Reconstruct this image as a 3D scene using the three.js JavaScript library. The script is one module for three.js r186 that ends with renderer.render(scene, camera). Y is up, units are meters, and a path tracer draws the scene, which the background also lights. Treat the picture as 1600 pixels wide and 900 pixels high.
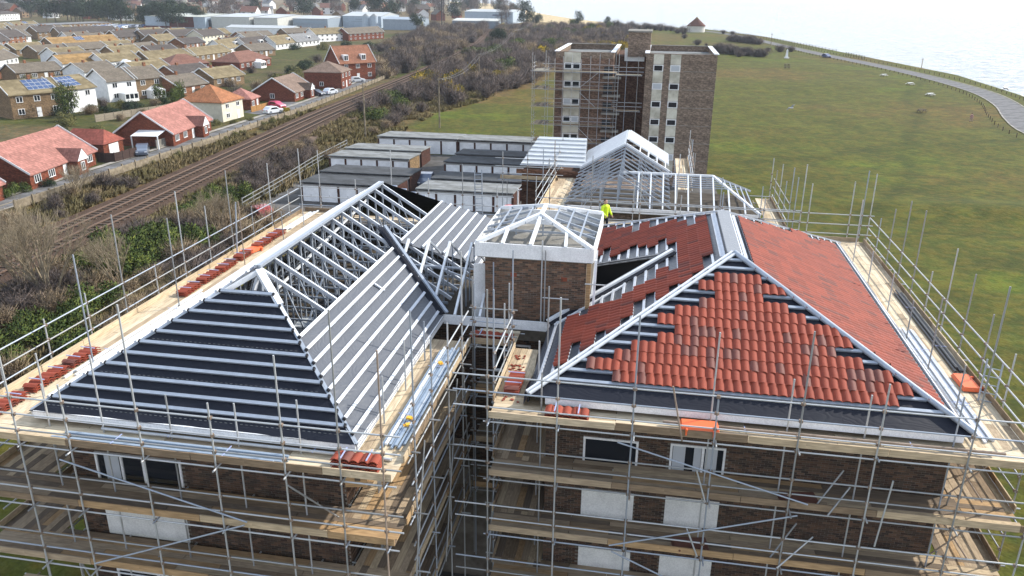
import * as THREE from 'three';
import { mergeGeometries } from 'three/addons/utils/BufferGeometryUtils.js';
import { MarchingCubes } from 'three/addons/objects/MarchingCubes.js';

// ---------------------------------------------------------------- camera, sky, sun, exposure
const scene = new THREE.Scene();
const camera = new THREE.PerspectiveCamera(39.6, 16 / 9, 0.5, 12000);
camera.position.set(0, 25, 0);                       // a drone 25 m above the ground, 12 m above the eaves
camera.rotation.order = 'YXZ';
camera.rotation.set(-0.3568, 0.171, 0.0105);
const renderer = new THREE.WebGLRenderer({ antialias: true });
renderer.toneMapping = THREE.LinearToneMapping;
renderer.toneMappingExposure = 1.65;
renderer.shadowMap.enabled = true;
const sunDir = new THREE.Vector3(0.686, 0.588, -0.429).normalize();
{
  // hazy bright spring sky: pale blue overhead, milky towards the horizon, a soft aureole round the sun
  const W = 512, Hh = 256, d = new Float32Array(W * Hh * 4), v = new THREE.Vector3();
  for (let j = 0; j < Hh; j++) for (let i = 0; i < W; i++) {
    const lat = ((j + 0.5) / Hh - 0.5) * Math.PI, lon = ((i + 0.5) / W - 0.5) * 2 * Math.PI;
    v.set(Math.cos(lat) * Math.cos(lon), Math.sin(lat), Math.cos(lat) * Math.sin(lon));
    const up = Math.max(0, v.y), k = Math.pow(1 - up, 3.2), c = Math.max(-1, Math.min(1, v.dot(sunDir)));
    const g = 0.55 * Math.exp(-(1 - c) * 7) + 1.1 * Math.exp(-(1 - c) * 40), o = 4 * (j * W + i);
    d[o] = 0.40 + 1.02 * k + g; d[o + 1] = 0.51 + 0.94 * k + g * 0.97; d[o + 2] = 0.70 + 0.80 * k + g * 0.9; d[o + 3] = 1;
  }
  const t = new THREE.DataTexture(d, W, Hh, THREE.RGBAFormat, THREE.FloatType);
  t.mapping = THREE.EquirectangularReflectionMapping; t.magFilter = THREE.LinearFilter; t.minFilter = THREE.LinearFilter; t.wrapS = THREE.RepeatWrapping; t.needsUpdate = true;
  scene.background = t; scene.environment = t;
}
const sun = new THREE.DirectionalLight(new THREE.Color().setRGB(1, 0.95, 0.87), 3.9);
sun.position.copy(sunDir).multiplyScalar(260).add(new THREE.Vector3(-20, 0, -70));
sun.target.position.set(-20, 0, -70); scene.add(sun, sun.target);
sun.castShadow = true; sun.shadow.mapSize.set(4096, 4096); sun.shadow.radius = 1.4;
Object.assign(sun.shadow.camera, { left: -180, right: 180, top: 180, bottom: -180, near: 1, far: 700 });
scene.fog = new THREE.FogExp2(new THREE.Color().setRGB(0.80, 0.87, 0.95), 0.00013);

// ---------------------------------------------------------------- helpers
const V = (x, y, z) => new THREE.Vector3(x, y, z);
function rnd(seed) { let a = seed >>> 0; return () => { a = (a + 0x6D2B79F5) >>> 0; let t = Math.imul(a ^ (a >>> 15), 1 | a); t = (t + Math.imul(t ^ (t >>> 7), 61 | t)) ^ t; return ((t ^ (t >>> 14)) >>> 0) / 4294967296; }; }
const R0 = rnd(77);
const lerp = (a, b, t) => a + (b - a) * t, clamp = (x, a, b) => Math.min(b, Math.max(a, x));
function hash2(i, j) { let h = Math.imul(i | 0, 374761393) + Math.imul(j | 0, 668265263) | 0; h = Math.imul(h ^ (h >>> 13), 1274126177); return ((h ^ (h >>> 16)) >>> 0) / 4294967296; }
function vn(x, y, per = 0) {   // value noise, tileable when per > 0
  const i = Math.floor(x), j = Math.floor(y), f = x - i, g = y - j, m = (a) => per ? ((a % per) + per) % per : a;
  const u = f * f * (3 - 2 * f), w = g * g * (3 - 2 * g);
  return lerp(lerp(hash2(m(i), m(j)), hash2(m(i + 1), m(j)), u), lerp(hash2(m(i), m(j + 1)), hash2(m(i + 1), m(j + 1)), u), w);
}
function fbm(x, y, o = 4, per = 0) { let s = 0, a = 0.5, t = 0; for (let k = 0; k < o; k++) { s += a * vn(x, y, per); t += a; x *= 2; y *= 2; per *= 2; a *= 0.5; } return s / t; }
function tex(w, h, fn, srgb = true) {
  const d = new Uint8Array(w * h * 4);
  for (let j = 0; j < h; j++) for (let i = 0; i < w; i++) { const c = fn(i / w, j / h), o = 4 * (j * w + i); d[o] = clamp(c[0], 0, 1) * 255; d[o + 1] = clamp(c[1], 0, 1) * 255; d[o + 2] = clamp(c[2], 0, 1) * 255; d[o + 3] = 255; }
  const t = new THREE.DataTexture(d, w, h, THREE.RGBAFormat); t.wrapS = t.wrapT = THREE.RepeatWrapping; t.magFilter = THREE.LinearFilter; t.minFilter = THREE.LinearMipmapLinearFilter; t.generateMipmaps = true;
  if (srgb) t.colorSpace = THREE.SRGBColorSpace; t.needsUpdate = true; return t;
}
const rep = (t, u, v = u) => { const c = t.clone(); c.repeat.set(1 / u, 1 / v); c.needsUpdate = true; return c; };
const g3 = (x) => [x, x, x];
// textures carry grain only; the colour is the material's
const tMottle = tex(512, 512, (u, v) => g3(0.85 + 0.12 * fbm(u * 8, v * 8, 4, 8) + 0.09 * vn(u * 128, v * 128, 128)));
const tStain = tex(512, 512, (u, v) => { const a = fbm(u * 6, v * 6, 5, 6), b = vn(u * 200, v * 200, 200); return [0.66 + 0.44 * a + 0.1 * b, 0.65 + 0.44 * a + 0.1 * b, 0.62 + 0.46 * a + 0.1 * b]; });
const tWood = tex(512, 128, (u, v) => { const g = vn(u * 6, v * 40, 0) * 0.5 + vn(u * 14, v * 90) * 0.35, s = fbm(u * 10 + 5, v * 5, 3); const k = 0.62 + 0.3 * g + 0.22 * s; return [k, k * 0.985, k * 0.96]; });
const tGrass = tex(1024, 1024, (u, v) => { const a = fbm(u * 14, v * 14, 5, 14), b = vn(u * 190, v * 190, 190), c = vn(u * 400, v * 400, 400); const e = vn(u * 48, v * 48, 48), k = 0.50 + 0.30 * a + 0.15 * b + 0.12 * e + 0.10 * c; return [k * (0.92 + 0.2 * e), k, k * (0.8 + 0.12 * b)]; });
const tGravel = tex(512, 512, (u, v) => { const a = vn(u * 150, v * 150, 150), b = vn(u * 60, v * 60, 60), c = fbm(u * 5, v * 5, 3, 5); const k = 0.42 + 0.3 * a + 0.2 * b + 0.22 * c; return [k, k * 0.96, k * 0.92]; });
const tRoof = tex(512, 512, (u, v) => { const row = Math.floor(v * 16), c = hash2(Math.floor(u * 20 + (row % 2) * 0.5), row), e = (v * 16) % 1; const k = 0.72 + 0.16 * c + 0.16 * fbm(u * 6, v * 6, 4, 6) - (e > 0.86 ? 0.12 : 0); return g3(k); });
const tBrick = tex(512, 512, (u, v) => { const row = Math.floor(v * 32), x = u * 12 + (row % 2) * 0.5, c = hash2(Math.floor(x) % 12, row), m = (v * 32) % 1 > 0.86 || x % 1 > 0.95; const s = 0.8 + 0.25 * fbm(u * 4, v * 4, 4, 4); const k = m ? 0.78 : 0.6 + 0.36 * c; return [k * s, k * s * (m ? 1 : 0.93), k * s * (m ? 1 : 0.9)]; });
const tWave = tex(1024, 1024, (u, v) => g3(0.5 * fbm(u * 16, v * 40, 4, 8) + 0.34 * vn(u * 64, v * 150, 8 * 8) + 0.16 * vn(u * 128, v * 256, 128)), false);
const tFold = tex(512, 512, (u, v) => { const a = fbm(u * 5, v * 9, 4, 0), w = Math.abs(Math.sin((u * 6 + a * 3.2) * 6.283)); return g3(0.35 * a + 0.3 * w + 0.35 * fbm(u * 12 + 3, v * 3, 4)); }, false);
const tFine = tex(256, 256, (u, v) => g3(0.5 * vn(u * 64, v * 64, 64) + 0.5 * vn(u * 128, v * 128, 128)), false);

const col = (c) => Array.isArray(c) ? new THREE.Color().setRGB(c[0], c[1], c[2]) : new THREE.Color(c);
function mat(c, rough = 0.8, o = {}) { const { map, m, bump, bs, ...rest } = o; const q = new THREE.MeshPhysicalMaterial({ color: col(c), roughness: rough, metalness: m ?? 0, specularIntensity: rough >= 0.8 ? 0.25 : rough >= 0.6 ? 0.5 : 1, ...rest }); if (map) q.map = map; if (bump) { q.bumpMap = bump; q.bumpScale = bs ?? 0.01; } return q; }
const mot4 = rep(tMottle, 4), mot1 = rep(tMottle, 1.3), stain5 = rep(tStain, 5), stain2 = rep(tStain, 2.2), woodT = rep(tWood, 3.9, 0.5), roofT = rep(tRoof, 5.2), brickT = rep(tBrick, 2.7, 2.4), gravT = rep(tGravel, 6), fine1 = rep(tFine, 0.8);
const M = {
  steel: mat([0.36, 0.40, 0.455], 0.42, { m: 0.3, map: mot1 }), purlin: mat([0.58, 0.61, 0.66], 0.42, { m: 0.25, map: mot1 }), whiteSteel: mat([0.76, 0.78, 0.80], 0.5, { map: mot1 }),
  tube: mat([0.50, 0.51, 0.51], 0.45, { m: 0.3, map: mot1 }), tubeDark: mat([0.32, 0.325, 0.32], 0.5, { m: 0.3, map: mot1 }), tubeRust: mat([0.33, 0.26, 0.21], 0.75, { map: stain2 }), coupler: mat([0.25, 0.19, 0.15], 0.7, { map: stain2 }),
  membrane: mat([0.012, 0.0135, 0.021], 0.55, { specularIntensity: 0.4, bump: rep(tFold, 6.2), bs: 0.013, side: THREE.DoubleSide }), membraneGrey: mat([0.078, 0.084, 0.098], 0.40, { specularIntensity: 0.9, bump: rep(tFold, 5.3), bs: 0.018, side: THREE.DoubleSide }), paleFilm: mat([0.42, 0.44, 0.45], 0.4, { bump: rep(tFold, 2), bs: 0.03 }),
  ridgeFilm: mat([0.20, 0.21, 0.225], 0.42, { bump: rep(tFold, 3), bs: 0.02 }), mast: mat([0.045, 0.046, 0.05], 0.6), fascia: mat([0.80, 0.81, 0.82], 0.45, { map: mot4 }), rubber: mat([0.025, 0.025, 0.028], 0.6),
  mortar: mat([0.20, 0.18, 0.155], 0.95, { map: stain2 }), brickV: mat([1, 1, 1], 0.9, { vertexColors: true, map: rep(tMottle, 0.6) }), brickWall: mat([0.38, 0.325, 0.26], 0.92, { map: brickT }), darkBrick: mat([0.20, 0.125, 0.09], 0.92, { map: brickT }),
  tileRed: mat([0.295, 0.062, 0.034], 0.74, { map: mot1 }), tileRed2: mat([0.262, 0.056, 0.032], 0.74, { map: mot1 }), tileDark: mat([0.175, 0.062, 0.047], 0.66, { map: mot1 }), tileV: mat([1, 1, 1], 0.74, { vertexColors: true, map: mot1 }),
  concrete: mat([0.26, 0.25, 0.23], 0.92, { map: stain5 }), slab: mat([0.085, 0.072, 0.058], 0.95, { map: stain2 }), felt: mat([0.23, 0.24, 0.245], 0.9, { map: stain5 }), feltDark: mat([0.075, 0.08, 0.088], 0.85, { map: stain5 }), asphalt: mat([0.115, 0.11, 0.108], 0.92, { map: stain5 }), road: mat([0.17, 0.17, 0.178], 0.9, { map: stain5 }), pave: mat([0.36, 0.34, 0.31], 0.9, { map: stain5 }),
  panel: mat([0.72, 0.72, 0.69], 0.6, { map: mot4 }), white: mat([0.78, 0.78, 0.77], 0.5, { map: mot4 }), door: mat([0.88, 0.89, 0.89], 0.55, { map: mot4 }), glass: mat([0.012, 0.015, 0.02], 0.08), curtain: mat([0.42, 0.44, 0.46], 0.8), brownPost: mat([0.14, 0.075, 0.06], 0.85, { map: brickT }),
  ballast: mat([0.125, 0.084, 0.062], 0.97, { map: gravT, bump: gravT, bs: 0.05 }), ballastPale: mat([0.24, 0.18, 0.14], 0.97, { map: gravT }), rail: mat([0.17, 0.115, 0.085], 0.6, { m: 0.3 }), sleeper: mat([0.10, 0.078, 0.064], 0.95, { map: stain2 }), post: mat([0.26, 0.22, 0.165], 0.9, { map: stain2 }), timber: mat([0.16, 0.13, 0.10], 0.9, { map: woodT }), paleTimber: mat([0.34, 0.30, 0.24], 0.9, { map: woodT }),
  orange: mat([0.72, 0.13, 0.035], 0.45), strapBlue: mat([0.32, 0.36, 0.55], 0.5), yellow: mat([0.75, 0.40, 0.03], 0.55), blackPipe: mat([0.05, 0.052, 0.056], 0.4), brownTray: mat([0.12, 0.05, 0.035], 0.6), red: mat([0.50, 0.03, 0.03], 0.5), bark: mat([0.12, 0.095, 0.07], 0.95, { map: stain2 }), barkPale: mat([0.30, 0.25, 0.18], 0.95, { map: stain2 }),
  leaf: new THREE.MeshPhysicalMaterial({ vertexColors: true, roughness: 0.9, specularIntensity: 0.15, side: THREE.DoubleSide }),
};
const planks = [[0.60, 0.48, 0.33], [0.70, 0.58, 0.42], [0.48, 0.38, 0.27], [0.30, 0.225, 0.155], [0.50, 0.34, 0.19], [0.22, 0.175, 0.135], [0.78, 0.67, 0.50]].map((c) => mat(c, 0.85, { map: woodT, bump: woodT, bs: 0.004 }));

class GB {   // collects boxes, beams, tubes and quads, uv in metres; build() makes one named mesh
  constructor() { this.p = []; this.n = []; this.u = []; this.c = null; this.cc = null; }
  color(c) { this.cc = c; if (!this.c) this.c = []; return this; }
  quad(a, b, c, d) {
    const e = b.clone().sub(a), f = d.clone().sub(a), n = e.clone().cross(c.clone().sub(a)); if (n.lengthSq() < 1e-14) n.copy(e).cross(f); n.normalize();
    const U = e.clone().normalize(), W = n.clone().cross(U), o = (hash2(Math.round(a.x * 91 + a.y * 37), Math.round(a.z * 53)) * 7) % 7;
    for (const q of [a, b, c, a, c, d]) { this.p.push(q.x, q.y, q.z); this.n.push(n.x, n.y, n.z); const r = q.clone().sub(a); this.u.push(r.dot(U) + o, r.dot(W) + o * 0.37); if (this.c) this.c.push(...this.cc); }
    return this;
  }
  tri(a, b, c) { const n = b.clone().sub(a).cross(c.clone().sub(a)).normalize(), U = b.clone().sub(a).normalize(), W = n.clone().cross(U); for (const q of [a, b, c]) { this.p.push(q.x, q.y, q.z); this.n.push(n.x, n.y, n.z); const r = q.clone().sub(a); this.u.push(r.dot(U), r.dot(W)); if (this.c) this.c.push(...this.cc); } return this; }
  frame(o, X, Y, Z, sx, sy, sz) {   // box with centre o and half-free axes
    const P = (i, j, k) => o.clone().addScaledVector(X, i * sx / 2).addScaledVector(Y, j * sy / 2).addScaledVector(Z, k * sz / 2);
    this.quad(P(-1, -1, 1), P(1, -1, 1), P(1, 1, 1), P(-1, 1, 1)); this.quad(P(1, -1, -1), P(-1, -1, -1), P(-1, 1, -1), P(1, 1, -1));
    this.quad(P(-1, 1, 1), P(1, 1, 1), P(1, 1, -1), P(-1, 1, -1)); this.quad(P(-1, -1, -1), P(1, -1, -1), P(1, -1, 1), P(-1, -1, 1));
    this.quad(P(1, -1, 1), P(1, -1, -1), P(1, 1, -1), P(1, 1, 1)); this.quad(P(-1, -1, -1), P(-1, -1, 1), P(-1, 1, 1), P(-1, 1, -1)); return this;
  }
  box(x, y, z, sx, sy, sz, ry = 0) { const c = Math.cos(ry), s = Math.sin(ry); return this.frame(V(x, y, z), V(c, 0, -s), V(0, 1, 0), V(s, 0, c), sx, sy, sz); }
  bb(x0, x1, y0, y1, z0, z1) { return this.box((x0 + x1) / 2, (y0 + y1) / 2, (z0 + z1) / 2, Math.abs(x1 - x0), Math.abs(y1 - y0), Math.abs(z1 - z0)); }
  beam(a, b, w, h, up = V(0, 1, 0)) { const X = b.clone().sub(a), L = X.length(); X.normalize(); const Z = X.clone().cross(up); if (Z.lengthSq() < 1e-6) Z.set(0, 0, 1); Z.normalize(); const Y = Z.clone().cross(X); return this.frame(a.clone().add(b).multiplyScalar(0.5), X, Y, Z, L, h, w); }
  tube(a, b, r, n = 6, r2 = r) {
    const X = b.clone().sub(a).normalize(), A = Math.abs(X.y) > 0.9 ? V(1, 0, 0) : V(0, 1, 0), U = X.clone().cross(A).normalize(), W = X.clone().cross(U), L = a.distanceTo(b);
    const q = (c, R, i) => { const t = i / n * 6.2832; return c.clone().addScaledVector(U, Math.cos(t) * R).addScaledVector(W, Math.sin(t) * R); };
    const nn = (i) => { const t = i / n * 6.2832; return U.clone().multiplyScalar(Math.cos(t)).addScaledVector(W, Math.sin(t)); };
    for (let i = 0; i < n; i++) { const P = [q(a, r, i), q(a, r, i + 1), q(b, r2, i + 1), q(b, r2, i)], N = [nn(i), nn(i + 1), nn(i + 1), nn(i)], T = [[i / n * r * 6.28, 0], [(i + 1) / n * r * 6.28, 0], [(i + 1) / n * r * 6.28, L], [i / n * r * 6.28, L]];
      for (const k of [0, 1, 2, 0, 2, 3]) { this.p.push(P[k].x, P[k].y, P[k].z); this.n.push(N[k].x, N[k].y, N[k].z); this.u.push(...T[k]); if (this.c) this.c.push(...this.cc); }
      if (r2 > 0.004) this.tri(b, q(b, r2, i), q(b, r2, i + 1)); if (r > 0.004) this.tri(a, q(a, r, i + 1), q(a, r, i)); }
    return this;
  }
  geo() { const g = new THREE.BufferGeometry(); g.setAttribute('position', new THREE.Float32BufferAttribute(this.p, 3)); g.setAttribute('normal', new THREE.Float32BufferAttribute(this.n, 3)); g.setAttribute('uv', new THREE.Float32BufferAttribute(this.u, 2)); if (this.c) g.setAttribute('color', new THREE.Float32BufferAttribute(this.c, 3)); return g; }
  build(name, material, parent) { return mesh(name, this.geo(), material, parent); }
}
const used = {};
function numbered(n) { const k = used[n] = (used[n] ?? -1) + 1; return k ? n + '_' + String(k).padStart(3, '0') : n; }
function mesh(name, geometry, material, parent = scene) { const o = new THREE.Mesh(geometry, material); o.name = parent === scene ? numbered(name) : name; parent.add(o); return o; }
function tag(o, label, category, group, kind) { Object.assign(o.userData, { label, category }); if (group) o.userData.group = group; if (kind) o.userData.kind = kind; return o; }
function thing(name, label, category, group, pos = [0, 0, 0], turn = 0) { const o = new THREE.Group(); o.name = numbered(name); o.position.set(...pos); o.rotation.y = turn; scene.add(o); return tag(o, label, category, group); }
function struct(name, g, m) { const o = mesh(name, g, m); o.userData.kind = 'structure'; return o; }
function stuff(o, label, category) { o.userData.kind = 'stuff'; if (label) tag(o, label, category); return o; }
function copy(src, pos, turn, label, s = 1) { const c = src.clone(); c.name = numbered(src.userData.base ?? src.name.replace(/_\d{3}$/, '')); c.userData = { ...src.userData }; if (label) c.userData.label = label; c.position.set(...pos); c.rotation.y = turn; if (Array.isArray(s)) c.scale.set(...s); else c.scale.setScalar(s); scene.add(c); return c; }
// a flat sheet from a list of [x, z] outline points
function sheet(pts, y) { const s = new THREE.Shape(pts.map((p) => new THREE.Vector2(p[0], -p[1]))); const g = new THREE.ShapeGeometry(s); g.rotateX(-Math.PI / 2); g.translate(0, y, 0); const P = g.attributes.position, u = []; for (let i = 0; i < P.count; i++) u.push(P.getX(i), P.getZ(i)); g.setAttribute('uv', new THREE.Float32BufferAttribute(u, 2)); return g; }
function pathSheet(line, w0, w1, y, step = 6) {   // a ribbon along [x, z] points, from offset w0 to w1 (right of travel positive)
  const c = new THREE.CatmullRomCurve3(line.map((p) => V(p[0], 0, p[1]))), n = Math.max(8, Math.round(c.getLength() / step)), gb = new GB(); let pa, pb;
  for (let i = 0; i <= n; i++) { const p = c.getPointAt(i / n), t = c.getTangentAt(i / n), r = V(-t.z, 0, t.x); const a = p.clone().addScaledVector(r, w0).setY(y), b = p.clone().addScaledVector(r, w1).setY(y); if (pa) gb.quad(pa, pb, b, a); pa = a; pb = b; }
  const g = gb.geo(), P = g.attributes.position, N = g.attributes.normal, U = g.attributes.uv; for (let i = 0; i < P.count; i++) { N.setXYZ(i, 0, 1, 0); U.setXY(i, P.getX(i), P.getZ(i)); } return g;
}

// ---------------------------------------------------------------- the setting: ground, sea, roads, railway
const coastPts = [[95, 200], [93, 0], [92, -150], [96, -236], [98, -295], [91, -341], [80, -411], [64, -519], [31, -620], [-15, -658], [-77, -780], [-128, -932], [-182, -1131], [-265, -1442], [-336, -1617], [-520, -1900], [-900, -2400], [-1700, -3200], [-3200, -4600]];
function coastX(z) { for (let i = 1; i < coastPts.length; i++) if (z >= coastPts[i][1]) { const a = coastPts[i - 1], b = coastPts[i], t = (z - a[1]) / (b[1] - a[1]); return lerp(a[0], b[0], clamp(t, 0, 1)); } return -3200; }
const scrubEdge = [[-40, -110], [-46, -150], [-45, -170], [-38, -200], [-32, -233], [-34, -270], [-30, -300], [-10, -400], [-8, -470], [-20, -560], [-30, -600]];
function scrubX(z) { if (z > -110) return -40; for (let i = 1; i < scrubEdge.length; i++) if (z >= scrubEdge[i][1]) { const a = scrubEdge[i - 1], b = scrubEdge[i]; return lerp(a[0], b[0], (z - a[1]) / (b[1] - a[1])); } return -30; }
function groundH(x, z) {
  const d = x - coastX(z); let h = 0;
  if (d > 0) h = -Math.min(9, d * 0.55);
  if (x > 12 && d < 0 && z < -20 && z > -420) h += 0.5 * (fbm(x / 28 + 9, z / 28, 3) - 0.5) * clamp((x - 12) / 10, 0, 1) * clamp((-d - 15) / 20, 0, 1) + 0.9 * Math.exp(-(((x - 46) / 15) ** 2) - (((z + 104) / 5) ** 2));
  return h;
}
{
  const us = [-3600, -2600, -1900, -1300, -950, -700, -540, -420, -330, -270, -230]; for (let u = -200; u < -112; u += 2.6) us.push(u); for (let u = -112; u < -14; u += 1.5) us.push(u); us.push(-12, -9, -6, -3.5, -1.5, 0, 1.5, 3, 5, 8, 12, 16, 30);
  const zs = [180, 80, 30]; for (let z = 10; z > -240; z -= 1.6) zs.push(z); for (let z = -240; z > -430; z -= 3) zs.push(z); for (let z = -440; z > -1000; z -= 22) zs.push(z); for (const z of [-1100, -1250, -1442, -1617, -1900, -2400, -3200, -4600]) zs.push(z);
  const P = [], C = [], U = [], I = [], nU = us.length;
  for (const z of zs) { const cx = coastX(z); for (const u of us) {
    const x = cx + u, y = groundH(x, z); P.push(x, y, z); U.push(x, z);
    const a = fbm(x / 38 + 3, z / 40 + 8, 5), b = fbm(x / 11 + 30, z / 11, 4), s = fbm(x / 4.5 + 60, z / 4.5 + 4, 2); let c; const wob = 6 * Math.sin(z / 31) + 3 * Math.sin(z / 11), t1 = Math.exp(-(((x - 30 - (z + 110) * -0.32 - wob * 0.4) / 1.3) ** 2)), t2 = Math.exp(-(((z + 150 + (x - 40) * 0.55 - wob) / 1.6) ** 2)), trod = x > 12 && z > -300 ? Math.max(t1, t2) * 0.3 : 0;
    if (u > 1.4) c = [0.42, 0.38, 0.32];                                             // shingle
    else if (z < -640 && u > -60) c = [0.50, 0.45, 0.38];
    else if (x > scrubX(z) && z > -640) {                                              // mown field: green, olive and browned patches
      const br = clamp((a - 0.44) * 3.4 + (s - 0.5) * 1.1 + (b - 0.5) * 0.9, 0, 1), gr = clamp((b - 0.56) * 4, 0, 1) * clamp((0.56 - a) * 6, 0, 1);
      c = [lerp(0.072, 0.100, br), lerp(0.084, 0.084, br), lerp(0.016, 0.027, br)]; c = [lerp(c[0], 0.078, gr * 0.8), lerp(c[1], 0.118, gr * 0.8), lerp(c[2], 0.012, gr * 0.8)];
    } else if (x > -75) c = [lerp(0.085, 0.165, a), lerp(0.072, 0.125, a), lerp(0.034, 0.070, a)];   // rough dry grass
    else if (z < -620) c = [lerp(0.10, 0.20, a), lerp(0.09, 0.16, a), lerp(0.055, 0.11, a)];
    else { const q = clamp((b - 0.42) * 4, 0, 1); c = [lerp(0.060, 0.105, q), lerp(0.072, 0.090, q), lerp(0.022, 0.062, q)]; }
    if (trod) c = [c[0] * (1 - trod), c[1] * (1 - trod * 0.8), c[2] * (1 - trod)];
    C.push(...c);
  } }
  for (let j = 0; j < zs.length - 1; j++) for (let i = 0; i < nU - 1; i++) { const a = j * nU + i, b = a + 1, c = a + nU, d = c + 1; I.push(a, b, d, a, d, c); }
  const g = new THREE.BufferGeometry(); g.setAttribute('position', new THREE.Float32BufferAttribute(P, 3)); g.setAttribute('color', new THREE.Float32BufferAttribute(C, 3)); g.setAttribute('uv', new THREE.Float32BufferAttribute(U, 2)); g.setIndex(I); g.computeVertexNormals();
  const gt = rep(tGrass, 31); struct('ground', g, mat([1.30, 1.18, 1.12], 0.95, { vertexColors: true, map: gt, bump: gt, bs: 0.09 }));
}
{ // sea: one wind-rippled sheet from the shore to the horizon
  const gb = new GB(), y = -4; gb.quad(V(-9000, y, 400), V(9000, y, 400), V(9000, y, -11000), V(-9000, y, -11000));
  const g = gb.geo(), U = g.attributes.uv, P = g.attributes.position; for (let i = 0; i < U.count; i++) U.setXY(i, P.getX(i), P.getZ(i));
  struct('sea', g, mat([0.32, 0.35, 0.35], 0.17, { bump: rep(tWave, 260, 110), bs: 4.5 }));
}
// tarmac round the flats and garages
struct('car_park', sheet([[-50, -84], [-12, -72], [-12, -46], [-22, -46], [-22, -14], [14, -14], [14, -44], [9, -60], [9, -118], [-15, -118], [-15, -124], [-46, -124], [-50, -110]], 0.012), M.asphalt);
const railLine = [[-59.6, -20], [-60.2, -60], [-61, -80], [-62.8, -103], [-65, -128], [-67.8, -162], [-70, -207], [-71.6, -240], [-76, -300], [-84, -380], [-97, -470], [-112, -560]];
struct('ballast_bed', pathSheet(railLine, -4.2, 4.4, 0.16, 5), M.ballast);
struct('cess_path', pathSheet(railLine, 4.4, 7.6, 0.05, 6), M.ballastPale);
{ // two running lines: rails, and sleepers too fine to pick apart
  const curve = new THREE.CatmullRomCurve3(railLine.map((p) => V(p[0], 0, p[1])));
  const track = thing('railway_track', 'rusty double railway track running diagonally behind the street fence', 'railway');
  for (const off of [-2.45, -1.0, 1.0, 2.45]) { const gb = new GB(), n = 90; let p0; for (let i = 0; i <= n; i++) { const p = curve.getPointAt(i / n), t = curve.getTangentAt(i / n); p.add(V(-t.z, 0, t.x).multiplyScalar(off)).setY(0.33); if (p0) gb.beam(p0, p, 0.09, 0.15); p0 = p; } gb.build('rail', M.rail, track); }
  const N = 640, im = new THREE.InstancedMesh(new THREE.BoxGeometry(2.3, 0.14, 0.26), M.sleeper, N), o = new THREE.Object3D(); let k = 0;
  for (let i = 0; i < N / 2; i++) { const u = (i + 0.5) / (N / 2) * 0.62, p = curve.getPointAt(u), t = curve.getTangentAt(u); for (const off of [-1.72, 1.72]) { o.position.copy(p).add(V(-t.z, 0, t.x).multiplyScalar(off)).setY(0.2); o.rotation.y = Math.atan2(t.x, t.z); o.updateMatrix(); im.setMatrixAt(k++, o.matrix); } }
  im.name = 'sleeper'; im.userData.kind = 'stuff'; track.add(im);
}
// street with pavements between the railway fence and the houses
const streetLine = [[-76.6, -60], [-77, -90], [-77.2, -120], [-77.4, -150], [-78.4, -180], [-80, -205], [-82, -232]];
struct('street', pathSheet(streetLine, -1.9, 1.7, 0.02, 5), M.road);
struct('pavement', pathSheet(streetLine, -3.0, -1.95, 0.1, 5), M.pave); struct('pavement', pathSheet(streetLine, 1.75, 2.2, 0.1, 5), M.pave);
struct('driveway', sheet([[-80, -157], [-86, -160], [-88, -178], [-80, -178]], 0.016), M.road);
// coast road with pale kerbs
const coastRoad = [[75, -120], [73.5, -170], [77.5, -190], [83.5, -212], [87.5, -238], [87.5, -262], [84, -300], [76.5, -345], [70.5, -375], [62, -430], [53, -490], [34, -575], [2, -620]];
struct('coast_road', pathSheet(coastRoad, -2.9, 2.9, 0.06, 6), M.road);
struct('kerb', pathSheet(coastRoad, -3.2, -2.9, 0.14, 6), M.pave); struct('kerb', pathSheet(coastRoad, 2.9, 3.2, 0.14, 6), M.pave);

// ---------------------------------------------------------------- brickwork with real bricks
const brickTones = [[0.085, 0.052, 0.036], [0.066, 0.042, 0.031], [0.110, 0.064, 0.042], [0.052, 0.038, 0.030], [0.125, 0.078, 0.052], [0.075, 0.054, 0.040]];
function brickFace(o, X, L, Hh, holes, seed, tone = 1) {   // bricks standing 10 mm proud of a wall face: o = lower left corner, X = unit along
  const gb = new GB(), r = rnd(seed), N = V(-X.z, 0, X.x).multiplyScalar(-1), bl = 0.225, bh = 0.075;
  if (N.dot(V(0, 0, 1)) < -0.5) N.multiplyScalar(-1);
  for (let j = 0; j < Hh / bh - 0.5; j++) for (let i = -1; i < L / bl; i++) {
    let x0 = i * bl + (j % 2) * bl / 2, x1 = x0 + bl - 0.011; x0 = Math.max(0, x0); x1 = Math.min(L, x1); if (x1 - x0 < 0.05) continue;
    const y0 = j * bh, y1 = y0 + bh - 0.014, cx = (x0 + x1) / 2, cy = (y0 + y1) / 2; if (holes.some((h) => cx > h[0] && cx < h[1] && cy > h[2] && cy < h[3])) continue;
    const t = brickTones[Math.floor(r() * 6)], k = (0.8 + r() * 0.4) * tone; gb.color([t[0] * k, t[1] * k, t[2] * k]);
    const dp = 0.008 + r() * 0.006, p = (x, y, d) => o.clone().addScaledVector(X, x).add(V(0, y, 0)).addScaledVector(N, d);
    const A = p(x0, y0, dp), B = p(x1, y0, dp), C = p(x1, y1, dp), D = p(x0, y1, dp); gb.quad(A, B, C, D); gb.quad(D, C, p(x1, y1, 0), p(x0, y1, 0)); gb.quad(p(x0, y0, 0), p(x1, y0, 0), B, A); gb.quad(B, p(x1, y0, 0), p(x1, y1, 0), C); gb.quad(p(x0, y0, 0), A, D, p(x0, y1, 0));
  }
  return gb.geo();
}
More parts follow.
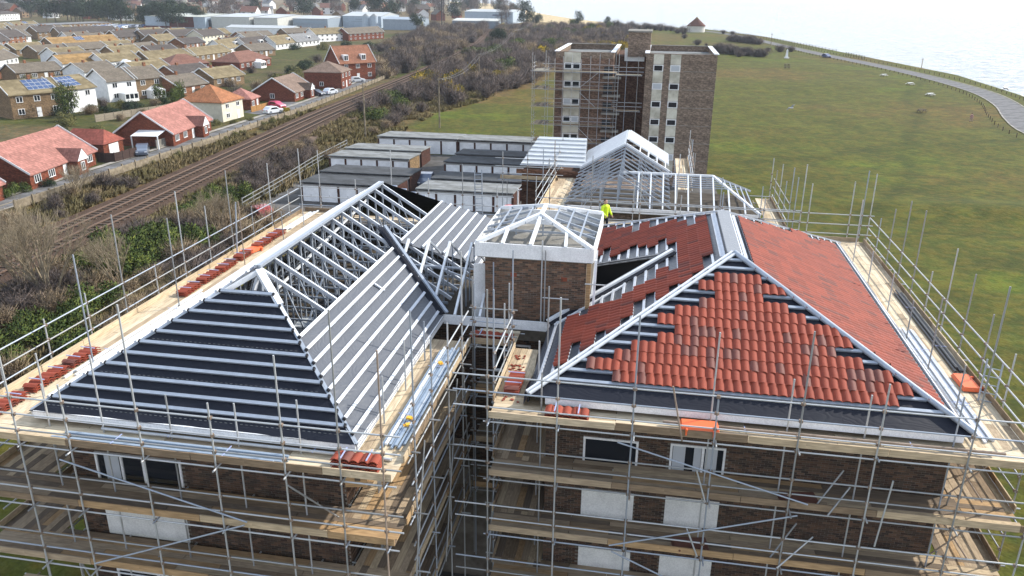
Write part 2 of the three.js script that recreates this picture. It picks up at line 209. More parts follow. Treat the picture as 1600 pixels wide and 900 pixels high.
function brickPart(parent, o, X, L, Hh, holes, seed, tone) { const m = mesh('brickwork', brickFace(o, X, L, Hh, holes, seed, tone), M.brickV, parent); m.userData.kind = 'stuff'; return m; }
function windowPart(parent, x0, x1, y0, y1, z, o = {}) {   // a recessed white window in a wall facing +z
  const fr = 0.07, g = new GB(); g.bb(x0, x1, y1 - fr, y1, z - 0.06, z + 0.06); g.bb(x0, x1, y0, y0 + fr, z - 0.06, z + 0.06); g.bb(x0, x0 + fr, y0 + fr, y1 - fr, z - 0.06, z + 0.06); g.bb(x1 - fr, x1, y0 + fr, y1 - fr, z - 0.06, z + 0.06);
  for (const m of o.mull ?? []) g.bb(m - 0.04, m + 0.04, y0 + fr, y1 - fr, z - 0.055, z + 0.055);
  const w = g.build('window', M.white, parent); new GB().bb(x0 + fr, x1 - fr, y0 + fr, y1 - fr, z - 0.03, z + 0.012).build('pane', M.glass, w);
  for (const [a, b] of o.curtains ?? []) new GB().bb(a, b, y0 + fr, y1 - fr, z + 0.016, z + 0.022).build('curtain', M.curtain, w);
  new GB().bb(x0 - 0.05, x1 + 0.05, y0 - 0.07, y0 - 0.004, z - 0.04, z + 0.11).build('sill', M.concrete, w);
  return w;
}

// ---------------------------------------------------------------- hipped roofs
class Roof {
  constructor(x0, x1, zf, zb, ye, t) { Object.assign(this, { x0, x1, zf, zb, ye, t }); this.c = 1 / Math.hypot(1, t); this.s = t * this.c; this.W = (x1 - x0) / 2; }
  nrm(f) { return f === 'f' ? V(0, this.c, this.s) : f === 'b' ? V(0, this.c, -this.s) : f === 'l' ? V(-this.s, this.c, 0) : V(this.s, this.c, 0); }
  pt(f, u, s, h = 0) { const y = this.ye + u * this.t, p = f === 'f' ? V(s, y, this.zf - u) : f === 'b' ? V(s, y, this.zb + u) : f === 'l' ? V(this.x0 + u, y, s) : V(this.x1 - u, y, s); return p.addScaledVector(this.nrm(f), h); }
  skin(f, u0, u1, sa, sb, amp, seed, h = 0) {   // a slightly slack sheet; sa(u), sb(u) give its two ends
    const nu = Math.max(4, Math.round((u1 - u0) / 0.11)), nv = 48, gp = [], gu = [], I = [];
    for (let i = 0; i <= nu; i++) { const u = lerp(u0, u1, i / nu); for (let j = 0; j <= nv; j++) { const s = lerp(sa(u), sb(u), j / nv), k = amp * (fbm(u * 2.3 + seed, s * 0.9, 3) - 0.5) * 2 - amp * 0.5; const p = this.pt(f, u, s, h + k); gp.push(p.x, p.y, p.z); gu.push(s, u / this.c); } }
    for (let i = 0; i < nu; i++) for (let j = 0; j < nv; j++) { const a = i * (nv + 1) + j, b = a + 1, c = a + nv + 1, d = c + 1; I.push(a, b, d, a, d, c); }
    const g = new THREE.BufferGeometry(); g.setAttribute('position', new THREE.Float32BufferAttribute(gp, 3)); g.setAttribute('uv', new THREE.Float32BufferAttribute(gu, 2)); g.setIndex(I); g.computeVertexNormals();
    const up = g.attributes.normal.getY(0) > 0; if (!up) { for (let i = 0; i < I.length; i += 3) [I[i], I[i + 1]] = [I[i + 1], I[i]]; g.setIndex(I); g.computeVertexNormals(); } return g;
  }
  purlin(f, u, s0, s1, parent, m = M.purlin, w = 0.105, hh = 0.07) { return new GB().beam(this.pt(f, u, s0, hh / 2 + 0.012), this.pt(f, u, s1, hh / 2 + 0.012), w, hh, this.nrm(f)).build('purlin', m, parent); }
}
const YE = 13, DECK = 12.58;
const RL = new Roof(-17.9, -7.6, -18.5, -41.7, YE, 3.2 / 5.15), RR = new Roof(-3.3, 9.8, -22.3, -41.5, YE, 3 / 6.55);
const LZF = -28.25, LZB = -34.55, LRZ = -31.4, LRY = 15.0;   // the link roof between the two wings

function wingWalls(g, x0, x1, zf, zb, seed, holes) {
  const w = new GB(); w.bb(x0, x1, 0, 12.62, zf - 0.3, zf); w.bb(x0, x0 + 0.3, 0, 12.62, zb, zf - 0.3); w.bb(x1 - 0.3, x1, 0, 12.62, zb, zf - 0.3); w.bb(x0 + 0.3, x1 - 0.3, 0, 12.62, zb, zb + 0.3);
  const m = w.build('wall', M.mortar, g); brickPart(m, V(x0, 5.6, zf), V(1, 0, 0), x1 - x0, 7.0, holes.map((h) => [h[0] - x0, h[1] - x0, h[2] - 5.6, h[3] - 5.6]), seed);
  const side = (x, z0, z1) => { const q = brickFace(V(0, 0, 0), V(1, 0, 0), z1 - z0, 5.0, [], seed + 3); q.rotateY(x > (x0 + x1) / 2 ? Math.PI / 2 : -Math.PI / 2); q.translate(x, 7.6, x > (x0 + x1) / 2 ? z1 : z0); const b = mesh('brickwork', q, M.brickV, m); b.userData.kind = 'stuff'; };
  side(x1, zb, zf); side(x0, zb, zf);
  new GB().bb(x0 + 0.3, x1 - 0.3, 12.3, 12.58, zb + 0.3, zf - 0.3).build('old_flat_roof', M.slab, g); return m;
}
function fascia(g, a, b, y0 = 12.74, y1 = 12.985, m = M.fascia) { new GB().beam(V(a[0], (y0 + y1) / 2, a[1]), V(b[0], (y0 + y1) / 2, b[1]), 0.05, y1 - y0).build('fascia', m, g); }

// ---- left wing: steel frame still half open
const wingL = thing('apartment_wing', 'left wing of the flats with open steel roof frame and black membrane hip', 'building');
{
  const g = wingL, R = RL, xm = (R.x0 + R.x1) / 2, W = R.W, zA = R.zf - W, zB = R.zb + W, YR = R.ye + W * R.t;
  const holes = [[-16.5, -13.56, 10.1, 11.35], [-16.5, -13.66, 8.3, 9.2], [-16.5, -13.56, 5.6, 6.9]];
  wingWalls(g, -17.4, -8.25, -19.1, -41.2, 11, holes);
  windowPart(g, -16.5, -13.56, 10.1, 11.35, -19.1, { mull: [-14.85, -15.6], curtains: [[-16.2, -15.7]] }); windowPart(g, -16.5, -13.56, 5.7, 6.9, -19.1, { mull: [-15] });
  new GB().bb(-16.5, -13.66, 8.3, 9.2, -19.12, -19.06).build('panel', M.panel, g);
  fascia(g, [R.x0 + 0.1, R.zf], [R.x1 - 0.02, R.zf]); fascia(g, [R.x1, R.zf - 0.05], [R.x1, LZF - 0.02]); fascia(g, [R.x0, R.zf - 0.05], [R.x0, R.zb]); fascia(g, [R.x1, LZB], [R.x1, R.zb]);
  // front hip: membrane and purlins
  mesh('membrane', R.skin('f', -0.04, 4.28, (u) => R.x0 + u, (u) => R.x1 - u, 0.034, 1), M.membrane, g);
  for (let k = 0; k < 11; k++) { const u = (0.5 + 0.44 * k) * R.c; const p = R.purlin('f', u, R.x0 + u + 0.1, R.x1 - u - 0.06, g, M.steel); for (const s of [R.x0 + u + 0.07, R.x1 - u - 0.03]) new GB().beam(R.pt('f', u, s - 0.03, 0.05), R.pt('f', u, s + 0.03, 0.05), 0.1, 0.09, R.nrm('f')).build('end_cap', M.rubber, p); }
  { const q = new GB(); for (const u of [0.18, 1.28, 2.42, 3.5, 4.1]) for (let s = R.x0 + u + 0.3; s < R.x1 - u - 0.3; s += 0.16) { const a = R.pt('f', u, s, 0.014), b = R.pt('f', u, s + 0.08, 0.014), c = R.pt('f', u + 0.009, s + 0.08, 0.014), d = R.pt('f', u + 0.009, s, 0.014); q.quad(a, b, c, d); } const m = q.build('printed_line', M.felt, g); m.userData.kind = 'stuff'; }
  // left slope, closed
  mesh('membrane', R.skin('l', -0.04, W, (u) => R.zf - u, (u) => R.zb + u, 0.015, 4), M.membraneGrey, g);
  for (let k = 0; k < 13; k++) { const u = (0.42 + 0.44 * k) * R.c; R.purlin('l', u, R.zf - u - 0.05, R.zb + u + 0.05, g); }
  // back hip, closed
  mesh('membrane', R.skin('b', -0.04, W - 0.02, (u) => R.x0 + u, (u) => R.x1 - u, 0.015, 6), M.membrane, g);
  for (let k = 0; k < 12; k++) { const u = (0.5 + 0.44 * k) * R.c; R.purlin('b', u, R.x0 + u + 0.1, R.x1 - u - 0.1, g); }
  // right slope: two clad panels either side of the link roof
  const uT = 3.3 * R.c;
  mesh('membrane', R.skin('r', -0.05, uT, (u) => LZF - u, (u) => R.zf - u, 0.028, 8), M.membraneGrey, g);
  for (let k = 0; k < 8; k++) { const u = (0.24 + 0.44 * k) * R.c; const p = R.purlin('r', u, LZF - u + 0.35, R.zf - u - 0.06, g, k === 7 ? M.whiteSteel : M.purlin); new GB().beam(R.pt('r', u, R.zf - u - 0.06, 0.05), R.pt('r', u, R.zf - u, 0.05), 0.1, 0.09, R.nrm('r')).build('end_cap', M.rubber, p); }
  new GB().beam(R.pt('r', 2.0, -27.1, 0.045), R.pt('r', 2.38, -27.1, 0.045), 0.09, 0.06, R.nrm('r')).build('purlin', M.purlin, g);
  mesh('membrane', R.skin('r', -0.05, uT, (u) => R.zb + u, (u) => LZB + u, 0.02, 9), M.membraneGrey, g);
  for (let k = 0; k < 8; k++) { const u = (0.24 + 0.44 * k) * R.c; R.purlin('r', u, R.zb + u + 0.02, LZB + u - 0.05, g, M.purlin, 0.09); }
  // open trusses under the ridge
  for (let k = 0; k < 13; k++) {
    const z = lerp(zA - 0.1, zB + 0.1, k / 12), t = new GB(), y0 = 12.75; const p = (x, y) => V(x, y, z);
    for (const s of [-1, 1]) { new GB().beam(p(xm, YR - 0.14), p(xm + s * (W - 0.15), YE - 0.05), 0.09, 0.13).build('rafter', M.purlin, g); for (const f of [0.16, 0.36, 0.58, 0.8]) { const x = xm + s * W * f; t.beam(p(x, y0), p(x, YR - W * f * R.t - 0.2), 0.04, 0.05, V(0, 0, 1)); } t.beam(p(xm + s * W * 0.36, y0), p(xm + s * W * 0.16, YR - W * 0.16 * R.t - 0.22), 0.035, 0.04); t.beam(p(xm + s * W * 0.8, y0), p(xm + s * W * 0.58, YR - W * 0.58 * R.t - 0.22), 0.035, 0.04); }
    t.beam(p(xm - W + 0.3, y0), p(xm + W - 0.3, y0), 0.06, 0.09); t.beam(p(xm, y0), p(xm, YR - 0.1), 0.06, 0.08, V(0, 0, 1)); t.beam(p(xm - W * 0.36, y0 + 1.55), p(xm + W * 0.36, y0 + 1.55), 0.04, 0.06); t.build('truss', M.steel, g);
  }
  for (const f of [-0.36, 0.36, 0.58, -0.58]) for (const h of [0.5, 1.1]) if (Math.abs(f) < 0.5 || h < 1) new GB().beam(V(xm + W * f, 12.8 + h, zA - 0.2), V(xm + W * f, 12.8 + h, zB + 0.2), 0.04, 0.05).build('stringer', M.steel, g);
  for (let k = 0; k < 3; k++) { const z = lerp(zA, zB, (k + 0.2) / 3); new GB().beam(V(xm + 0.8, 12.85, z), V(xm + 0.8, 14.8, z - 2.6), 0.05, 0.06).build('brace', M.steel, g); }
  new GB().beam(R.pt('l', W * 0.62, zA - 1.4, -0.16), R.pt('l', W * 0.3, zB + 2, -0.16), 0.08, 0.05, R.nrm('l')).build('brace', M.whiteSteel, g); new GB().beam(V(-13.5, 14.2, -24.5), V(-13.0, 15.7, -35), 0.1, 0.05).build('brace', M.whiteSteel, g);
  new GB().beam(V(xm, YR - 0.02, zA), V(xm, YR - 0.02, zB), 0.14, 0.1).build('ridge_beam', M.steel, g); new GB().beam(V(xm - 0.13, YR - 0.02, zA), V(xm - 0.13, YR - 0.02, zB), 0.1, 0.1).build('ridge_purlin', M.purlin, g);
  // the front apex: fat white hip rafters and post
  const ap = V(xm, YR - 0.04, zA);
  new GB().beam(ap.clone().add(V(0, -0.12, 0)), R.pt('f', 3.9, R.x1 - 3.9 - 0.02, -0.1), 0.26, 0.16).build('hip_rafter', M.whiteSteel, g); new GB().beam(ap.clone().add(V(0, -0.12, 0)), R.pt('f', 3.9, R.x0 + 3.9, -0.1), 0.2, 0.16).build('hip_rafter', M.whiteSteel, g);
  new GB().beam(ap.clone().add(V(0, -0.2, 0.02)), V(xm - 0.3, 14.6, zA + 0.6), 0.12, 0.12).build('hip_post', M.whiteSteel, g); new GB().beam(V(xm, 15.9, zA + 0.02), V(xm, 12.7, zA + 0.05), 0.14, 0.14, V(0, 0, 1)).build('king_post', M.steel, g);
  for (const sg of [-1, 1]) new GB().beam(R.pt('f', 0, sg < 0 ? R.x0 : R.x1, -0.05), R.pt('f', 3.9, sg < 0 ? R.x0 + 3.9 : R.x1 - 3.9, -0.05), 0.12, 0.08).build('hip_rafter', M.steel, g);
  new GB().beam(R.pt('f', 4.26, R.x1 - 4.3, 0.02), R.pt('r', uT + 0.05, R.zf - uT - 0.1, 0.02), 0.09, 0.03).build('edge_trim', M.whiteSteel, g);
  // valley gutter down to the link eaves
  const va = V(R.x1 - 3.62, 13 + 3.62 * R.t + 0.08, LZF - 3.62), vb = V(R.x1 + 0.02, 13.05, LZF + 0.02);
  new GB().beam(va, vb, 0.5, 0.05).build('valley_board', M.membrane, g); for (const o of [-0.2, 0.17]) new GB().beam(va.clone().add(V(o, 0.07 + o * 0.3, o)), vb.clone().add(V(o, 0.07 + o * 0.3, o)), 0.12, 0.09).build('valley_batten', o < 0 ? M.membraneGrey : M.steel, g);
}
// ---- things lying on the open floor inside the roof
{
  const tank = thing('water_tank', 'white cold water tank box seen between the roof trusses', 'tank', null, [-11.3, 12.58, -25.6], 0.1); new GB().box(0, 0.4, 0, 2.2, 0.8, 0.9).build('body', M.fascia, tank); new GB().box(0, 0.83, 0, 2.28, 0.06, 0.98).build('lid', M.paleFilm, tank);
  const d = thing('duct_box', 'upright white duct box standing inside the open roof', 'duct', null, [-11.0, 12.58, -24.3], 0.2); new GB().box(0, 0.55, 0, 0.4, 1.1, 0.4).build('shaft', M.fascia, d); new GB().box(0, 1.13, 0, 0.5, 0.06, 0.5).build('cowl', M.steel, d);
  for (const [x, z, s, n] of [[-12.3, -29.5, 1.1, 'dark sheet of insulation lying on the open roof floor'], [-11.2, -31.5, 1.4, 'larger dark sheet of insulation near the valley']]) { const q = thing('insulation_pack', n, 'insulation', 'insulation on the roof floor', [x, 12.58, z], s); new GB().box(0, 0.15, 0, 2 * s, 0.3, 0.9).build('slab', M.rubber, q); new GB().box(0, 0.32, 0.1, 1.4 * s, 0.05, 0.2).build('strap', M.steel, q); }
}

// ---- right wing: concrete tiles going on
const wingR = thing('apartment_wing', 'right wing of the flats with its half finished red tiled hipped roof', 'building');
const tileGeo = (() => {   // one single-roll interlocking tile: x across, y normal, z down the slope; 0.268 x 0.50 m
  const w = 0.276, L = 0.5, prof = [[-0.5, 0.012], [-0.44, 0.012], [-0.36, 0.030], [-0.22, 0.058], [-0.04, 0.070], [0.14, 0.064], [0.30, 0.042], [0.40, 0.014], [0.5, 0.004]], gp = new GB();
  for (let i = 0; i < prof.length - 1; i++) { const [a, ha] = prof[i], [b, hb] = prof[i + 1]; gp.quad(V(a * w, ha + 0.026, L / 2), V(b * w, hb + 0.026, L / 2), V(b * w, hb, -L / 2), V(a * w, ha, -L / 2)); gp.quad(V(a * w, ha + 0.002, L / 2), V(b * w, hb + 0.002, L / 2), V(b * w, hb + 0.026, L / 2), V(a * w, ha + 0.026, L / 2)); }
  gp.quad(V(-w / 2, 0, -L / 2), V(-w / 2, 0, L / 2), V(-w / 2, 0.038, L / 2), V(-w / 2, 0.012, -L / 2)); gp.quad(V(w / 2, 0, L / 2), V(w / 2, 0, -L / 2), V(w / 2, 0.014, -L / 2), V(w / 2, 0.04, L / 2));
  const g = gp.geo(), N = g.attributes.normal, P = g.attributes.position;   // soften the roll
  for (let i = 0; i < N.count; i++) if (N.getY(i) > 0.55) { const x = P.getX(i) / w; let k = 0; while (k < prof.length - 2 && prof[k + 1][0] < x) k++; const p0 = prof[Math.max(0, k - (Math.abs(x - prof[k][0]) < 1e-3 ? 1 : 0))], p1 = prof[Math.min(prof.length - 1, k + 1 + (Math.abs(x - prof[k + 1][0]) < 1e-3 ? 1 : 0))]; const n = V(-(p1[1] - p0[1]), (p1[0] - p0[0]) * w, 0).normalize(); n.z = 0.05; n.normalize(); N.setXYZ(i, n.x, n.y, n.z); }
  return g;
})();
function tileMatrix(R, f, u, s, r) {
  const Y = R.nrm(f), Z = R.pt(f, 0, 0).sub(R.pt(f, 1, 0)).normalize(), X = Y.clone().cross(Z), m = new THREE.Matrix4().makeBasis(X, Y, Z), p = R.pt(f, u + 0.25 * R.c, s, 0.086 + r() * 0.006);
  return new THREE.Matrix4().makeRotationFromEuler(new THREE.Euler((r() - 0.5) * 0.012, (r() - 0.5) * 0.012, (r() - 0.5) * 0.012)).premultiply(m).setPosition(p);
}
{
  const g = wingR, R = RR, W = R.W, xm = (R.x0 + R.x1) / 2, zA = R.zf - W, zB = R.zb + W, YR = R.ye + W * R.t, r = rnd(5), pitch = 0.268;
  wingWalls(g, -2.75, 9.5, -22.85, -41.0, 31, [[-1.52, 0.26, 10.2, 11.4], [1.27, 3.0, 10.2, 11.46], [-1.5, 0.23, 8.2, 9.4], [1.26, 2.98, 8.2, 9.45], [-1.52, 0.25, 5.6, 7.05], [1.24, 2.96, 5.6, 7.1]]);
  windowPart(g, -1.52, 0.26, 10.2, 11.4, -22.85, {}); windowPart(g, 1.27, 3.0, 10.2, 11.46, -22.85, { mull: [2.3], curtains: [[1.36, 1.75], [2.02, 2.25], [2.38, 2.75]] });
  for (const [a, b, y0, y1] of [[-1.5, 0.23, 8.2, 9.4], [1.26, 2.98, 8.2, 9.45], [-1.52, 0.25, 5.6, 7.05], [1.24, 2.96, 5.6, 7.1]]) new GB().bb(a, b, y0, y1, -22.87, -22.80).build('panel', M.panel, g);
  fascia(g, [R.x0 + 0.55, R.zf], [R.x1 - 0.25, R.zf]); fascia(g, [R.x1, R.zf - 0.05], [R.x1, R.zb]); fascia(g, [R.x0, R.zf - 0.05], [R.x0, LZF], 12.72, 12.985, M.membrane); fascia(g, [R.x0, LZB], [R.x0, R.zb]); fascia(g, [R.x0, R.zb], [R.x1, R.zb]);
  // black skirt of membrane hanging over the left eaves
  { const q = new GB(); for (let i = 0; i < 14; i++) { const z0 = lerp(R.zf, LZF, i / 14), z1 = lerp(R.zf, LZF, (i + 1) / 14); q.quad(V(R.x0 + 0.04, 13.02, z0), V(R.x0 + 0.04, 13.02, z1), V(R.x0 - 0.2 - 0.05 * Math.sin(i), 12.62, z1), V(R.x0 - 0.2 - 0.05 * Math.sin(i - 1), 12.62, z0)); } q.build('membrane_skirt', M.membrane, g); }
  const uMax = W, lv = (u) => u < 4.37 ? LZF - 0.72 * u : LRZ, lb = (u) => u < 4.37 ? LZB + 0.72 * u : LRZ;
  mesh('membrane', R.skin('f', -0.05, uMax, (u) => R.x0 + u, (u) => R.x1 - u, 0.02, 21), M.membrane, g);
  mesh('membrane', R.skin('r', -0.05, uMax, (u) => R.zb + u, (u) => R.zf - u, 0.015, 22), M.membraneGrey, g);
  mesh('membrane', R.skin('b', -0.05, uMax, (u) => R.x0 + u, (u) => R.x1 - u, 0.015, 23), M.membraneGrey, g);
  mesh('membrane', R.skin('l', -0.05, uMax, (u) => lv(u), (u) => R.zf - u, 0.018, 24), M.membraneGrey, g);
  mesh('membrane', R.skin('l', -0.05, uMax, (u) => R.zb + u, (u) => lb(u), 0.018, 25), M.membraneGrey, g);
  const U = (k) => (0.73 + 0.44 * k) * R.c, fx = [[-0.72, 7.80], [-1.58, 8.40], [-0.73, 7.78], [-0.20, 6.96], [0.64, 6.36], [1.19, 6.94], [0.61, 6.38], [1.18, 5.48], [1.99, 4.90], [2.53, 4.02], [1.97, 4.86], [2.52, 4.00]];
  for (let k = -1; k < 15; k++) {   // battens
    const u = U(k) - 0.02; if (u < 0.1) continue;
    if (u < uMax - 0.1) { if (k >= 0) R.purlin('f', u, R.x0 + u + 0.05, R.x1 - u - 0.05, g, M.steel); R.purlin('r', u, R.zb + u + 0.05, R.zf - u - 0.05, g, M.purlin, 0.06, 0.05); }
    if (u < uMax - 0.1) { R.purlin('l', u, lv(u) - 0.1 + (u < 4.37 ? 0.4 : 0), R.zf - u - 0.05, g, M.purlin, 0.09, 0.06); R.purlin('l', u, R.zb + u + 0.05, lb(u) - (u < 4.37 ? 0.3 : 0), g, M.purlin, 0.09); }
  }
  
  const frontTiles = [], otherTiles = [];
  for (let k = 0; k < 12; k++) { const [a, b] = fx[k], n = Math.round((b - a) / pitch); for (let i = 0; i < n; i++) { const c = Math.floor(a / pitch + i + 40); frontTiles.push([tileMatrix(R, 'f', U(k), a + (i + 0.5) * pitch, r), r() < 0.15 ? 2 : r() < 0.35 ? 1 : 0]); } }
  const steps = (k, s) => 0.2 + 0.268 * Math.floor(6 * hash2(k * 5 + 7, s * 3 + 1));
  for (let k = 0; k < 14; k++) {
    const u = U(k); if (u > uMax - 0.9) continue;
    const add = (f, z0, z1, list) => { const n = Math.floor((z1 - z0) / pitch); for (let i = 0; i < n; i++) list.push([tileMatrix(R, f, u, z1 - (i + 0.5) * pitch, r), r() < 0.1 ? 2 : r() < 0.4 ? 1 : 0]); };
    if (u < 4.6) { add('l', lv(u) + 0.5 + steps(k, 1), R.zf - u - 0.25 - steps(k, 2), otherTiles); add('l', R.zb + u + 0.5 + steps(k, 3), lb(u) - 0.5 - steps(k, 4), otherTiles); }
    else add('l', R.zb + u + 0.5 + steps(k, 5), R.zf - u - 0.25 - steps(k, 6), otherTiles);
    add('r', R.zb + u + 0.45 + 0.27 * Math.floor(4 * hash2(Math.floor(k / 2), 9)), R.zf - u - 0.25 - 0.27 * Math.floor(2 * hash2(k, 12)), otherTiles);
  }
  const tm = [M.tileRed, M.tileRed2, M.tileDark];
  frontTiles.forEach(([m, c]) => { const t = mesh('roof_tile', tileGeo, tm[c], g); t.matrixAutoUpdate = false; t.matrix.copy(m); t.matrix.decompose(t.position, t.quaternion, t.scale); t.matrixAutoUpdate = true; });
  const tc = [[0.25, 0.053, 0.030], [0.225, 0.049, 0.030], [0.155, 0.047, 0.035]];
  const geos = otherTiles.map(([m, c]) => { const q = tileGeo.clone().applyMatrix4(m), a = new Float32Array(q.attributes.position.count * 3), k = 0.86 + r() * 0.28; for (let i = 0; i < a.length; i += 3) { a[i] = tc[c][0] * k; a[i + 1] = tc[c][1] * k; a[i + 2] = tc[c][2] * k; } q.setAttribute('color', new THREE.BufferAttribute(a, 3)); return q; });
  const all = mesh('side_slope_tiles', mergeGeometries(geos), M.tileV, g); all.userData.kind = 'stuff';
  // hips and ridge
  const hip = (fx0, fz0, x1, z1, m, w, n) => { const a = V(fx0, 13.06, fz0), b = V(x1, YR + 0.08, z1); return new GB().beam(a, b, w, 0.07).build(n, m, g); };
  { const a = V(R.x0, 13.09, R.zf), b = V(xm, YR + 0.1, zA), d = b.clone().sub(a).setY(0).normalize(), q = V(-d.z, 0, d.x); for (const o of [-0.085, 0.085]) new GB().beam(a.clone().addScaledVector(q, o), b.clone().addScaledVector(q, o), 0.075, 0.07).build('hip_batten', M.whiteSteel, g); new GB().beam(a.clone().setY(a.y - 0.03), b.clone().setY(b.y - 0.03), 0.26, 0.03).build('hip_tray', M.steel, g);
    for (let k = 1; k < 14; k++) { const p = a.clone().lerp(b, k / 14).add(V(0, 0.01, 0)); new GB().box(p.x, p.y, p.z, 0.06, 0.05, 0.06, 0.7).build('hip_clip', M.tubeDark, g); } }
  new GB().tube(V(R.x1, 13.1, R.zf), V(xm, YR + 0.1, zA), 0.1, 8).build('hip_roll', M.steel, g);
  hip(R.x1, R.zb, xm, zB, M.purlin, 0.2, 'hip_batten'); hip(R.x0, R.zb, xm, zB, M.purlin, 0.2, 'hip_batten');
  for (const [o, m, w] of [[-0.42, M.purlin, 0.14], [0.0, M.ridgeFilm, 0.5], [0.45, M.purlin, 0.12]]) new GB().beam(V(xm + o, YR + 0.07 - Math.abs(o) * R.t, zA), V(xm + o, YR + 0.07 - Math.abs(o) * R.t, zB), w, 0.06).build('ridge_strip', m, g);
  // valley tray on the link side
  const va = R.pt('l', 4.5, LZF - 0.72 * 4.5 - 0.02, 0.12), vb = R.pt('l', -0.1, LZF + 0.15, 0.12);
  new GB().beam(va, vb, 0.55, 0.04).build('valley_board', M.membrane, g); new GB().beam(va.clone().add(V(-0.02, 0.06, 0)), vb.clone().add(V(-0.02, 0.06, 0)), 0.15, 0.09).build('valley_batten', M.whiteSteel, g); new GB().beam(va.clone().lerp(vb, 0.45).add(V(0.3, 0.05, 0.3)), vb.clone().add(V(0.3, 0.05, 0.3)), 0.09, 0.06).build('valley_batten', M.whiteSteel, g);
  const bv0 = R.pt('l', 4.4, LRZ - 0.02, 0.1), bv1 = R.pt('l', 0, LZB, 0.1); new GB().beam(bv0, bv1, 0.3, 0.05).build('valley_board', M.membraneGrey, g);
}

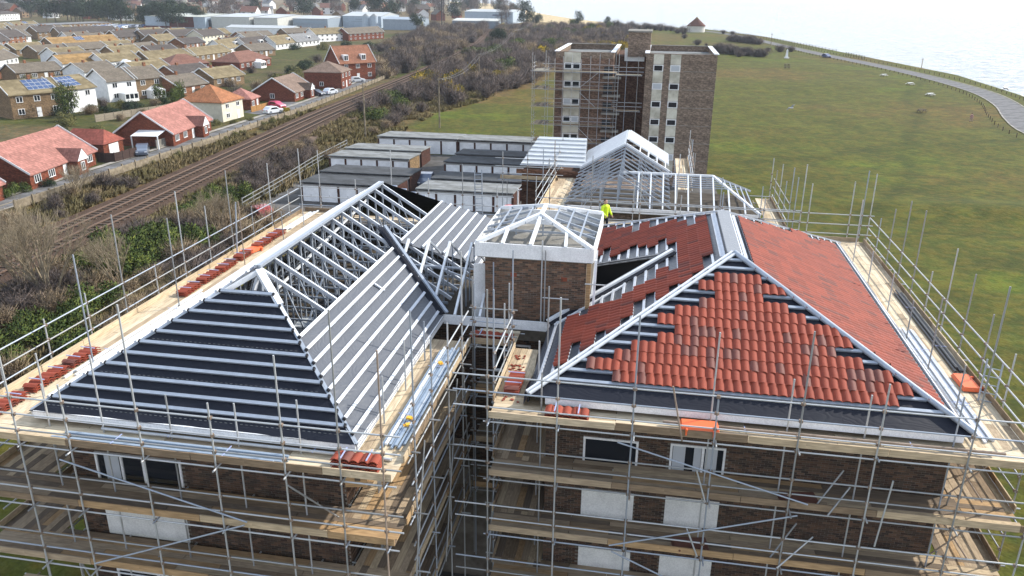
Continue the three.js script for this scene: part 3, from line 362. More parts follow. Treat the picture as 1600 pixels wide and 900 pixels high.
// ---- link roof and brick stair tower between the wings
const link = thing('stair_link', 'open link roof and brick stair tower with white framed pyramid between the wings', 'building');
{
  const g = link; new GB().bb(-8.25, -2.75, 0, 12.58, LZF - 0.85, LZF - 0.6).build('wall', M.mortar, g); brickPart(g, V(-8.2, 6.2, LZF - 0.6), V(1, 0, 0), 5.4, 6.3, [[2.55, 4.0, 4.3, 5.5], [2.55, 4.0, 2.2, 3.4], [2.55, 4.0, 0.1, 1.3]], 61);
  for (const y of [6.3, 8.4, 10.5]) windowPart(g, -5.65, -4.2, y, y + 1.2, LZF - 0.6, {});
  new GB().bb(-8.25, -2.0, 12.3, 12.6, LZB, LZF - 0.86).build('old_flat_roof', M.slab, g); new GB().bb(-7.6, -3.28, 12.62, 13.0, LZF - 0.03, LZF + 0.03).build('fascia', M.fascia, g);
  const raf = (x, a, b) => new GB().beam(V(x, LRY - (a ?? 0) * 0.635, LRZ + (a ?? 0)), V(x, LRY - b * 0.635, LRZ + b), 0.09, 0.12).build('rafter', M.whiteSteel, g);
  for (const [x, b] of [[-6.15, 3.15], [-7.15, 3.15], [-8.1, 2.6], [-9.0, 1.7], [-9.9, 0.8], [-3.6, 3.15], [-2.75, 3.15], [-1.9, 1.9]]) { if (x > -6 && x < -3) continue; raf(x, 0, b); }
  for (const x of [-7.15, -8.1, -9.0]) { const L = (-7.6 - x); const d = Math.max(0.6, 3.15 - Math.max(0, L)); new GB().beam(V(x, LRY, LRZ), V(x, LRY - d * 0.62, LRZ - d), 0.06, 0.1).build('rafter', M.steel, g); for (const s of [0.5, 1.2, 2.1]) new GB().beam(V(x, 12.62, LRZ + s), V(x, LRY - s * 0.635, LRZ + s), 0.04, 0.05, V(1, 0, 0)).build('strut', M.steel, g); new GB().beam(V(x, 12.62, LRZ - 0.4), V(x, LRY - 0.25, LRZ - 0.4), 0.04, 0.05, V(1, 0, 0)).build('strut', M.steel, g); }
  new GB().beam(V(-10.7, LRY - 0.75, LRZ + 1.1), V(-6.1, LRY - 0.75, LRZ + 1.1), 0.06, 0.07).build('purlin', M.steel, g); new GB().beam(V(-9.0, 14.2, LRZ + 0.6), V(-6.4, 13.2, LRZ + 0.2), 0.1, 0.06).build('brace', M.steel, g);
  // black lined void behind the valley on the tower's right
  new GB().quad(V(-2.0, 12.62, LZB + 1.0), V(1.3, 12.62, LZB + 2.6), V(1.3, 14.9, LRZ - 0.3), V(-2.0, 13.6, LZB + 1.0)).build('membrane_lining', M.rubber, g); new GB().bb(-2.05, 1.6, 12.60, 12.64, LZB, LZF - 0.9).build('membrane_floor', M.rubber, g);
  // tower
  const x0 = -6.0, x1 = -2.1, z0 = -33.4, z1 = -28.6; new GB().bb(x0, x1, 12, 15.5, z0, z1).build('tower_wall', M.mortar, g);
  brickPart(g, V(x0, 12.6, z1), V(1, 0, 0), x1 - x0, 2.9, [[1.0, 1.24, 2.05, 2.21], [2.95, 3.19, 2.0, 2.16]], 71, 1.7);
  for (const [x, y] of [[-4.88, 14.73], [-2.93, 14.68]]) new GB().bb(x - 0.12, x + 0.12, y - 0.08, y + 0.08, z1, z1 + 0.012).build('air_brick', mat([0.20, 0.06, 0.035], 0.85), g);
  for (const [a, b] of [[[-6.35, z1 + 0.15], [-1.85, z1 + 0.15]], [[-6.35, z0 - 0.3], [-1.85, z0 - 0.3]], [[-6.35, z1 + 0.12], [-6.35, z0 - 0.27]], [[-1.85, z1 + 0.12], [-1.85, z0 - 0.27]]]) new GB().beam(V(a[0], 15.73, a[1]), V(b[0], 15.73, b[1]), 0.06, 0.55).build('fascia', M.white, g);
  new GB().bb(-6.3, -1.9, 15.4, 15.47, z0 - 0.25, z1 + 0.1).build('old_flat_roof', M.concrete, g);
  { const q = new GB(); q.quad(V(-6.2, 15.5, z1 - 0.9), V(-1.95, 15.5, z1 - 0.9), V(-1.95, 15.72, z0 + 1.4), V(-6.2, 15.72, z0 + 1.4)); q.quad(V(-6.2, 15.72, z0 + 1.4), V(-1.95, 15.72, z0 + 1.4), V(-1.95, 15.5, z0), V(-6.2, 15.5, z0)); q.build('old_roof_sheet', M.concrete, g); }
  const xc = -4.1, A = V(xc, 16.72, -30.35), B = V(xc, 16.72, -31.75), zf = z1 + 0.15, zb = z0 - 0.3;
  for (const [p, q] of [[A, V(-6.3, 16.0, zf)], [A, V(-1.9, 16.0, zf)], [B, V(-6.3, 16.0, zb)], [B, V(-1.9, 16.0, zb)]]) new GB().beam(p, q, 0.16, 0.14).build('hip_rafter', M.whiteSteel, g);
  new GB().beam(A, B, 0.12, 0.14).build('ridge_beam', M.whiteSteel, g);
  new GB().beam(V(xc, 16.64, -30.2), V(xc - 0.12, 16.0, zf), 0.14, 0.12).build('rafter', M.whiteSteel, g); new GB().beam(V(-5.25, 16.34, zf - 0.85), V(-5.3, 16.0, zf), 0.12, 0.1).build('rafter', M.whiteSteel, g); new GB().beam(V(-2.95, 16.34, zf - 0.85), V(-2.9, 16.0, zf), 0.12, 0.1).build('rafter', M.whiteSteel, g);
  for (const s of [-1, 1]) for (const k of [0.25, 0.5, 0.75]) new GB().beam(V(xc + s * 2.2 * k, 16.72 - 0.72 * k, A.z + (zf - A.z) * k), V(xc + s * 2.2 * k, 16.72 - 0.72 * k, B.z + (zb - B.z) * k), 0.06, 0.07).build('purlin', M.steel, g);
  for (const s of [-1, 1]) for (const z of [-29.8, -30.6, -31.6, -32.4]) new GB().beam(V(xc + s * 0.5, 16.5, z), V(xc + s * 2.2, 16.0, z), 0.06, 0.09).build('rafter', M.steel, g);
  for (const x of [-5.2, -4.1, -3.0]) new GB().beam(V(x, 15.48, -31), V(x, 16.55 - Math.abs(x - xc) * 0.35, -31), 0.06, 0.06, V(1, 0, 0)).build('strut', M.steel, g);
  new GB().beam(V(-6.25, 16.0, -30.3), V(-1.95, 16.0, -30.3), 0.05, 0.08).build('tie', M.steel, g); new GB().beam(V(xc - 0.7, 16.25, -30.9), V(xc + 0.7, 16.25, -30.9), 0.08, 0.2).build('gusset', M.whiteSteel, g);
  new GB().box(-6.35, 13.75, LZF - 0.9, 0.45, 2.3, 0.05, 0.25).build('white_sheet', M.fascia, g); new GB().box(-2.0, 14.05, z1 + 0.05, 0.16, 2.9, 0.1).build('timber_post', planks[4], g); new GB().beam(V(-1.78, 12.7, z1 + 0.18), V(-1.74, 15.6, z1 + 0.18), 0.09, 0.09, V(0, 0, 1)).build('steel_post', M.whiteSteel, g); new GB().beam(V(-0.55, 12.8, LZF - 1.5), V(-0.5, 14.4, LZF - 2.2), 0.09, 0.09).build('steel_post', M.whiteSteel, g);
}

// ---------------------------------------------------------------- the next block along: steel trusses, part clad
const farWing = thing('apartment_wing', 'further block of the flats with bare trusses and a pale ribbed roof', 'building');
{
  const g = farWing, xm = -1.8, W = 3.15, YR = 14.85, t = (YR - 13) / W, z0 = -63.5, z1 = -57, z2 = -46.4, ex0 = 6.4;
  new GB().bb(xm - W + 0.4, xm + W - 0.4, 0, 12.6, z0 + 0.4, z2 - 0.4).build('wall', M.brickWall, g); new GB().bb(xm + W - 0.4, ex0 - 0.4, 0, 12.6, -52, z2 - 0.4).build('wall', M.brickWall, g); new GB().bb(-9.2, xm - W + 0.4, 0, 12.4, -64, -57).build('wall', M.darkBrick, g);
  new GB().bb(xm - W, ex0, 12.6, 12.7, -52.4, z2).build('floor_slab', M.slab, g);
  for (const s of [-1, 1]) {   // clad part, ribbed with pale purlins
    const q = new GB(), a = 0.0; const zs = s > 0 ? z1 - 2.3 : z1; q.quad(V(xm, YR, zs), V(xm + s * W, 13, zs), V(xm + s * W, 13, z0), V(xm, YR, z0)); q.build('membrane', M.paleFilm, g); if (s > 0) { const lin = new GB(); lin.quad(V(xm, YR - 0.35, z1), V(xm + W, 12.7, z1), V(xm + W, 12.7, z1 - 2.4), V(xm, YR - 0.35, z1 - 2.4)); lin.build('lining', M.rubber, g); }
    const n = s > 0 ? 13 : 20; for (let k = 0; k < n; k++) { const z = lerp(zs, z0, (k + 0.5) / n); new GB().beam(V(xm + s * 0.1, YR - 0.02, z), V(xm + s * (W - 0.02), 13.07, z), 0.1, 0.09).build('rib', M.whiteSteel, g); }
    new GB().beam(V(xm, YR + 0.02, z1), V(xm + s * W, 13.02, z1), 0.12, 0.22).build('verge', M.whiteSteel, g);
  }
  for (let k = 0; k < 4; k++) { const u0 = 0.45 + k * 0.62, u1 = u0 + 0.52; const q = new GB(); const p = (u, z) => V(xm + u, YR - u * t + 0.075, z); new GB().beam(p(u1 + 0.05, z1 - 0.1), p(u1 + 0.05, z1 - 2.3), 0.07, 0.08).build('trimmer', M.whiteSteel, g); }
  for (let k = 0; k < 9; k++) {   // open trusses
    const z = lerp(z1 + 0.3, z2 - 0.4, k / 8), tr = new GB(), p = (x, y) => V(x, y, z);
    for (const s of [-1, 1]) { tr.beam(p(xm, YR), p(xm + s * W, 13), 0.045, 0.075); for (const f of [0.33, 0.66]) tr.beam(p(xm + s * W * f, 12.75), p(xm + s * W * f, YR - W * f * t), 0.04, 0.05, V(0, 0, 1)); tr.beam(p(xm + s * W * 0.66, 12.75), p(xm + s * W * 0.33, YR - W * 0.33 * t), 0.04, 0.04); }
    tr.beam(p(xm - W, 12.85), p(xm + W, 12.85), 0.05, 0.08); tr.beam(p(xm, 12.8), p(xm, YR), 0.05, 0.06, V(0, 0, 1)); tr.build('truss', M.steel, g);
  }
  // cross wing to the right: rafters facing the camera and a hip end
  const ry = 14.5, rz = -49.4, ez = -46.4, hx = 3.8, ex = 6.45, bz = -52.4;
  for (let k = 0; k < 7; k++) { const x = hx - 0.74 * k; new GB().beam(V(x, ry, rz), V(x + 0.05, 13, ez), 0.08, 0.1).build('rafter', M.whiteSteel, g); }
  for (let k = 1; k < 3; k++) { const x = hx + k * 0.88, f = k / 3; new GB().beam(V(x, lerp(ry, 13, f), lerp(rz, ez, f)), V(x + 0.05, 13, ez), 0.08, 0.1).build('rafter', M.whiteSteel, g); }
  new GB().beam(V(-1.6, ry, rz), V(hx, ry, rz), 0.1, 0.12).build('ridge_beam', M.whiteSteel, g); new GB().beam(V(hx, ry, rz), V(ex, 13, ez), 0.12, 0.13).build('hip_rafter', M.whiteSteel, g); new GB().beam(V(hx, ry, rz), V(ex, 13, bz), 0.12, 0.13).build('hip_rafter', M.steel, g);
  for (let k = 0; k < 6; k++) { const f = (k + 1) / 7; new GB().beam(V(lerp(hx, ex, f), lerp(ry, 13, f), lerp(rz, ez, f)), V(lerp(hx, ex, f), lerp(ry, 13, f), lerp(rz, bz, f)), 0.06, 0.07).build('purlin', M.steel, g); }
  for (let k = 0; k < 6; k++) { const f = (k + 0.6) / 6; new GB().beam(V(1.5, lerp(ry, 13, f), lerp(rz, bz, f)), V(lerp(hx, ex, f), lerp(ry, 13, f), lerp(rz, bz, f)), 0.06, 0.07).build('purlin', M.steel, g); }
  new GB().beam(V(-4.7, 12.85, ez + 0.02), V(ex, 12.85, ez + 0.02), 0.05, 0.28).build('fascia', M.fascia, g);
  // low ribbed slope on the left
  { const q = new GB(); q.quad(V(-9.4, 13.0, -57.2), V(-4.6, 13.0, -57.2), V(-4.9, 14.4, -61.5), V(-8.6, 14.4, -61.5)); q.quad(V(-9.4, 13.0, -64.5), V(-9.4, 13.0, -57.2), V(-8.6, 14.4, -61.5), V(-8.6, 14.4, -62)); q.build('membrane', M.paleFilm, g); for (let k = 0; k < 7; k++) { const f = (k + 0.3) / 7; new GB().beam(V(lerp(-9.35, -8.6, f), lerp(13.05, 14.45, f), lerp(-57.2, -61.5, f)), V(lerp(-4.65, -4.9, f), lerp(13.05, 14.45, f), lerp(-57.2, -61.5, f)), 0.12, 0.09).build('rib', M.whiteSteel, g); } }
  new GB().bb(-9.6, -4.7, 12.45, 12.75, -57.1, -56.9).build('fascia', M.darkBrick, g);
}
// ---------------------------------------------------------------- eight-storey block behind
const tower = thing('tower_block', 'tall brown brick tower block with cream panels standing behind the site', 'building');
{
  const g = tower, z = -110, zb = -127; const w = new GB();
  w.bb(-1.5, 7.6, 0, 16.6, zb, z); w.build('wall', M.brickWall, g); new GB().bb(-13.4, -5.7, 0, 16.6, zb, z).build('wall', mat([0.31, 0.225, 0.172], 0.92, { map: brickT }), g); new GB().bb(-5.7, -1.5, 0, 16.6, zb, z - 5).build('wall', M.darkBrick, g);
  for (const [a, b] of [[-13.4, -5.7], [-1.5, 7.6]]) { const q = new GB(); q.bb(a, b, 16.6, 17.4, zb, zb + 0.3); q.bb(a, a + 0.3, 16.6, 17.4, zb + 0.3, z - 0.3); q.bb(b - 0.3, b, 16.6, 17.4, zb + 0.3, z - 0.3); q.bb(a, b, 16.6, 17.4, z - 0.3, z); q.build('parapet', M.brickWall, g); new GB().bb(a - 0.05, b + 0.05, 17.4, 17.48, zb - 0.05, zb + 0.4).build('coping', M.concrete, g); for (const s of [a + 0.12, b - 0.12]) new GB().bb(s - 0.3, s + 0.3, 17.4, 17.49, zb + 0.4, z).build('coping', M.fascia, g); new GB().bb(a + 0.3, b - 0.3, 16.6, 16.64, zb + 0.3, z - 0.3).build('flat_roof', M.felt, g); }
  const pl = new GB(); pl.bb(-4.1, -1.1, 16.6, 19.8, -119, -114.5); pl.build('lift_house', M.brickWall, g); new GB().bb(-4.25, -0.95, 19.8, 20.0, -119.2, -114.3).build('coping', M.concrete, g);
  new GB().bb(-4.5, -1.8, 16.0, 17.7, z - 4.99, z - 4.7).build('panel', M.panel, g);
  const cols = [[-12.25, -10.05, 2], [-0.5, 0.8, 1], [1.68, 3.0, 1]], cream = mat([0.58, 0.56, 0.48], 0.75, { map: stain5 });
  for (const [a, b, n] of cols) for (let k = 0; k < 7; k++) {
    const y = 16.0 - 2.33 * k; new GB().bb(a, b, y + 0.05, y + 1.45 - (k === 0 ? 0.12 : 0), z, z + 0.06).build('panel', cream, g);
    const win = new GB(); win.bb(a, b, y - 0.85, y, z, z + 0.05); const o = win.build('window', M.white, g); for (let i = 0; i < n; i++) { const x0 = a + (b - a) * i / n + 0.13, x1 = a + (b - a) * (i + 1) / n - 0.13; new GB().bb(x0, x1, y - 0.74, y - 0.11, z + 0.05, z + 0.075).build('pane', (k * 7 + i * 3 + Math.round(a)) % 5 === 2 ? M.curtain : M.glass, o); }
  }
  for (let k = 0; k < 7; k++) { const y = 15.6 - 2.33 * k; new GB().bb(-6.9, -5.75, y - 1.2, y, z, z + 0.04).build('balcony_opening', M.rubber, g); new GB().bb(-7.0, -4.6, y - 1.5, y - 1.25, z + 0.02, z + 1.0).build('balcony_slab', M.concrete, g); }
  for (let k = 0; k < 8; k++) new GB().bb(3.4, 7.62, 1.2 + 2.33 * k, 1.26 + 2.33 * k, z, z + 0.02).build('string_course', M.concrete, g);
}
// ---------------------------------------------------------------- lock-up garages
function garageRow(x0, x1, z, n, depth, label, roofM, opts = {}) {
  const g = thing('garage_row', label, 'garage', 'lock-up garages behind the flats'), h = opts.h ?? 2.15, w = (x1 - x0) / n;
  new GB().bb(x0, x1, 0, h, z - depth, z - 0.16).build('wall', opts.wall ?? M.brownPost, g);
  const rp = new GB(); rp.frame(V((x0 + x1) / 2, h + 0.16, z - depth / 2), V(1, 0, 0), V(0, 1, -0.05).normalize(), V(0, 0.05, 1).normalize(), x1 - x0 + 0.3, 0.14, depth + 0.5); rp.build('roof', roofM, g);
  for (let i = 0; i <= n; i++) new GB().bb(x0 + w * i - 0.13, x0 + w * i + 0.13, 0, h, z - 0.16, z).build('pier', M.brownPost, g);
  for (let i = 0; i < n; i++) { const d = new GB(); d.bb(x0 + w * i + 0.15, x0 + w * (i + 1) - 0.15, 0.03, h - 0.12, z - 0.15, z - 0.06); const o = d.build('garage_door', M.door, g); new GB().bb(x0 + w * (i + 0.5) - 0.08, x0 + w * (i + 0.5) + 0.08, 0.8, 0.86, z - 0.06, z - 0.03).build('handle', M.tubeDark, o); }
  new GB().bb(x0 - 0.05, x1 + 0.05, h - 0.1, h + 0.08, z - 0.02, z + 0.06).build('fascia', M.tubeDark, g);
  return g;
}
garageRow(-43.8, -30.7, -124.5, 5, 6.5, 'left half of the furthest white garage row beside the field', M.felt, { h: 2.25 }); garageRow(-30.5, -17.4, -124.9, 5, 6.5, 'right half of the furthest white garage row below the tower block', M.felt, { h: 2.15 });
garageRow(-45.5, -33.7, -108.1, 5, 5.4, 'middle garage row on the left with a tan end wall', M.felt, { wall: mat([0.42, 0.32, 0.18], 0.9, { map: brickT }) }); garageRow(-45.3, -33.7, -114.2, 5, 5.2, 'garage row backing on to the tan ended row', M.felt);
garageRow(-28.3, -17.0, -107.6, 5, 5.2, 'middle garage row on the right with a black felt roof', M.feltDark); garageRow(-28.1, -16.9, -113.4, 5, 5, 'garage row backing on to the black felt row', M.feltDark);
garageRow(-42.5, -30.5, -91.5, 5, 5.6, 'nearest dark roofed garage row on the left behind the open roof', M.feltDark); garageRow(-42.5, -30.5, -97.8, 5, 5.4, 'dark roofed garage row behind the nearest left one', M.feltDark);
garageRow(-27.5, -15.8, -91.2, 5, 5.4, 'nearest grey roofed garage row right of the open roof', M.felt); garageRow(-27.3, -15.8, -97.2, 5, 5, 'grey roofed garage row behind the nearest right one', M.feltDark);

// ---------------------------------------------------------------- scaffolds
const tubeG = new THREE.CylinderGeometry(0.0262, 0.0262, 1, 8), plankG = (() => { const g = new GB(); g.box(0, 0, 0, 3.88, 0.042, 0.222); return g.geo(); })(), toeG = (() => { const g = new GB(); g.box(0, 0, 0, 3.9, 0.222, 0.04); return g.geo(); })();
const upY = V(0, 1, 0);
function pipe(g, name, a, b, m = M.tube) { const d = b.clone().sub(a), o = mesh(name, tubeG, m, g); o.position.copy(a).addScaledVector(d, 0.5); o.scale.set(1, d.length(), 1); o.quaternion.setFromUnitVectors(upY, d.normalize()); return o; }
function scaffold(label) { const g = thing('scaffold', label, 'scaffold', 'tube scaffolds round the flats'); g.userData.cp = new GB(); return g; }
function clampAt(g, p) { g.userData.cp.box(p.x, p.y, p.z, 0.1, 0.085, 0.1, R0() * 1.5); }
function closeScaffold(g) { const c = g.userData.cp; delete g.userData.cp; const m = c.build('coupler', M.coupler, g); m.userData.kind = 'stuff'; }
const rS = rnd(404);
// one straight run: axis 'x' or 'z' from a0 to a1; outer and inner lines; decks at the given heights
function run(g, axis, a0, a1, outer, inner, o) {
  const P = (a, q, y) => axis === 'x' ? V(a, y, q) : V(q, y, a), dir = Math.sign(inner - outer), n = o.boards ?? Math.floor(Math.abs(inner - outer) / 0.232), bottom = o.bottom ?? 0;
  const pm = () => { const r = rS(); return r < 0.55 ? M.tube : r < 0.85 ? M.tubeDark : r < 0.98 ? M.steel : M.tubeRust; };
  o.decks.forEach((y, lv) => {
    const tones = lv === 0 ? [1, 6, 6, 0, 1, 2] : [2, 0, 3, 2, 4, 5];
    for (let b = 0; b < n; b++) { let a = Math.min(a0, a1) - (b % 2) * 1.3; const end = Math.max(a0, a1); while (a < end - 0.05) { const s0 = Math.max(a, Math.min(a0, a1)), s1 = Math.min(a + 3.9, end), L = s1 - s0 - 0.02; if (L > 0.25) { const k = mesh('plank', plankG, planks[tones[Math.floor(rS() * 6)]], g); k.position.copy(P((s0 + s1) / 2, outer + dir * (0.14 + 0.232 * b), y - 0.021 + rS() * 0.008)); k.scale.x = L / 3.88; k.rotation.y = (axis === 'x' ? 0 : Math.PI / 2) + (rS() - 0.5) * 0.006; } a += 3.9; } }
    if (!o.noToe) { let a = Math.min(a0, a1); const end = Math.max(a0, a1); while (a < end - 0.1) { const s1 = Math.min(a + 3.9, end), k = mesh('toe_board', toeG, planks[(lv === 0 ? [0, 1, 2, 3] : [2, 4, 0, 3])[Math.floor(rS() * 4)]], g); k.position.copy(P((a + s1) / 2, outer + dir * (-0.01 + rS() * 0.012), y + 0.11 + (rS() - 0.5) * 0.02)); k.scale.x = (s1 - a) / 3.9 * 0.996; k.rotation.y = axis === 'x' ? 0 : Math.PI / 2; a = s1; } }
    for (const q of [outer - dir * 0.06, inner]) pipe(g, 'ledger', P(a0 - 0.15, q, y - 0.12), P(a1 + 0.15, q, y - 0.12), pm());
    if (lv === 0 || !o.topRails) for (const h of (lv === 0 ? [0.38, 0.9, 1.45] : [0.5, 1.02]).slice(0, o.nRails ?? 3)) { pipe(g, 'guard_rail', P(a0 - (o.over ?? 0.35), outer - dir * 0.05, y + h + (rS() - 0.5) * 0.03), P(a1 + (o.over ?? 0.35), outer - dir * 0.05, y + h + (rS() - 0.5) * 0.03), pm()); for (const [s] of o.std) clampAt(g, P(s, outer - dir * 0.07, y + h)); }
    for (const [s] of o.std) { pipe(g, 'transom', P(s + 0.06, outer - dir * (0.22 + rS() * 0.25), y - 0.07), P(s + 0.06, inner + dir * 0.1, y - 0.07), pm()); clampAt(g, P(s, outer - dir * 0.07, y - 0.1)); }
  });
  for (const [s, top] of o.std) pipe(g, 'standard', P(s, outer - dir * 0.1, bottom), P(s, outer - dir * 0.1, top), pm());
  for (const [s, top] of o.inn ?? []) pipe(g, 'standard', P(s, o.innAt ?? inner + dir * 0.05, o.innBottom ?? bottom), P(s, o.innAt ?? inner + dir * 0.05, top), pm());
}
const decksF = [DECK, 10.5, 8.38, 6.28];
// left wing
{
  const g = scaffold('scaffold with plank decks wrapped round the left wing');
  run(g, 'x', -19.9, -6.25, -17.5, -19.0, { decks: decksF, bottom: 4, std: [[-19.6, 15.6], [-17.45, 15.97], [-15.79, 14.6], [-13.5, 17.17], [-11.3, 14.5], [-9.24, 16.1], [-7.64, 17.5], [-6.43, 16.5]], inn: [[-17.2, 14.0], [-15.4, 15.1], [-13.2, 14.05], [-11.1, 14.0], [-9.2, 14.3]], innAt: -18.35, over: 0.3 });
  const zs = [], tops = [14.9, 14.1, 14.25, 14.4, 16.8, 14.05, 16.7, 15.5, 16.7, 14.4, 16.2, 14.2, 15.6]; for (let k = 0; k < 12; k++) zs.push([-17.9 - 2.15 * k, tops[k]]);
  run(g, 'z', -18.5, -43.2, -20.05, -17.95, { decks: decksF.slice(0, 3), bottom: 4, std: zs, innAt: -18.7, inn: [[-20.0, 14.1], [-22.4, 16.6], [-27.8, 16.4], [-33.4, 15.7], [-37.6, 14.1], [-40.2, 16.9]] });
  run(g, 'z', -18.45, -26.8, -6.2, -8.2, { innAt: -7.42, decks: decksF, bottom: 3, std: [[-19.2, 16.9], [-21.1, 15.3], [-23.1, 14.9], [-25.1, 16.7], [-26.8, 15.2]], inn: [[-20.4, 14.2], [-22.6, 14.4], [-24.9, 14.1]], nRails: 3, over: 0.5 });
  run(g, 'x', -20, -7.8, -43.3, -42.1, { decks: [DECK], bottom: 6, std: [[-19, 16.2], [-16.8, 14.6], [-14.6, 16.4], [-12.4, 14.9], [-10.4, 15.8], [-8.4, 14.7]], inn: [] });
  // long diagonal braces and dangling ends
  pipe(g, 'brace', V(-16.14, 12.21, -17.3), V(-10.5, 10.85, -17.28), M.steel); pipe(g, 'brace', V(-15.7, 8.61, -17.3), V(-10.6, 10.73, -17.28), M.steel); pipe(g, 'brace', V(-8.6, 8.0, -17.3), V(-9.8, 6.2, -17.3)); pipe(g, 'brace', V(-17.3, 8.2, -18.3), V(-15.4, 6.3, -17.4), M.tubeDark); pipe(g, 'brace', V(-14.2, 8.4, -18.2), V(-12.4, 6.4, -17.4), M.tubeDark); pipe(g, 'brace', V(-9.1, 12.3, -17.2), V(-8.2, 10.6, -18.3), M.tubeDark);
  for (const z of [-18, -22.1, -26]) pipe(g, 'brace', V(-6.05, 6.3, z), V(-6.05, 12.4, z - 2.0 + (z < -23 ? 3 : 0)), M.tubeDark);
  for (let k = 0; k < 3; k++) for (let j = 0; j < 2; j++) pipe(g, 'standard', V(-7.5, 4, -20 - 4 * j + 0.1 * k), V(-7.5, 12.3, -20 - 4 * j + 0.1 * k), M.tubeDark);
  closeScaffold(g);
}
// right wing and link
{
  const g = scaffold('scaffold with pale plank decks wrapped round the tiled right wing');
  run(g, 'x', -4.4, 11.4, -21.4, -22.8, { decks: decksF, bottom: 4, innAt: -22.15, std: [[-4.41, 16.84], [-2.25, 16.76], [0.02, 16.4], [2.42, 13.95], [4.77, 16.3], [6.95, 14.9], [9.37, 17.95], [11.3, 15.0]], inn: [[-2.85, 13.9], [2.35, 15.7], [4.6, 14.4], [6.8, 14.1], [9.25, 14.3]], over: 1.1 });
  const st = [], tops = [16.2, 14.6, 15.1, 15.8, 16.1, 14.5, 16.5, 16.4, 15.5, 14.5, 16.3, 15.8]; for (let k = 0; k < 11; k++) st.push([-22.8 - 2.05 * k, tops[k]]);
  run(g, 'z', -22.4, -43.4, 11.45, 9.6, { innAt: 10.1, decks: decksF.slice(0, 3), bottom: 3, std: st, inn: [[-24.6, 14.2], [-27.5, 15.4], [-30.2, 14.2], [-33.0, 14.4], [-36.4, 14.2], [-39.5, 15.8]] });
  run(g, 'z', -22.4, -26.6, -4.45, -2.8, { innAt: -3.15, decks: decksF, bottom: 3, std: [[-23.0, 16.2], [-24.9, 15.0], [-26.5, 16.4]], inn: [[-23.6, 14.3], [-25.8, 15.4]], over: 0.5 });
  run(g, 'x', -6.1, -4.5, -26.75, -28.2, { decks: decksF, bottom: 3, std: [[-6.0, 15.0], [-4.7, 15.1]], inn: [[-5.6, 15.3], [-4.9, 14.2]], over: 0.1 });
  run(g, 'x', -3.0, 11.2, -43.4, -42.0, { decks: [DECK], bottom: 6, std: [[-2.6, 14.8], [-0.4, 15.8], [1.8, 14.6], [4.0, 14.9], [6.2, 14.7], [8.1, 16.6], [8.5, 15.6], [10.6, 15.8], [11.2, 16.4]], inn: [], over: 0.6 });
  pipe(g, 'brace', V(-0.39, 12.27, -21.2), V(5.29, 10.81, -21.18), M.steel); pipe(g, 'brace', V(-0.45, 8.49, -21.2), V(5.05, 10.39, -21.18), M.steel); pipe(g, 'brace', V(-0.37, 8.28, -21.2), V(1.9, 7.3, -21.18), M.steel); pipe(g, 'brace', V(6.35, 11.6, -22.0), V(5.5, 10.5, -21.4), M.tubeDark); pipe(g, 'brace', V(6.5, 11.3, -21.6), V(5.9, 10.5, -21.2), M.tubeDark); pipe(g, 'brace', V(5.3, 9.4, -22.2), V(4.4, 8.4, -21.4), M.tubeDark); pipe(g, 'brace', V(5.7, 9.4, -21.6), V(4.7, 8.4, -21.2));
  for (const y of [10.45, 8.35]) { pipe(g, 'brace', V(9.3, y + 1.9, -22.4), V(10.5, y + 0.3, -22.4), M.tubeRust); pipe(g, 'brace', V(10.6, y + 1.9, -22.3), V(9.4, y + 0.2, -22.5), M.tubeRust); pipe(g, 'brace', V(9.6, y - 0.4, -22.6), V(9.5, y + 0.6, -22.2), M.tubeDark); }
  pipe(g, 'brace', V(2.0, 11.6, -21.2), V(2.35, 10.5, -21.2)); pipe(g, 'brace', V(1.9, 9.4, -21.3), V(2.3, 8.4, -21.3)); pipe(g, 'standard', V(7.35, 9.6, -21.2), V(7.5, 11.9, -21.2)); pipe(g, 'standard', V(1.5, 12.5, -21.25), V(1.1, 14.3, -21.2), M.tubeRust);
  for (const z of [-22.5, -24.6]) pipe(g, 'brace', V(-4.6, 6.3, z), V(-4.6, 12.3, z - 1.9), M.tubeDark);
  pipe(g, 'standard', V(-3.75, 12.6, -28.3), V(-3.75, 16.25, -28.3)); pipe(g, 'standard', V(-3.62, 12.6, -28.28), V(-3.62, 15.9, -28.28), M.tubeDark); pipe(g, 'ledger', V(-3.7, 14.0, -28.28), V(-2.7, 14.0, -28.28)); pipe(g, 'ledger', V(-2.1, 14.7, -28.2), V(-1.3, 14.7, -28.2));
  closeScaffold(g);
}
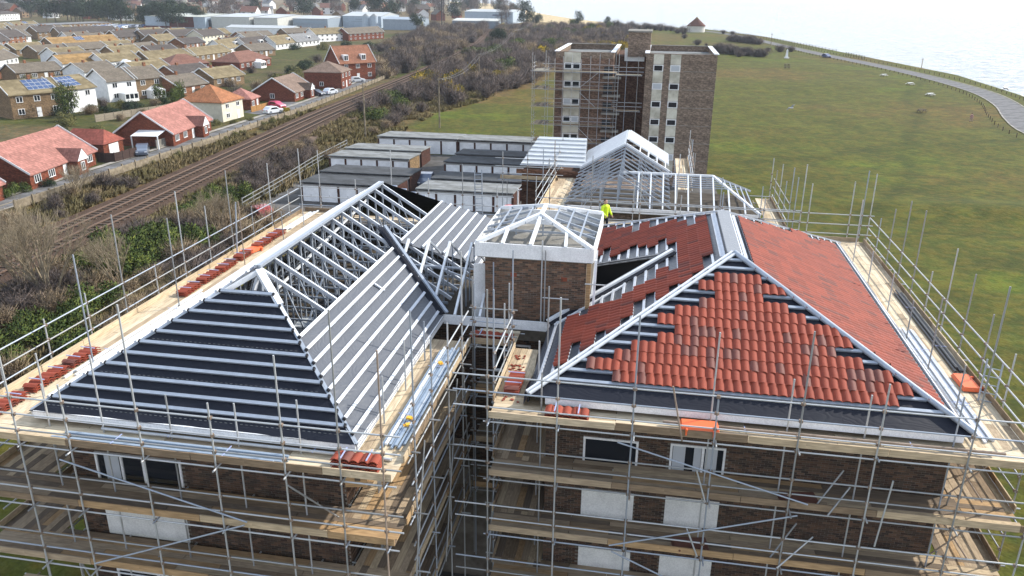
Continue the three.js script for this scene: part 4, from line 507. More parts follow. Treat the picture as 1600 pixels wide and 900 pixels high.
// far block and tower block
{
  const g = scaffold('scaffold round the further block with the bare trusses');
  run(g, 'x', -6, 8.0, -45.0, -46.0, { decks: [DECK - 0.3], bottom: 8, noToe: true, std: [[-5.6, 15.2], [-3.2, 16.3], [-0.8, 15.0], [1.6, 16.6], [4.0, 15.4], [6.2, 15.0], [8.0, 15.6]], inn: [] });
  run(g, 'z', -46, -53.5, 7.9, 6.8, { decks: [DECK - 0.3, 10.2], bottom: 2, std: [[-46.5, 15.8], [-48.5, 14.6], [-50.5, 15.2], [-52.5, 14.4], [-54.5, 14.8]], inn: [] });
  run(g, 'z', -46, -62, -6.6, -5.2, { decks: [DECK - 0.3, 10.2], bottom: 2, std: [[-47, 14.5], [-50, 15.6], [-53, 14.4], [-56, 15.1], [-59, 14.3], [-61, 14.8]], inn: [] });
  run(g, 'z', -55, -66, 2.9, 1.9, { decks: [DECK - 0.3], bottom: 2, std: [[-56, 14.6], [-58.5, 14.2], [-61, 14.7], [-63.5, 14.3], [-66, 14.6]], inn: [] });
  run(g, 'x', -10.6, -6.4, -55.9, -57.0, { decks: [DECK - 0.3], bottom: 0, std: [[-10.4, 14.2], [-8.6, 14.4], [-6.6, 14.2]], inn: [[-10.3, 12], [-8.2, 12]] });
  closeScaffold(g);
  const t = scaffold('scaffold climbing the left half of the brown tower block');
  run(t, 'x', -14.6, -5.2, -108.6, -109.6, { decks: [15.0, 12.7, 10.4, 8.0, 5.7, 3.4], std: [[-14.5, 17.6], [-13.3, 16.6], [-12.2, 16.9], [-11.0, 17.2], [-9.8, 16.6], [-8.6, 17.0], [-7.4, 17.3], [-6.2, 16.7], [-5.3, 17.5]], inn: [], noToe: true, nRails: 2 });
  run(t, 'z', -108.6, -112, -16.2, -14.2, { decks: [15.0, 12.7, 10.4, 8.0, 5.7], std: [[-108.6, 17.3], [-110.5, 16.8]], inn: [[-108.6, 16.8]], noToe: true, nRails: 2 });
  run(t, 'x', -5.2, -2.0, -108.3, -109.2, { decks: [14.8, 10.2, 5.6], std: [[-4.9, 17.4], [-3.9, 17.0], [-2.4, 17.2]], inn: [], noToe: true, nRails: 2 });
  pipe(t, 'brace', V(-10, 12.9, -108.4), V(-7.6, 14.9, -108.4)); pipe(t, 'brace', V(-10, 12.4, -108.4), V(-7.8, 10.5, -108.4)); pipe(t, 'brace', V(-10.2, 7.9, -108.4), V(-7.9, 5.8, -108.4));
  closeScaffold(t);
}

// ---------------------------------------------------------------- houses across the railway
// x, z, turn, width, depth, eaves, rise, roof kind, roof colour, wall, label
const houseList = [
[-82.2,-78.9,1.72,9.7,9,2.1,3.2,"g","pink","brick","part-seen red brick bungalow with a bay window at the photo's left edge"],
[-85.0,-96.8,1.72,16.3,10,2.1,3.3,"g","pink","brick","red brick bungalow with pink tiled roof and white porch gable nearest the railway"],
[-84.1,-128.6,1.71,16.2,9.5,2.1,3.3,"g","pink","brick","pink roofed brick bungalow with a white lean-to canopy at its side"],
[-87.7,-150.8,1.54,7.9,9,3.7,2.9,"h","orange","cream","cream rendered two storey house with an orange hipped roof"],
[-89.2,-165.7,1.69,5.1,6,2.2,2,"h","pink","brick","small brick garage with red hipped roof behind the cream house"],
[-88.0,-184.4,1.62,12.3,10,2.1,3,"g","brown","brick","brick bungalow with pale brown roof and white porch gable by the parked cars"],
[-87.0,-209.5,1.66,9.2,10,4.1,2.5,"h","brown","brick","brown hip roofed two storey brick house between the bungalow and the tall house"],
[-88.3,-230.0,0.91,11.7,8,5,4.3,"g","rust","brick","tall red brick house with two white dormers and a cream gable"],
[-125.9,-146.5,1.12,10.1,8.5,4.7,2.3,"g","moss","tan","long tan brick terrace house with blue solar panels at the left edge"],
[-123.3,-154.1,1.38,8.4,8.5,4.7,2.3,"g","moss","white","white end of terrace house with dark solar panels on its roof"],
[-125.0,-172.1,1.18,7.1,8.5,4.6,2.3,"g","greybrown","white","white two storey semi with a conservatory at the back"],
[-122.4,-178.7,1.21,7.4,8.5,4.6,2.3,"g","greybrown","tan","tan brick semi joined to the white house with conservatory"],
[-116.0,-185.1,1.37,9.9,9,2.4,2.2,"g","greybrown","orangebrick","bungalow with a projecting brick gable above the orange hipped roof"],
[-147.9,-239.6,0.98,12.9,10,2.3,2.6,"h","redbrown","brick","red brown hip roofed bungalow with wide white windows beside the blue van"],
[-135.5,-254.8,1.51,19.6,10,2.3,2.8,"h","redbrown","brick","red brown hip roofed bungalow with a white conservatory gable"],
[-173.5,-205.7,1.18,12.9,8,2.4,2,"g","greybrown","tan","tan gabled bungalow peeping over the solar panel terrace"],
[-181.6,-233.7,1.25,12.9,8,2.4,2.2,"g","lichen","white","bungalow with bright orange lichened roof behind the terrace"],
[-173.9,-242.7,1.28,13.3,8,2.4,2.2,"g","moss","white","moss roofed bungalow with a rooflight and white conservatory"],
[-166.0,-258.8,1.22,18.5,8,2.4,2.2,"g","moss","tan","long moss roofed bungalow with dark gable end behind the semis"],
[-162.7,-278.1,1.53,23.7,8,2.4,2.2,"g","moss","tan","moss roofed bungalow with a white verge above the red brown hip roof"],
[-211.5,-233.1,1.88,22.6,8,2.4,2.2,"g","greybrown","white","grey brown roofed bungalow at the photo's left edge"],
[-221.9,-272.2,1.33,13.7,8,2.4,2,"g","greybrown","tan","grey brown roofed bungalow left of the lichened roof"],
[-217.5,-286.5,1.29,15.3,8,2.4,2,"g","greybrown","tan","low grey brown bungalow just behind the lichened roof"],
[-198.6,-292.2,1.38,14.6,8,2.4,2,"g","greybrown","tan","small brown roofed bungalow with dark gable in the middle rows"],
[-239.4,-314.5,1.32,31.9,8,2.6,2.4,"g","lichen","tan","long bungalow with a patched orange roof and solar panels"],
[-269.8,-297.5,1.53,15.6,9,3.4,2.6,"g","dark","orangebrick","dark roofed house with orange brick gable at the left edge"],
[-285.7,-325.2,1.66,17.9,9,3.4,2.6,"g","dark","orangebrick","dark roofed house with orange brick gable, second from the left edge"],
[-299.7,-367.3,1.37,12.6,8,3.6,2.4,"g","dark","tan","dark roofed terrace house with white verge in the back row"],
[-278.7,-370.2,1.16,29.3,8,3.6,2.4,"g","dark","tan","long dark roofed terrace in the back row"],
[-236.8,-340.7,1.36,15.3,8,3.8,2.4,"g","dark","tan","terrace house with white verge, left end of the dark row"],
[-230.3,-352.7,1.30,16.9,8,3.8,2.4,"g","dark","tan","second terrace house of the dark roofed row"],
[-218.4,-356.9,1.30,16.9,8,3.8,2.4,"g","dark","tan","third terrace house of the dark roofed row"],
[-209.3,-361.6,1.58,19.9,8,3.8,2.4,"g","dark","cream","terrace house with a yellow gable at the end of the dark row"],
[-171.3,-310.7,1.61,21.5,8,2.4,3,"g","moss","white","chalet bungalow with a white dormer and moss roof"],
[-167.6,-325.4,1.49,20.1,8,2.4,3,"g","dark","white","chalet bungalow with a white dormer and dark grey roof"],
[-163.5,-343.0,1.51,21.8,8,2.4,3,"g","moss","white","pale roofed chalet bungalow with dormer above the hedge"],
[-161.3,-359.5,1.43,19.6,8,2.4,3,"g","grey","white","grey roofed chalet bungalow right of the pale one"],
[-197.9,-385.1,1.22,20.0,8,2.6,2,"g","greybrown","orangebrick","brown roofed bungalow with an orange brick gable end"],
[-190.9,-420.4,1.07,18.2,8,2.8,2,"g","greybrown","tan","brown roofed house in front of the grey sheds"],
[-164.3,-397.4,1.13,22.2,8,3.8,2.4,"g","moss","white","white walled house with moss roof in front of the tanks"],
[-153.1,-415.6,1.24,28.8,8,3.4,2.6,"g","greybrown","brick","brown roofed house with a brick gable beside the scrub"],
[-369.5,-419.4,1.79,14.8,8,2.4,2,"g","moss","white","small moss roofed house far left"],
[-374.8,-443.2,1.50,17.9,8,2.4,2,"g","moss","white","moss roofed house with a blue solar panel far left"],
[-479.0,-550.1,1.76,26.3,9,4.6,1.8,"h","dark","white","white house with slate roof far left by the wood"],
[-359.5,-466.1,1.39,50.8,14,2.8,0.5,"h","grey","tan","long low flat roofed hall behind the terraces"]
];
const roofC = { pink: [0.40, 0.185, 0.15], orange: [0.40, 0.17, 0.08], brown: [0.24, 0.17, 0.13], rust: [0.28, 0.125, 0.075], moss: [0.215, 0.175, 0.105], greybrown: [0.185, 0.155, 0.12], redbrown: [0.23, 0.115, 0.085], lichen: [0.29, 0.185, 0.08], dark: [0.105, 0.088, 0.078], grey: [0.24, 0.24, 0.24] };
const wallC = { brick: [0.30, 0.105, 0.062], cream: [0.62, 0.58, 0.46], tan: [0.36, 0.275, 0.165], white: [0.76, 0.76, 0.75], orangebrick: [0.40, 0.205, 0.115] };
const roofM = {}, wallM = {}; for (const k in roofC) roofM[k] = mat(roofC[k], 0.8, { map: k === 'lichen' || k === 'moss' ? stain5 : roofT }); for (const k in wallC) wallM[k] = mat(wallC[k], 0.85, { map: k === 'white' || k === 'cream' ? mot4 : brickT });
function gableRoof(g, w, d, he, hr, m, trim, parts = true, yo = 0) {
  const o = 0.35, t = 0.14, s = hr / (d / 2), q = new GB(), y = he - o * s;
  for (const k of [1, -1]) { const e0 = V(-w / 2 - o, y, k * (d / 2 + o)), e1 = V(w / 2 + o, y, k * (d / 2 + o)), r0 = V(-w / 2 - o, he + hr, 0), r1 = V(w / 2 + o, he + hr, 0), D = V(0, -t, 0), dn = (p) => p.clone().add(D); if (k > 0) { q.quad(e0, e1, r1, r0); q.quad(dn(e0), dn(r0), dn(r1), dn(e1)); q.quad(dn(e0), dn(e1), e1, e0); } else { q.quad(e1, e0, r0, r1); q.quad(dn(e1), dn(r1), dn(r0), dn(e0)); q.quad(dn(e1), dn(e0), e0, e1); } q.quad(dn(e0), e0, r0, dn(r0)); q.quad(e1, dn(e1), dn(r1), r1); }
  const r = q.build('roof', m, g); r.position.y = 0.16 + yo;
  if (trim) for (const sx of [-1, 1]) { const b = new GB(); for (const k of [1, -1]) b.beam(V(sx * (w / 2 + o + 0.03), y + 0.06 + 0.08, k * (d / 2 + o)), V(sx * (w / 2 + o + 0.03), he + hr + 0.14, 0), 0.06, 0.24); b.build('bargeboard', M.white, r).position.y = -0.04; }
  return r;
}
function hipRoof(g, w, d, he, hr, m) {
  const o = 0.35, a = w / 2 + o, b = d / 2 + o, k = Math.max(0.05, a - b), y = he - 0.05, q = new GB(); const A = V(-a, y, b), B = V(a, y, b), C = V(a, y, -b), D = V(-a, y, -b), E = V(-k, he + hr, 0), F = V(k, he + hr, 0); q.quad(A, B, F, E); q.quad(C, D, E, F); q.tri(B, C, F); q.tri(D, A, E); q.quad(D, C, B, A); q.bb(-a, a, y - 0.16, y - 0.002, -b, b); const r = q.build('roof', m, g); r.position.y = 0.18; return r;
}
function houseWindow(g, x, y, w, h, z, face = 0, side = 1) {
  const f = new GB(), b = (x0, x1, y0, y1, z0, z1) => face === 0 ? f.bb(x0, x1, y0, y1, z0, z1) : f.bb(side * z0, side * z1, y0, y1, x0, x1); const t = 0.09;
  b(x - w / 2, x + w / 2, y + h / 2 - t, y + h / 2, z, z + 0.07); b(x - w / 2, x + w / 2, y - h / 2, y - h / 2 + t, z, z + 0.09); for (const m of w > 1.3 ? [-w / 2 + t / 2, -w / 6, w / 6, w / 2 - t / 2] : [-w / 2 + t / 2, 0, w / 2 - t / 2]) b(x + m - t / 2, x + m + t / 2, y - h / 2 + t, y + h / 2 - t, z, z + 0.06);
  const o = f.build('window', M.white, g), q = new GB(); if (face === 0) q.bb(x - w / 2 + 0.02, x + w / 2 - 0.02, y - h / 2 + 0.02, y + h / 2 - 0.02, z - 0.02, z + 0.02); else q.bb(side * (z - 0.02), side * (z + 0.02), y - h / 2 + 0.02, y + h / 2 - 0.02, x - w / 2 + 0.02, x + w / 2 - 0.02); q.build('pane', M.glass, o); return o;
}
const rH = rnd(91), houses = [];
houseList.forEach(([x, z, th, w, d, he, hr, kind, rc, wc, label], idx) => {
  const g = thing('house', label, 'house', 'houses across the railway', [x, 0, z], th); houses.push(g);
  const b = new GB(); b.bb(-w / 2, w / 2, -0.5, he, -d / 2, d / 2); if (kind === 'g') for (const s of [-1, 1]) { const q = [V(s * w / 2, he, d / 2), V(s * w / 2, he, -d / 2), V(s * w / 2, he + hr - 0.05, 0)]; if (s > 0) b.tri(q[0], q[1], q[2]); else b.tri(q[1], q[0], q[2]); }
  b.build('wall', wallM[wc], g);
  const roof = kind === 'g' ? gableRoof(g, w, d, he, hr, roofM[rc], true) : hipRoof(g, w, d, he, hr, roofM[rc]);
  if (idx === 7) { new GB().tri(V(w / 2 + 0.06, he - 0.1, d / 2 - 0.2), V(w / 2 + 0.06, he - 0.1, -d / 2 + 0.2), V(w / 2 + 0.06, he + hr - 0.25, 0)).build('gable_panel', wallM.cream, g); }
  const st = he > 4.4 ? 2 : he > 3.3 ? 2 : 1, sh = he / st, n = Math.max(2, Math.round(w / 3.4)), far = Math.hypot(x, z) > 330;
  for (let k = 0; k < st; k++) for (let i = 0; i < n; i++) { const wx = -w / 2 + w * (i + 0.5) / n; if (k === 0 && i === Math.floor(n / 2) && !far) { const dr = new GB().bb(wx - 0.45, wx + 0.45, 0.05, Math.min(1.95, sh - 0.2), d / 2, d / 2 + 0.06).build('door', M.white, g); new GB().bb(wx + 0.28, wx + 0.36, 0.95, 1.05, d / 2 + 0.06, d / 2 + 0.12).build('handle', M.tubeDark, dr); } else houseWindow(g, wx, sh * k + sh * 0.58, st === 1 ? 1.5 : 1.25, Math.min(1.15, sh * 0.5), d / 2); }
  if (!far) { houseWindow(g, 0.6, he * 0.55, 1.2, 1.0, w / 2, 1, 1); if (idx === 5 || idx === 6) houseWindow(g, -0.4, 1.2, 1.1, 1.1, w / 2, 1, -1); }
  if (idx > 7 && idx % 3 !== 1 && kind === 'g') { const cx = (rH() - 0.5) * w * 0.6; const c = new GB().bb(cx - 0.3, cx + 0.3, he + hr - 0.5, he + hr + 0.75, -0.25, 0.25).build('chimney', wallM.orangebrick, roof); new GB().tube(V(cx, he + hr + 0.75, 0), V(cx, he + hr + 1.0, 0), 0.11, 6).build('chimney_pot', M.concrete, g); }
  if ([1, 2, 5].includes(idx)) {   // white porch gable in front
    const px = w * 0.12, pw = 3.0, pd = 1.7, ph = 2.0, pr = 1.6, q = new GB(), zf = d / 2 + pd; q.bb(px - pw / 2 + 0.3, px + pw / 2 - 0.3, 0, ph, d / 2, zf - 0.2); q.build('porch_wall', wallM[wc], g); const rr = new GB(); for (const s of [-1, 1]) { const e = V(px + s * pw / 2, ph, zf), e2 = V(px + s * pw / 2, ph, d / 2 - 1.2), t1 = V(px, ph + pr, zf), t2 = V(px, ph + pr, d / 2 - 2.4); rr.quad(e, s > 0 ? e2 : t1, t2, s > 0 ? t1 : e2); } rr.build('porch_roof', mat(roofC[rc].map((v) => v * 0.62), 0.8, { map: roofT }), g); new GB().tri(V(px - pw / 2, ph, zf - 0.02), V(px + pw / 2, ph, zf - 0.02), V(px, ph + pr - 0.04, zf - 0.02)).build('porch_gable', M.white, g); houseWindow(g, px, 1.15, 1.0, 1.2, zf - 0.2);
  }
  if (idx === 2) { const c = new GB(); c.quad(V(-w / 2 - 3.2, 2.2, d / 2 - 1), V(-w / 2 - 0.1, 2.7, d / 2 - 1), V(-w / 2 - 0.1, 2.7, -d / 2 + 4), V(-w / 2 - 3.2, 2.2, -d / 2 + 4)); c.build('canopy', M.white, g); for (const zz of [d / 2 - 1.1, -d / 2 + 4.1]) new GB().bb(-w / 2 - 3.2, -w / 2 - 3.05, 0, 2.2, zz - 0.08, zz + 0.08).build('canopy_post', M.white, g); }
  if (idx === 7) for (const dx of [-w * 0.3, w * 0.2]) { const q = new GB().bb(dx - 0.75, dx + 0.75, he + 0.3, he + 2.0, d / 2 - 1.9, d / 2 - 0.35).build('dormer', M.white, roof); new GB().bb(dx - 0.55, dx + 0.55, he + 0.55, he + 1.75, d / 2 - 0.36, d / 2 - 0.31).build('dormer_pane', M.glass, g).position.y = 0.16; new GB().bb(dx - 0.05, dx + 0.05, he + 0.55, he + 1.75, d / 2 - 0.32, d / 2 - 0.29).build('glazing_bar', M.white, g).position.y = 0.16; }
  if (idx >= 33 && idx <= 36) { const dx = w * 0.12; new GB().bb(dx - 1.2, dx + 1.2, he + 0.5, he + 1.9, d / 2 - 2.4, d / 2 - 0.9).build('dormer', M.white, g); new GB().bb(dx - 0.9, dx + 0.9, he + 0.8, he + 1.6, d / 2 - 0.9, d / 2 - 0.86).build('dormer_pane', M.glass, g); }
  if ([10, 11, 17, 14].includes(idx)) { const cx = 0.4, q = new GB(); q.bb(cx - 1.7, cx + 1.7, 0, 1.9, d / 2, d / 2 + 2.6); q.build('conservatory', M.white, g); const r2 = new GB(); r2.quad(V(cx - 1.8, 1.92, d / 2 + 2.7), V(cx + 1.8, 1.92, d / 2 + 2.7), V(cx, 2.8, d / 2 + 1.2), V(cx, 2.8, d / 2 + 1.2)); r2.quad(V(cx + 1.8, 1.92, d / 2 + 2.7), V(cx + 1.8, 1.92, d / 2), V(cx, 2.8, d / 2), V(cx, 2.8, d / 2 + 1.2)); r2.quad(V(cx - 1.8, 1.92, d / 2), V(cx - 1.8, 1.92, d / 2 + 2.7), V(cx, 2.8, d / 2 + 1.2), V(cx, 2.8, d / 2)); r2.build('conservatory_roof', M.fascia, g); for (const k of [-1.1, 0, 1.1]) new GB().bb(cx + k - 0.42, cx + k + 0.42, 0.7, 1.7, d / 2 + 2.6, d / 2 + 2.63).build('pane', M.glass, g); }
  // solar panels in rows
  const solar = { 8: [1.6, 5, 3], 9: [-0.6, 4, 3], 24: [-2, 4, 2], 42: [1, 3, 2] }[idx];
  if (solar) { const [sx, nx, ny] = solar, s = hr / (d / 2), c = 1 / Math.hypot(1, s), pv = mat([0.045, 0.075, 0.16], 0.15); for (let i = 0; i < nx; i++) for (let j = 0; j < ny; j++) { const u = 0.5 + (j + 0.5) * 1.05, p = V(sx + (i - nx / 2 + 0.5) * 1.05, he + hr + 0.3 - u * s * 1.0, u); const o = new GB().frame(p, V(1, 0, 0), V(0, c, s * c), V(0, -s * c, c), 0.98, 0.05, 1.12).build('solar_panel', M.fascia, g); new GB().frame(p.clone().add(V(0, 0.03, 0.012)), V(1, 0, 0), V(0, c, s * c), V(0, -s * c, c), 0.9, 0.04, 1.04).build('cell_sheet', pv, o); } }
});
// more bungalows packed between the rows
{
  const r = rnd(4477), taken = houseList.map((h) => [h[0], h[1], Math.max(h[3], h[4]) * 0.55]), kinds = [['tan', 'greybrown'], ['white', 'moss'], ['orangebrick', 'dark'], ['tan', 'moss'], ['white', 'greybrown']].map(([w, c]) => { const g = new THREE.Group(), W = 12, D = 8.6, he = 2.4, hr = 2.2; const b = new GB(); b.bb(-W / 2, W / 2, -0.4, he, -D / 2, D / 2); for (const s of [-1, 1]) b.tri(V(s * W / 2, he, s * D / 2), V(s * W / 2, he, -s * D / 2), V(s * W / 2, he + hr - 0.05, 0)); b.build('wall', wallM[w], g); gableRoof(g, W, D, he, hr, roofM[c], true); for (const x of [-4, -1.2, 3.6]) houseWindow(g, x, 1.5, 1.5, 1.1, D / 2); const d = new GB().bb(0.9, 1.8, 0.03, 2, D / 2, D / 2 + 0.06).build('door', M.white, g); new GB().bb(-2.3, -1.7, he + hr - 0.4, he + hr + 0.8, -0.3, 0.3).build('chimney', wallM.orangebrick, g); g.name = 'bungalow'; tag(g, 'brown roofed bungalow packed among the rows beyond the terraces', 'house', 'bungalows packed between the rows'); return g; });
  let n = 0, gd = 0; while (n < 38 && gd++ < 6000) { const z = -196 - r() * 215, x = lerp(-0.9, -0.48, r()) * -z - 8; if (x > railLine[5][0] - 45 - (-z - 196) * 0.22 || taken.some((t) => Math.hypot(t[0] - x, t[1] - z) < t[2] + 7.2)) continue; taken.push([x, z, 6.6]); copy(kinds[Math.floor(r() * 5)], [x, 0, z], 1.32 + (r() - 0.5) * 0.25, null, [0.9 + r() * 0.25, 0.9 + r() * 0.2, 0.9 + r() * 0.2]); n++; }
  houseList.extra = taken.slice(houseList.length);
}
// small garage with hipped red roof beside the near bungalow, fence, walls
{
  const g = thing('garage', 'detached brick garage with red roof and white door between two pink roofed bungalows', 'garage', null, [-86.5, 0, -112.5], 1.6); new GB().bb(-2.5, 2.5, 0, 2.1, -3.4, 3.4).build('wall', wallM.brick, g); const r = new GB(); const A = V(-2.8, 2.1, 3.7), B = V(2.8, 2.1, 3.7), C = V(2.8, 2.1, -3.7), D = V(-2.8, 2.1, -3.7), E = V(0, 4, 2.2), F = V(0, 4, -3.0); r.quad(B, C, F, E); r.quad(D, A, E, F); r.tri(A, B, E); r.tri(C, D, F); r.build('roof', mat([0.30, 0.09, 0.065], 0.8, { map: roofT }), g); const d = new GB().bb(-1.2, 1.2, 0.02, 1.9, 3.4, 3.46).build('garage_door', M.white, g); new GB().bb(-0.1, 0.1, 0.9, 0.98, 3.46, 3.5).build('handle', M.tubeDark, d);
}
function fenceRun(name, label, pts, h, step, m, o = {}) {
  const g = thing(name, label, o.cat ?? 'fence'), c = new THREE.CatmullRomCurve3(pts.map((p) => V(p[0], 0, p[1]))), L = c.getLength(), n = Math.round(L / step); let p0;
  for (let i = 0; i <= n; i++) { const p = c.getPointAt(i / n), lean = (R0() - 0.5) * (o.lean ?? 0.02); const y0 = groundH(p.x, p.z); new GB().beam(V(p.x, y0 - 0.1, p.z), V(p.x + lean, y0 + h, p.z + lean), o.pw ?? 0.14, o.pw ?? 0.14, V(0, 0, 1)).build('post', o.postM ?? m, g); if (p0 && o.panel) new GB().beam(p0.clone().setY(h * (o.py ?? 0.48)), p.clone().setY(h * (o.py ?? 0.48)), 0.04, h * o.panel).build('panel', m, g); if (p0 && o.rails) for (const r of o.rails) new GB().beam(p0.clone().setY(groundH(p0.x, p0.z) + r), p.clone().setY(y0 + r), 0.05, 0.09).build('rail', m, g); p0 = p; }
  return g;
}
fenceRun('railway_fence', 'weathered concrete post fence with grey panels along the railway', [[-73.2, -80], [-73.6, -100], [-73.4, -120], [-74, -142], [-74.6, -172], [-77, -210], [-80, -250]], 1.35, 3.0, M.post, { panel: 0.7, postM: M.post, pw: 0.2, lean: 0.25 });
fenceRun('street_rail', 'low pale timber rail along the street pavement', [[-74.9, -76], [-75, -95], [-75, -140], [-75.8, -172], [-78, -205]], 0.75, 3.2, M.paleTimber, { rails: [0.62], pw: 0.1 });
fenceRun('garden_fence', 'dark brown boarded fence between the bungalow and the parked car', [[-82.5, -107.6], [-79.8, -107.2], [-79.2, -112.5]], 1.5, 1.8, mat([0.075, 0.05, 0.045], 0.9, { map: woodT }), { panel: 0.96 });
fenceRun('garden_fence', 'pale panel fence across the back gardens', [[-107, -141], [-104, -152], [-100, -166], [-97, -176]], 1.5, 2.2, M.paleTimber, { panel: 0.92 });
fenceRun('garden_fence', 'pale boarded fence beside the white lean-to canopy', [[-79.6, -118.5], [-79.6, -124]], 1.5, 1.8, M.concrete, { panel: 0.96 });
fenceRun('garden_fence', 'orange brown fence behind the parked white car', [[-84.4, -160.5], [-83.8, -169]], 1.3, 2, mat([0.45, 0.25, 0.10], 0.9, { map: woodT }), { panel: 0.94 });
fenceRun('yard_fence', 'grey chain fence between the scrub and the garages', [[-47.6, -86], [-48.4, -100], [-49.4, -112], [-49.8, -126]], 1.5, 3, M.tubeDark, { rails: [0.4, 0.9, 1.4], pw: 0.08 });
const postRow = (label, side, z0, z1) => { const c = new THREE.CatmullRomCurve3(coastRoad.map((p) => V(p[0], 0, p[1]))); const g = thing('roadside_posts', label, 'posts', 'wooden posts along the coast road'); const N = 120; for (let i = 0; i < N; i++) { const u = i / N * 0.86, p = c.getPointAt(u), t = c.getTangentAt(u); if (p.z > z0 || p.z < z1) continue; p.add(V(-t.z, 0, t.x).multiplyScalar(side)); new GB().box(p.x, groundH(p.x, p.z) + 0.4, p.z, 0.12, 0.8, 0.12, R0()).build('post', M.timber, g); } };
postRow('row of short dark posts on the landward side of the coast road', -6.0, -150, -520); postRow('row of short dark posts on the seaward side of the coast road', 5.6, -165, -520);

// ---------------------------------------------------------------- sheds and town beyond
function shed(x0, x1, z, depth, h, m, rm, label, o = {}) {
  const g = thing('industrial_shed', label, 'warehouse', 'grey sheds of the trading estate'); new GB().bb(x0, x1, 0, h, z - depth, z).build('wall', m, g); const r = new GB(), y = h + (o.rise ?? 1.2); r.quad(V(x0 - 0.4, h, z + 0.4), V(x1 + 0.4, h, z + 0.4), V(x1 + 0.4, y, z - depth / 2), V(x0 - 0.4, y, z - depth / 2)); r.quad(V(x0 - 0.4, y, z - depth / 2), V(x1 + 0.4, y, z - depth / 2), V(x1 + 0.4, h, z - depth - 0.4), V(x0 - 0.4, h, z - depth - 0.4)); r.tri(V(x0, h, z - depth), V(x0, h, z), V(x0, y - 0.05, z - depth / 2)); r.tri(V(x1, h, z), V(x1, h, z - depth), V(x1, y - 0.05, z - depth / 2)); r.build('roof', rm, g);
  for (const [a, b, y0, y1, mm, n] of o.patches ?? []) new GB().bb(a, b, y0, y1, z, z + 0.12).build(n ?? 'cladding_panel', mm, g); return g;
}
const paleClad = mat([0.36, 0.43, 0.50], 0.5, { map: mot4 }), greyClad = mat([0.26, 0.31, 0.36], 0.5, { map: mot4 }), paleRoof = mat([0.42, 0.44, 0.44], 0.5, { map: mot4 }), creamClad = mat([0.50, 0.50, 0.46], 0.55, { map: mot4 }), redClad = mat([0.22, 0.08, 0.07], 0.8, { map: brickT });
shed(-326, -284, -492, 60, 7, paleClad, mat([0.5, 0.52, 0.47], 0.6, { map: stain5 }), 'pale blue shed with a dark red brick middle at the left of the estate', { patches: [[-309, -292, 0.5, 6.8, redClad, 'brick_panel'], [-326, -309, 0, 1.2, redClad, 'brick_plinth']] });
shed(-282, -256, -496, 70, 7.2, creamClad, paleRoof, 'long cream shed joined to the pale blue one', { patches: [[-286, -283, 1, 5, M.glass, 'entrance_glass']] });
shed(-254, -238, -498, 60, 7, creamClad, paleRoof, 'white fronted shed beside a loading yard'); shed(-236, -212, -516, 50, 6.2, greyClad, paleRoof, 'grey shed with a strip of windows', { patches: [[-235, -213, 3.2, 5, mat([0.22, 0.28, 0.34], 0.3), 'window_strip']] });
shed(-211, -184, -540, 40, 7.5, paleClad, paleRoof, 'pale shed with a curved front and faint lettering', { rise: 2.2, patches: [[-205, -192, 3.9, 4.3, greyClad, 'sign_band'], [-202, -195, 5.2, 5.7, greyClad, 'sign_band']] });
shed(-176, -152, -520, 24, 6.5, greyClad, greyClad, 'blue grey shed right of the silos', { patches: [[-151, -149, 0, 5.5, mat([0.5, 0.45, 0.25], 0.7), 'cladding_panel']] });
shed(-150, -112, -640, 60, 9, paleClad, paleRoof, 'large pale grey shed beyond the mast', { patches: [[-128, -121, 6, 7, mat([0.12, 0.14, 0.2], 0.5), 'sign_band']] }); shed(-140, -108, -560, 30, 5, greyClad, creamClad, 'cream roofed shed in front of the large grey one'); shed(-246, -206, -448, 14, 3.2, M.white, paleRoof, 'low white roofed shed in front of the estate yard');
for (const [x, n] of [[-187, 'left of the two pale grain silos by the estate'], [-181.5, 'right of the two pale grain silos by the estate']]) { const g = thing('silo', n, 'silo', 'silos', [x, 0, -519]); new GB().tube(V(0, 0.8, 0), V(0, 8.2, 0), 2.4, 16).build('drum', paleClad, g); new GB().tube(V(0, 8.2, 0), V(0, 9.8, 0), 2.45, 16, 0.4).build('cone_roof', paleRoof, g); for (let k = 0; k < 4; k++) new GB().bb(Math.cos(k * 1.57 + 0.7) * 2 - 0.1, Math.cos(k * 1.57 + 0.7) * 2 + 0.1, 0, 1, Math.sin(k * 1.57 + 0.7) * 2 - 0.1, Math.sin(k * 1.57 + 0.7) * 2 + 0.1).build('leg', M.tubeDark, g); }
{ const g = thing('lattice_mast', 'tall dark lattice mast rising beyond the scrub', 'mast', null, [-136.7, 0, -521]); for (const [a, b] of [[-1, -1], [1, -1], [0, 1]]) new GB().beam(V(a * 0.9, 0, b * 0.9), V(a * 0.55, 26, b * 0.55), 0.28, 0.28, V(0, 0, 1)).build('leg', M.mast, g); for (let k = 0; k < 13; k++) { const y = 2 * k, s = 0.9 - 0.35 * y / 26; new GB().beam(V(-s, y, -s), V(s, y + 2, -s), 0.12, 0.12).build('lattice_bar', M.mast, g); } new GB().box(0, 21.5, 0, 3.2, 0.8, 2).build('headframe', M.mast, g); }
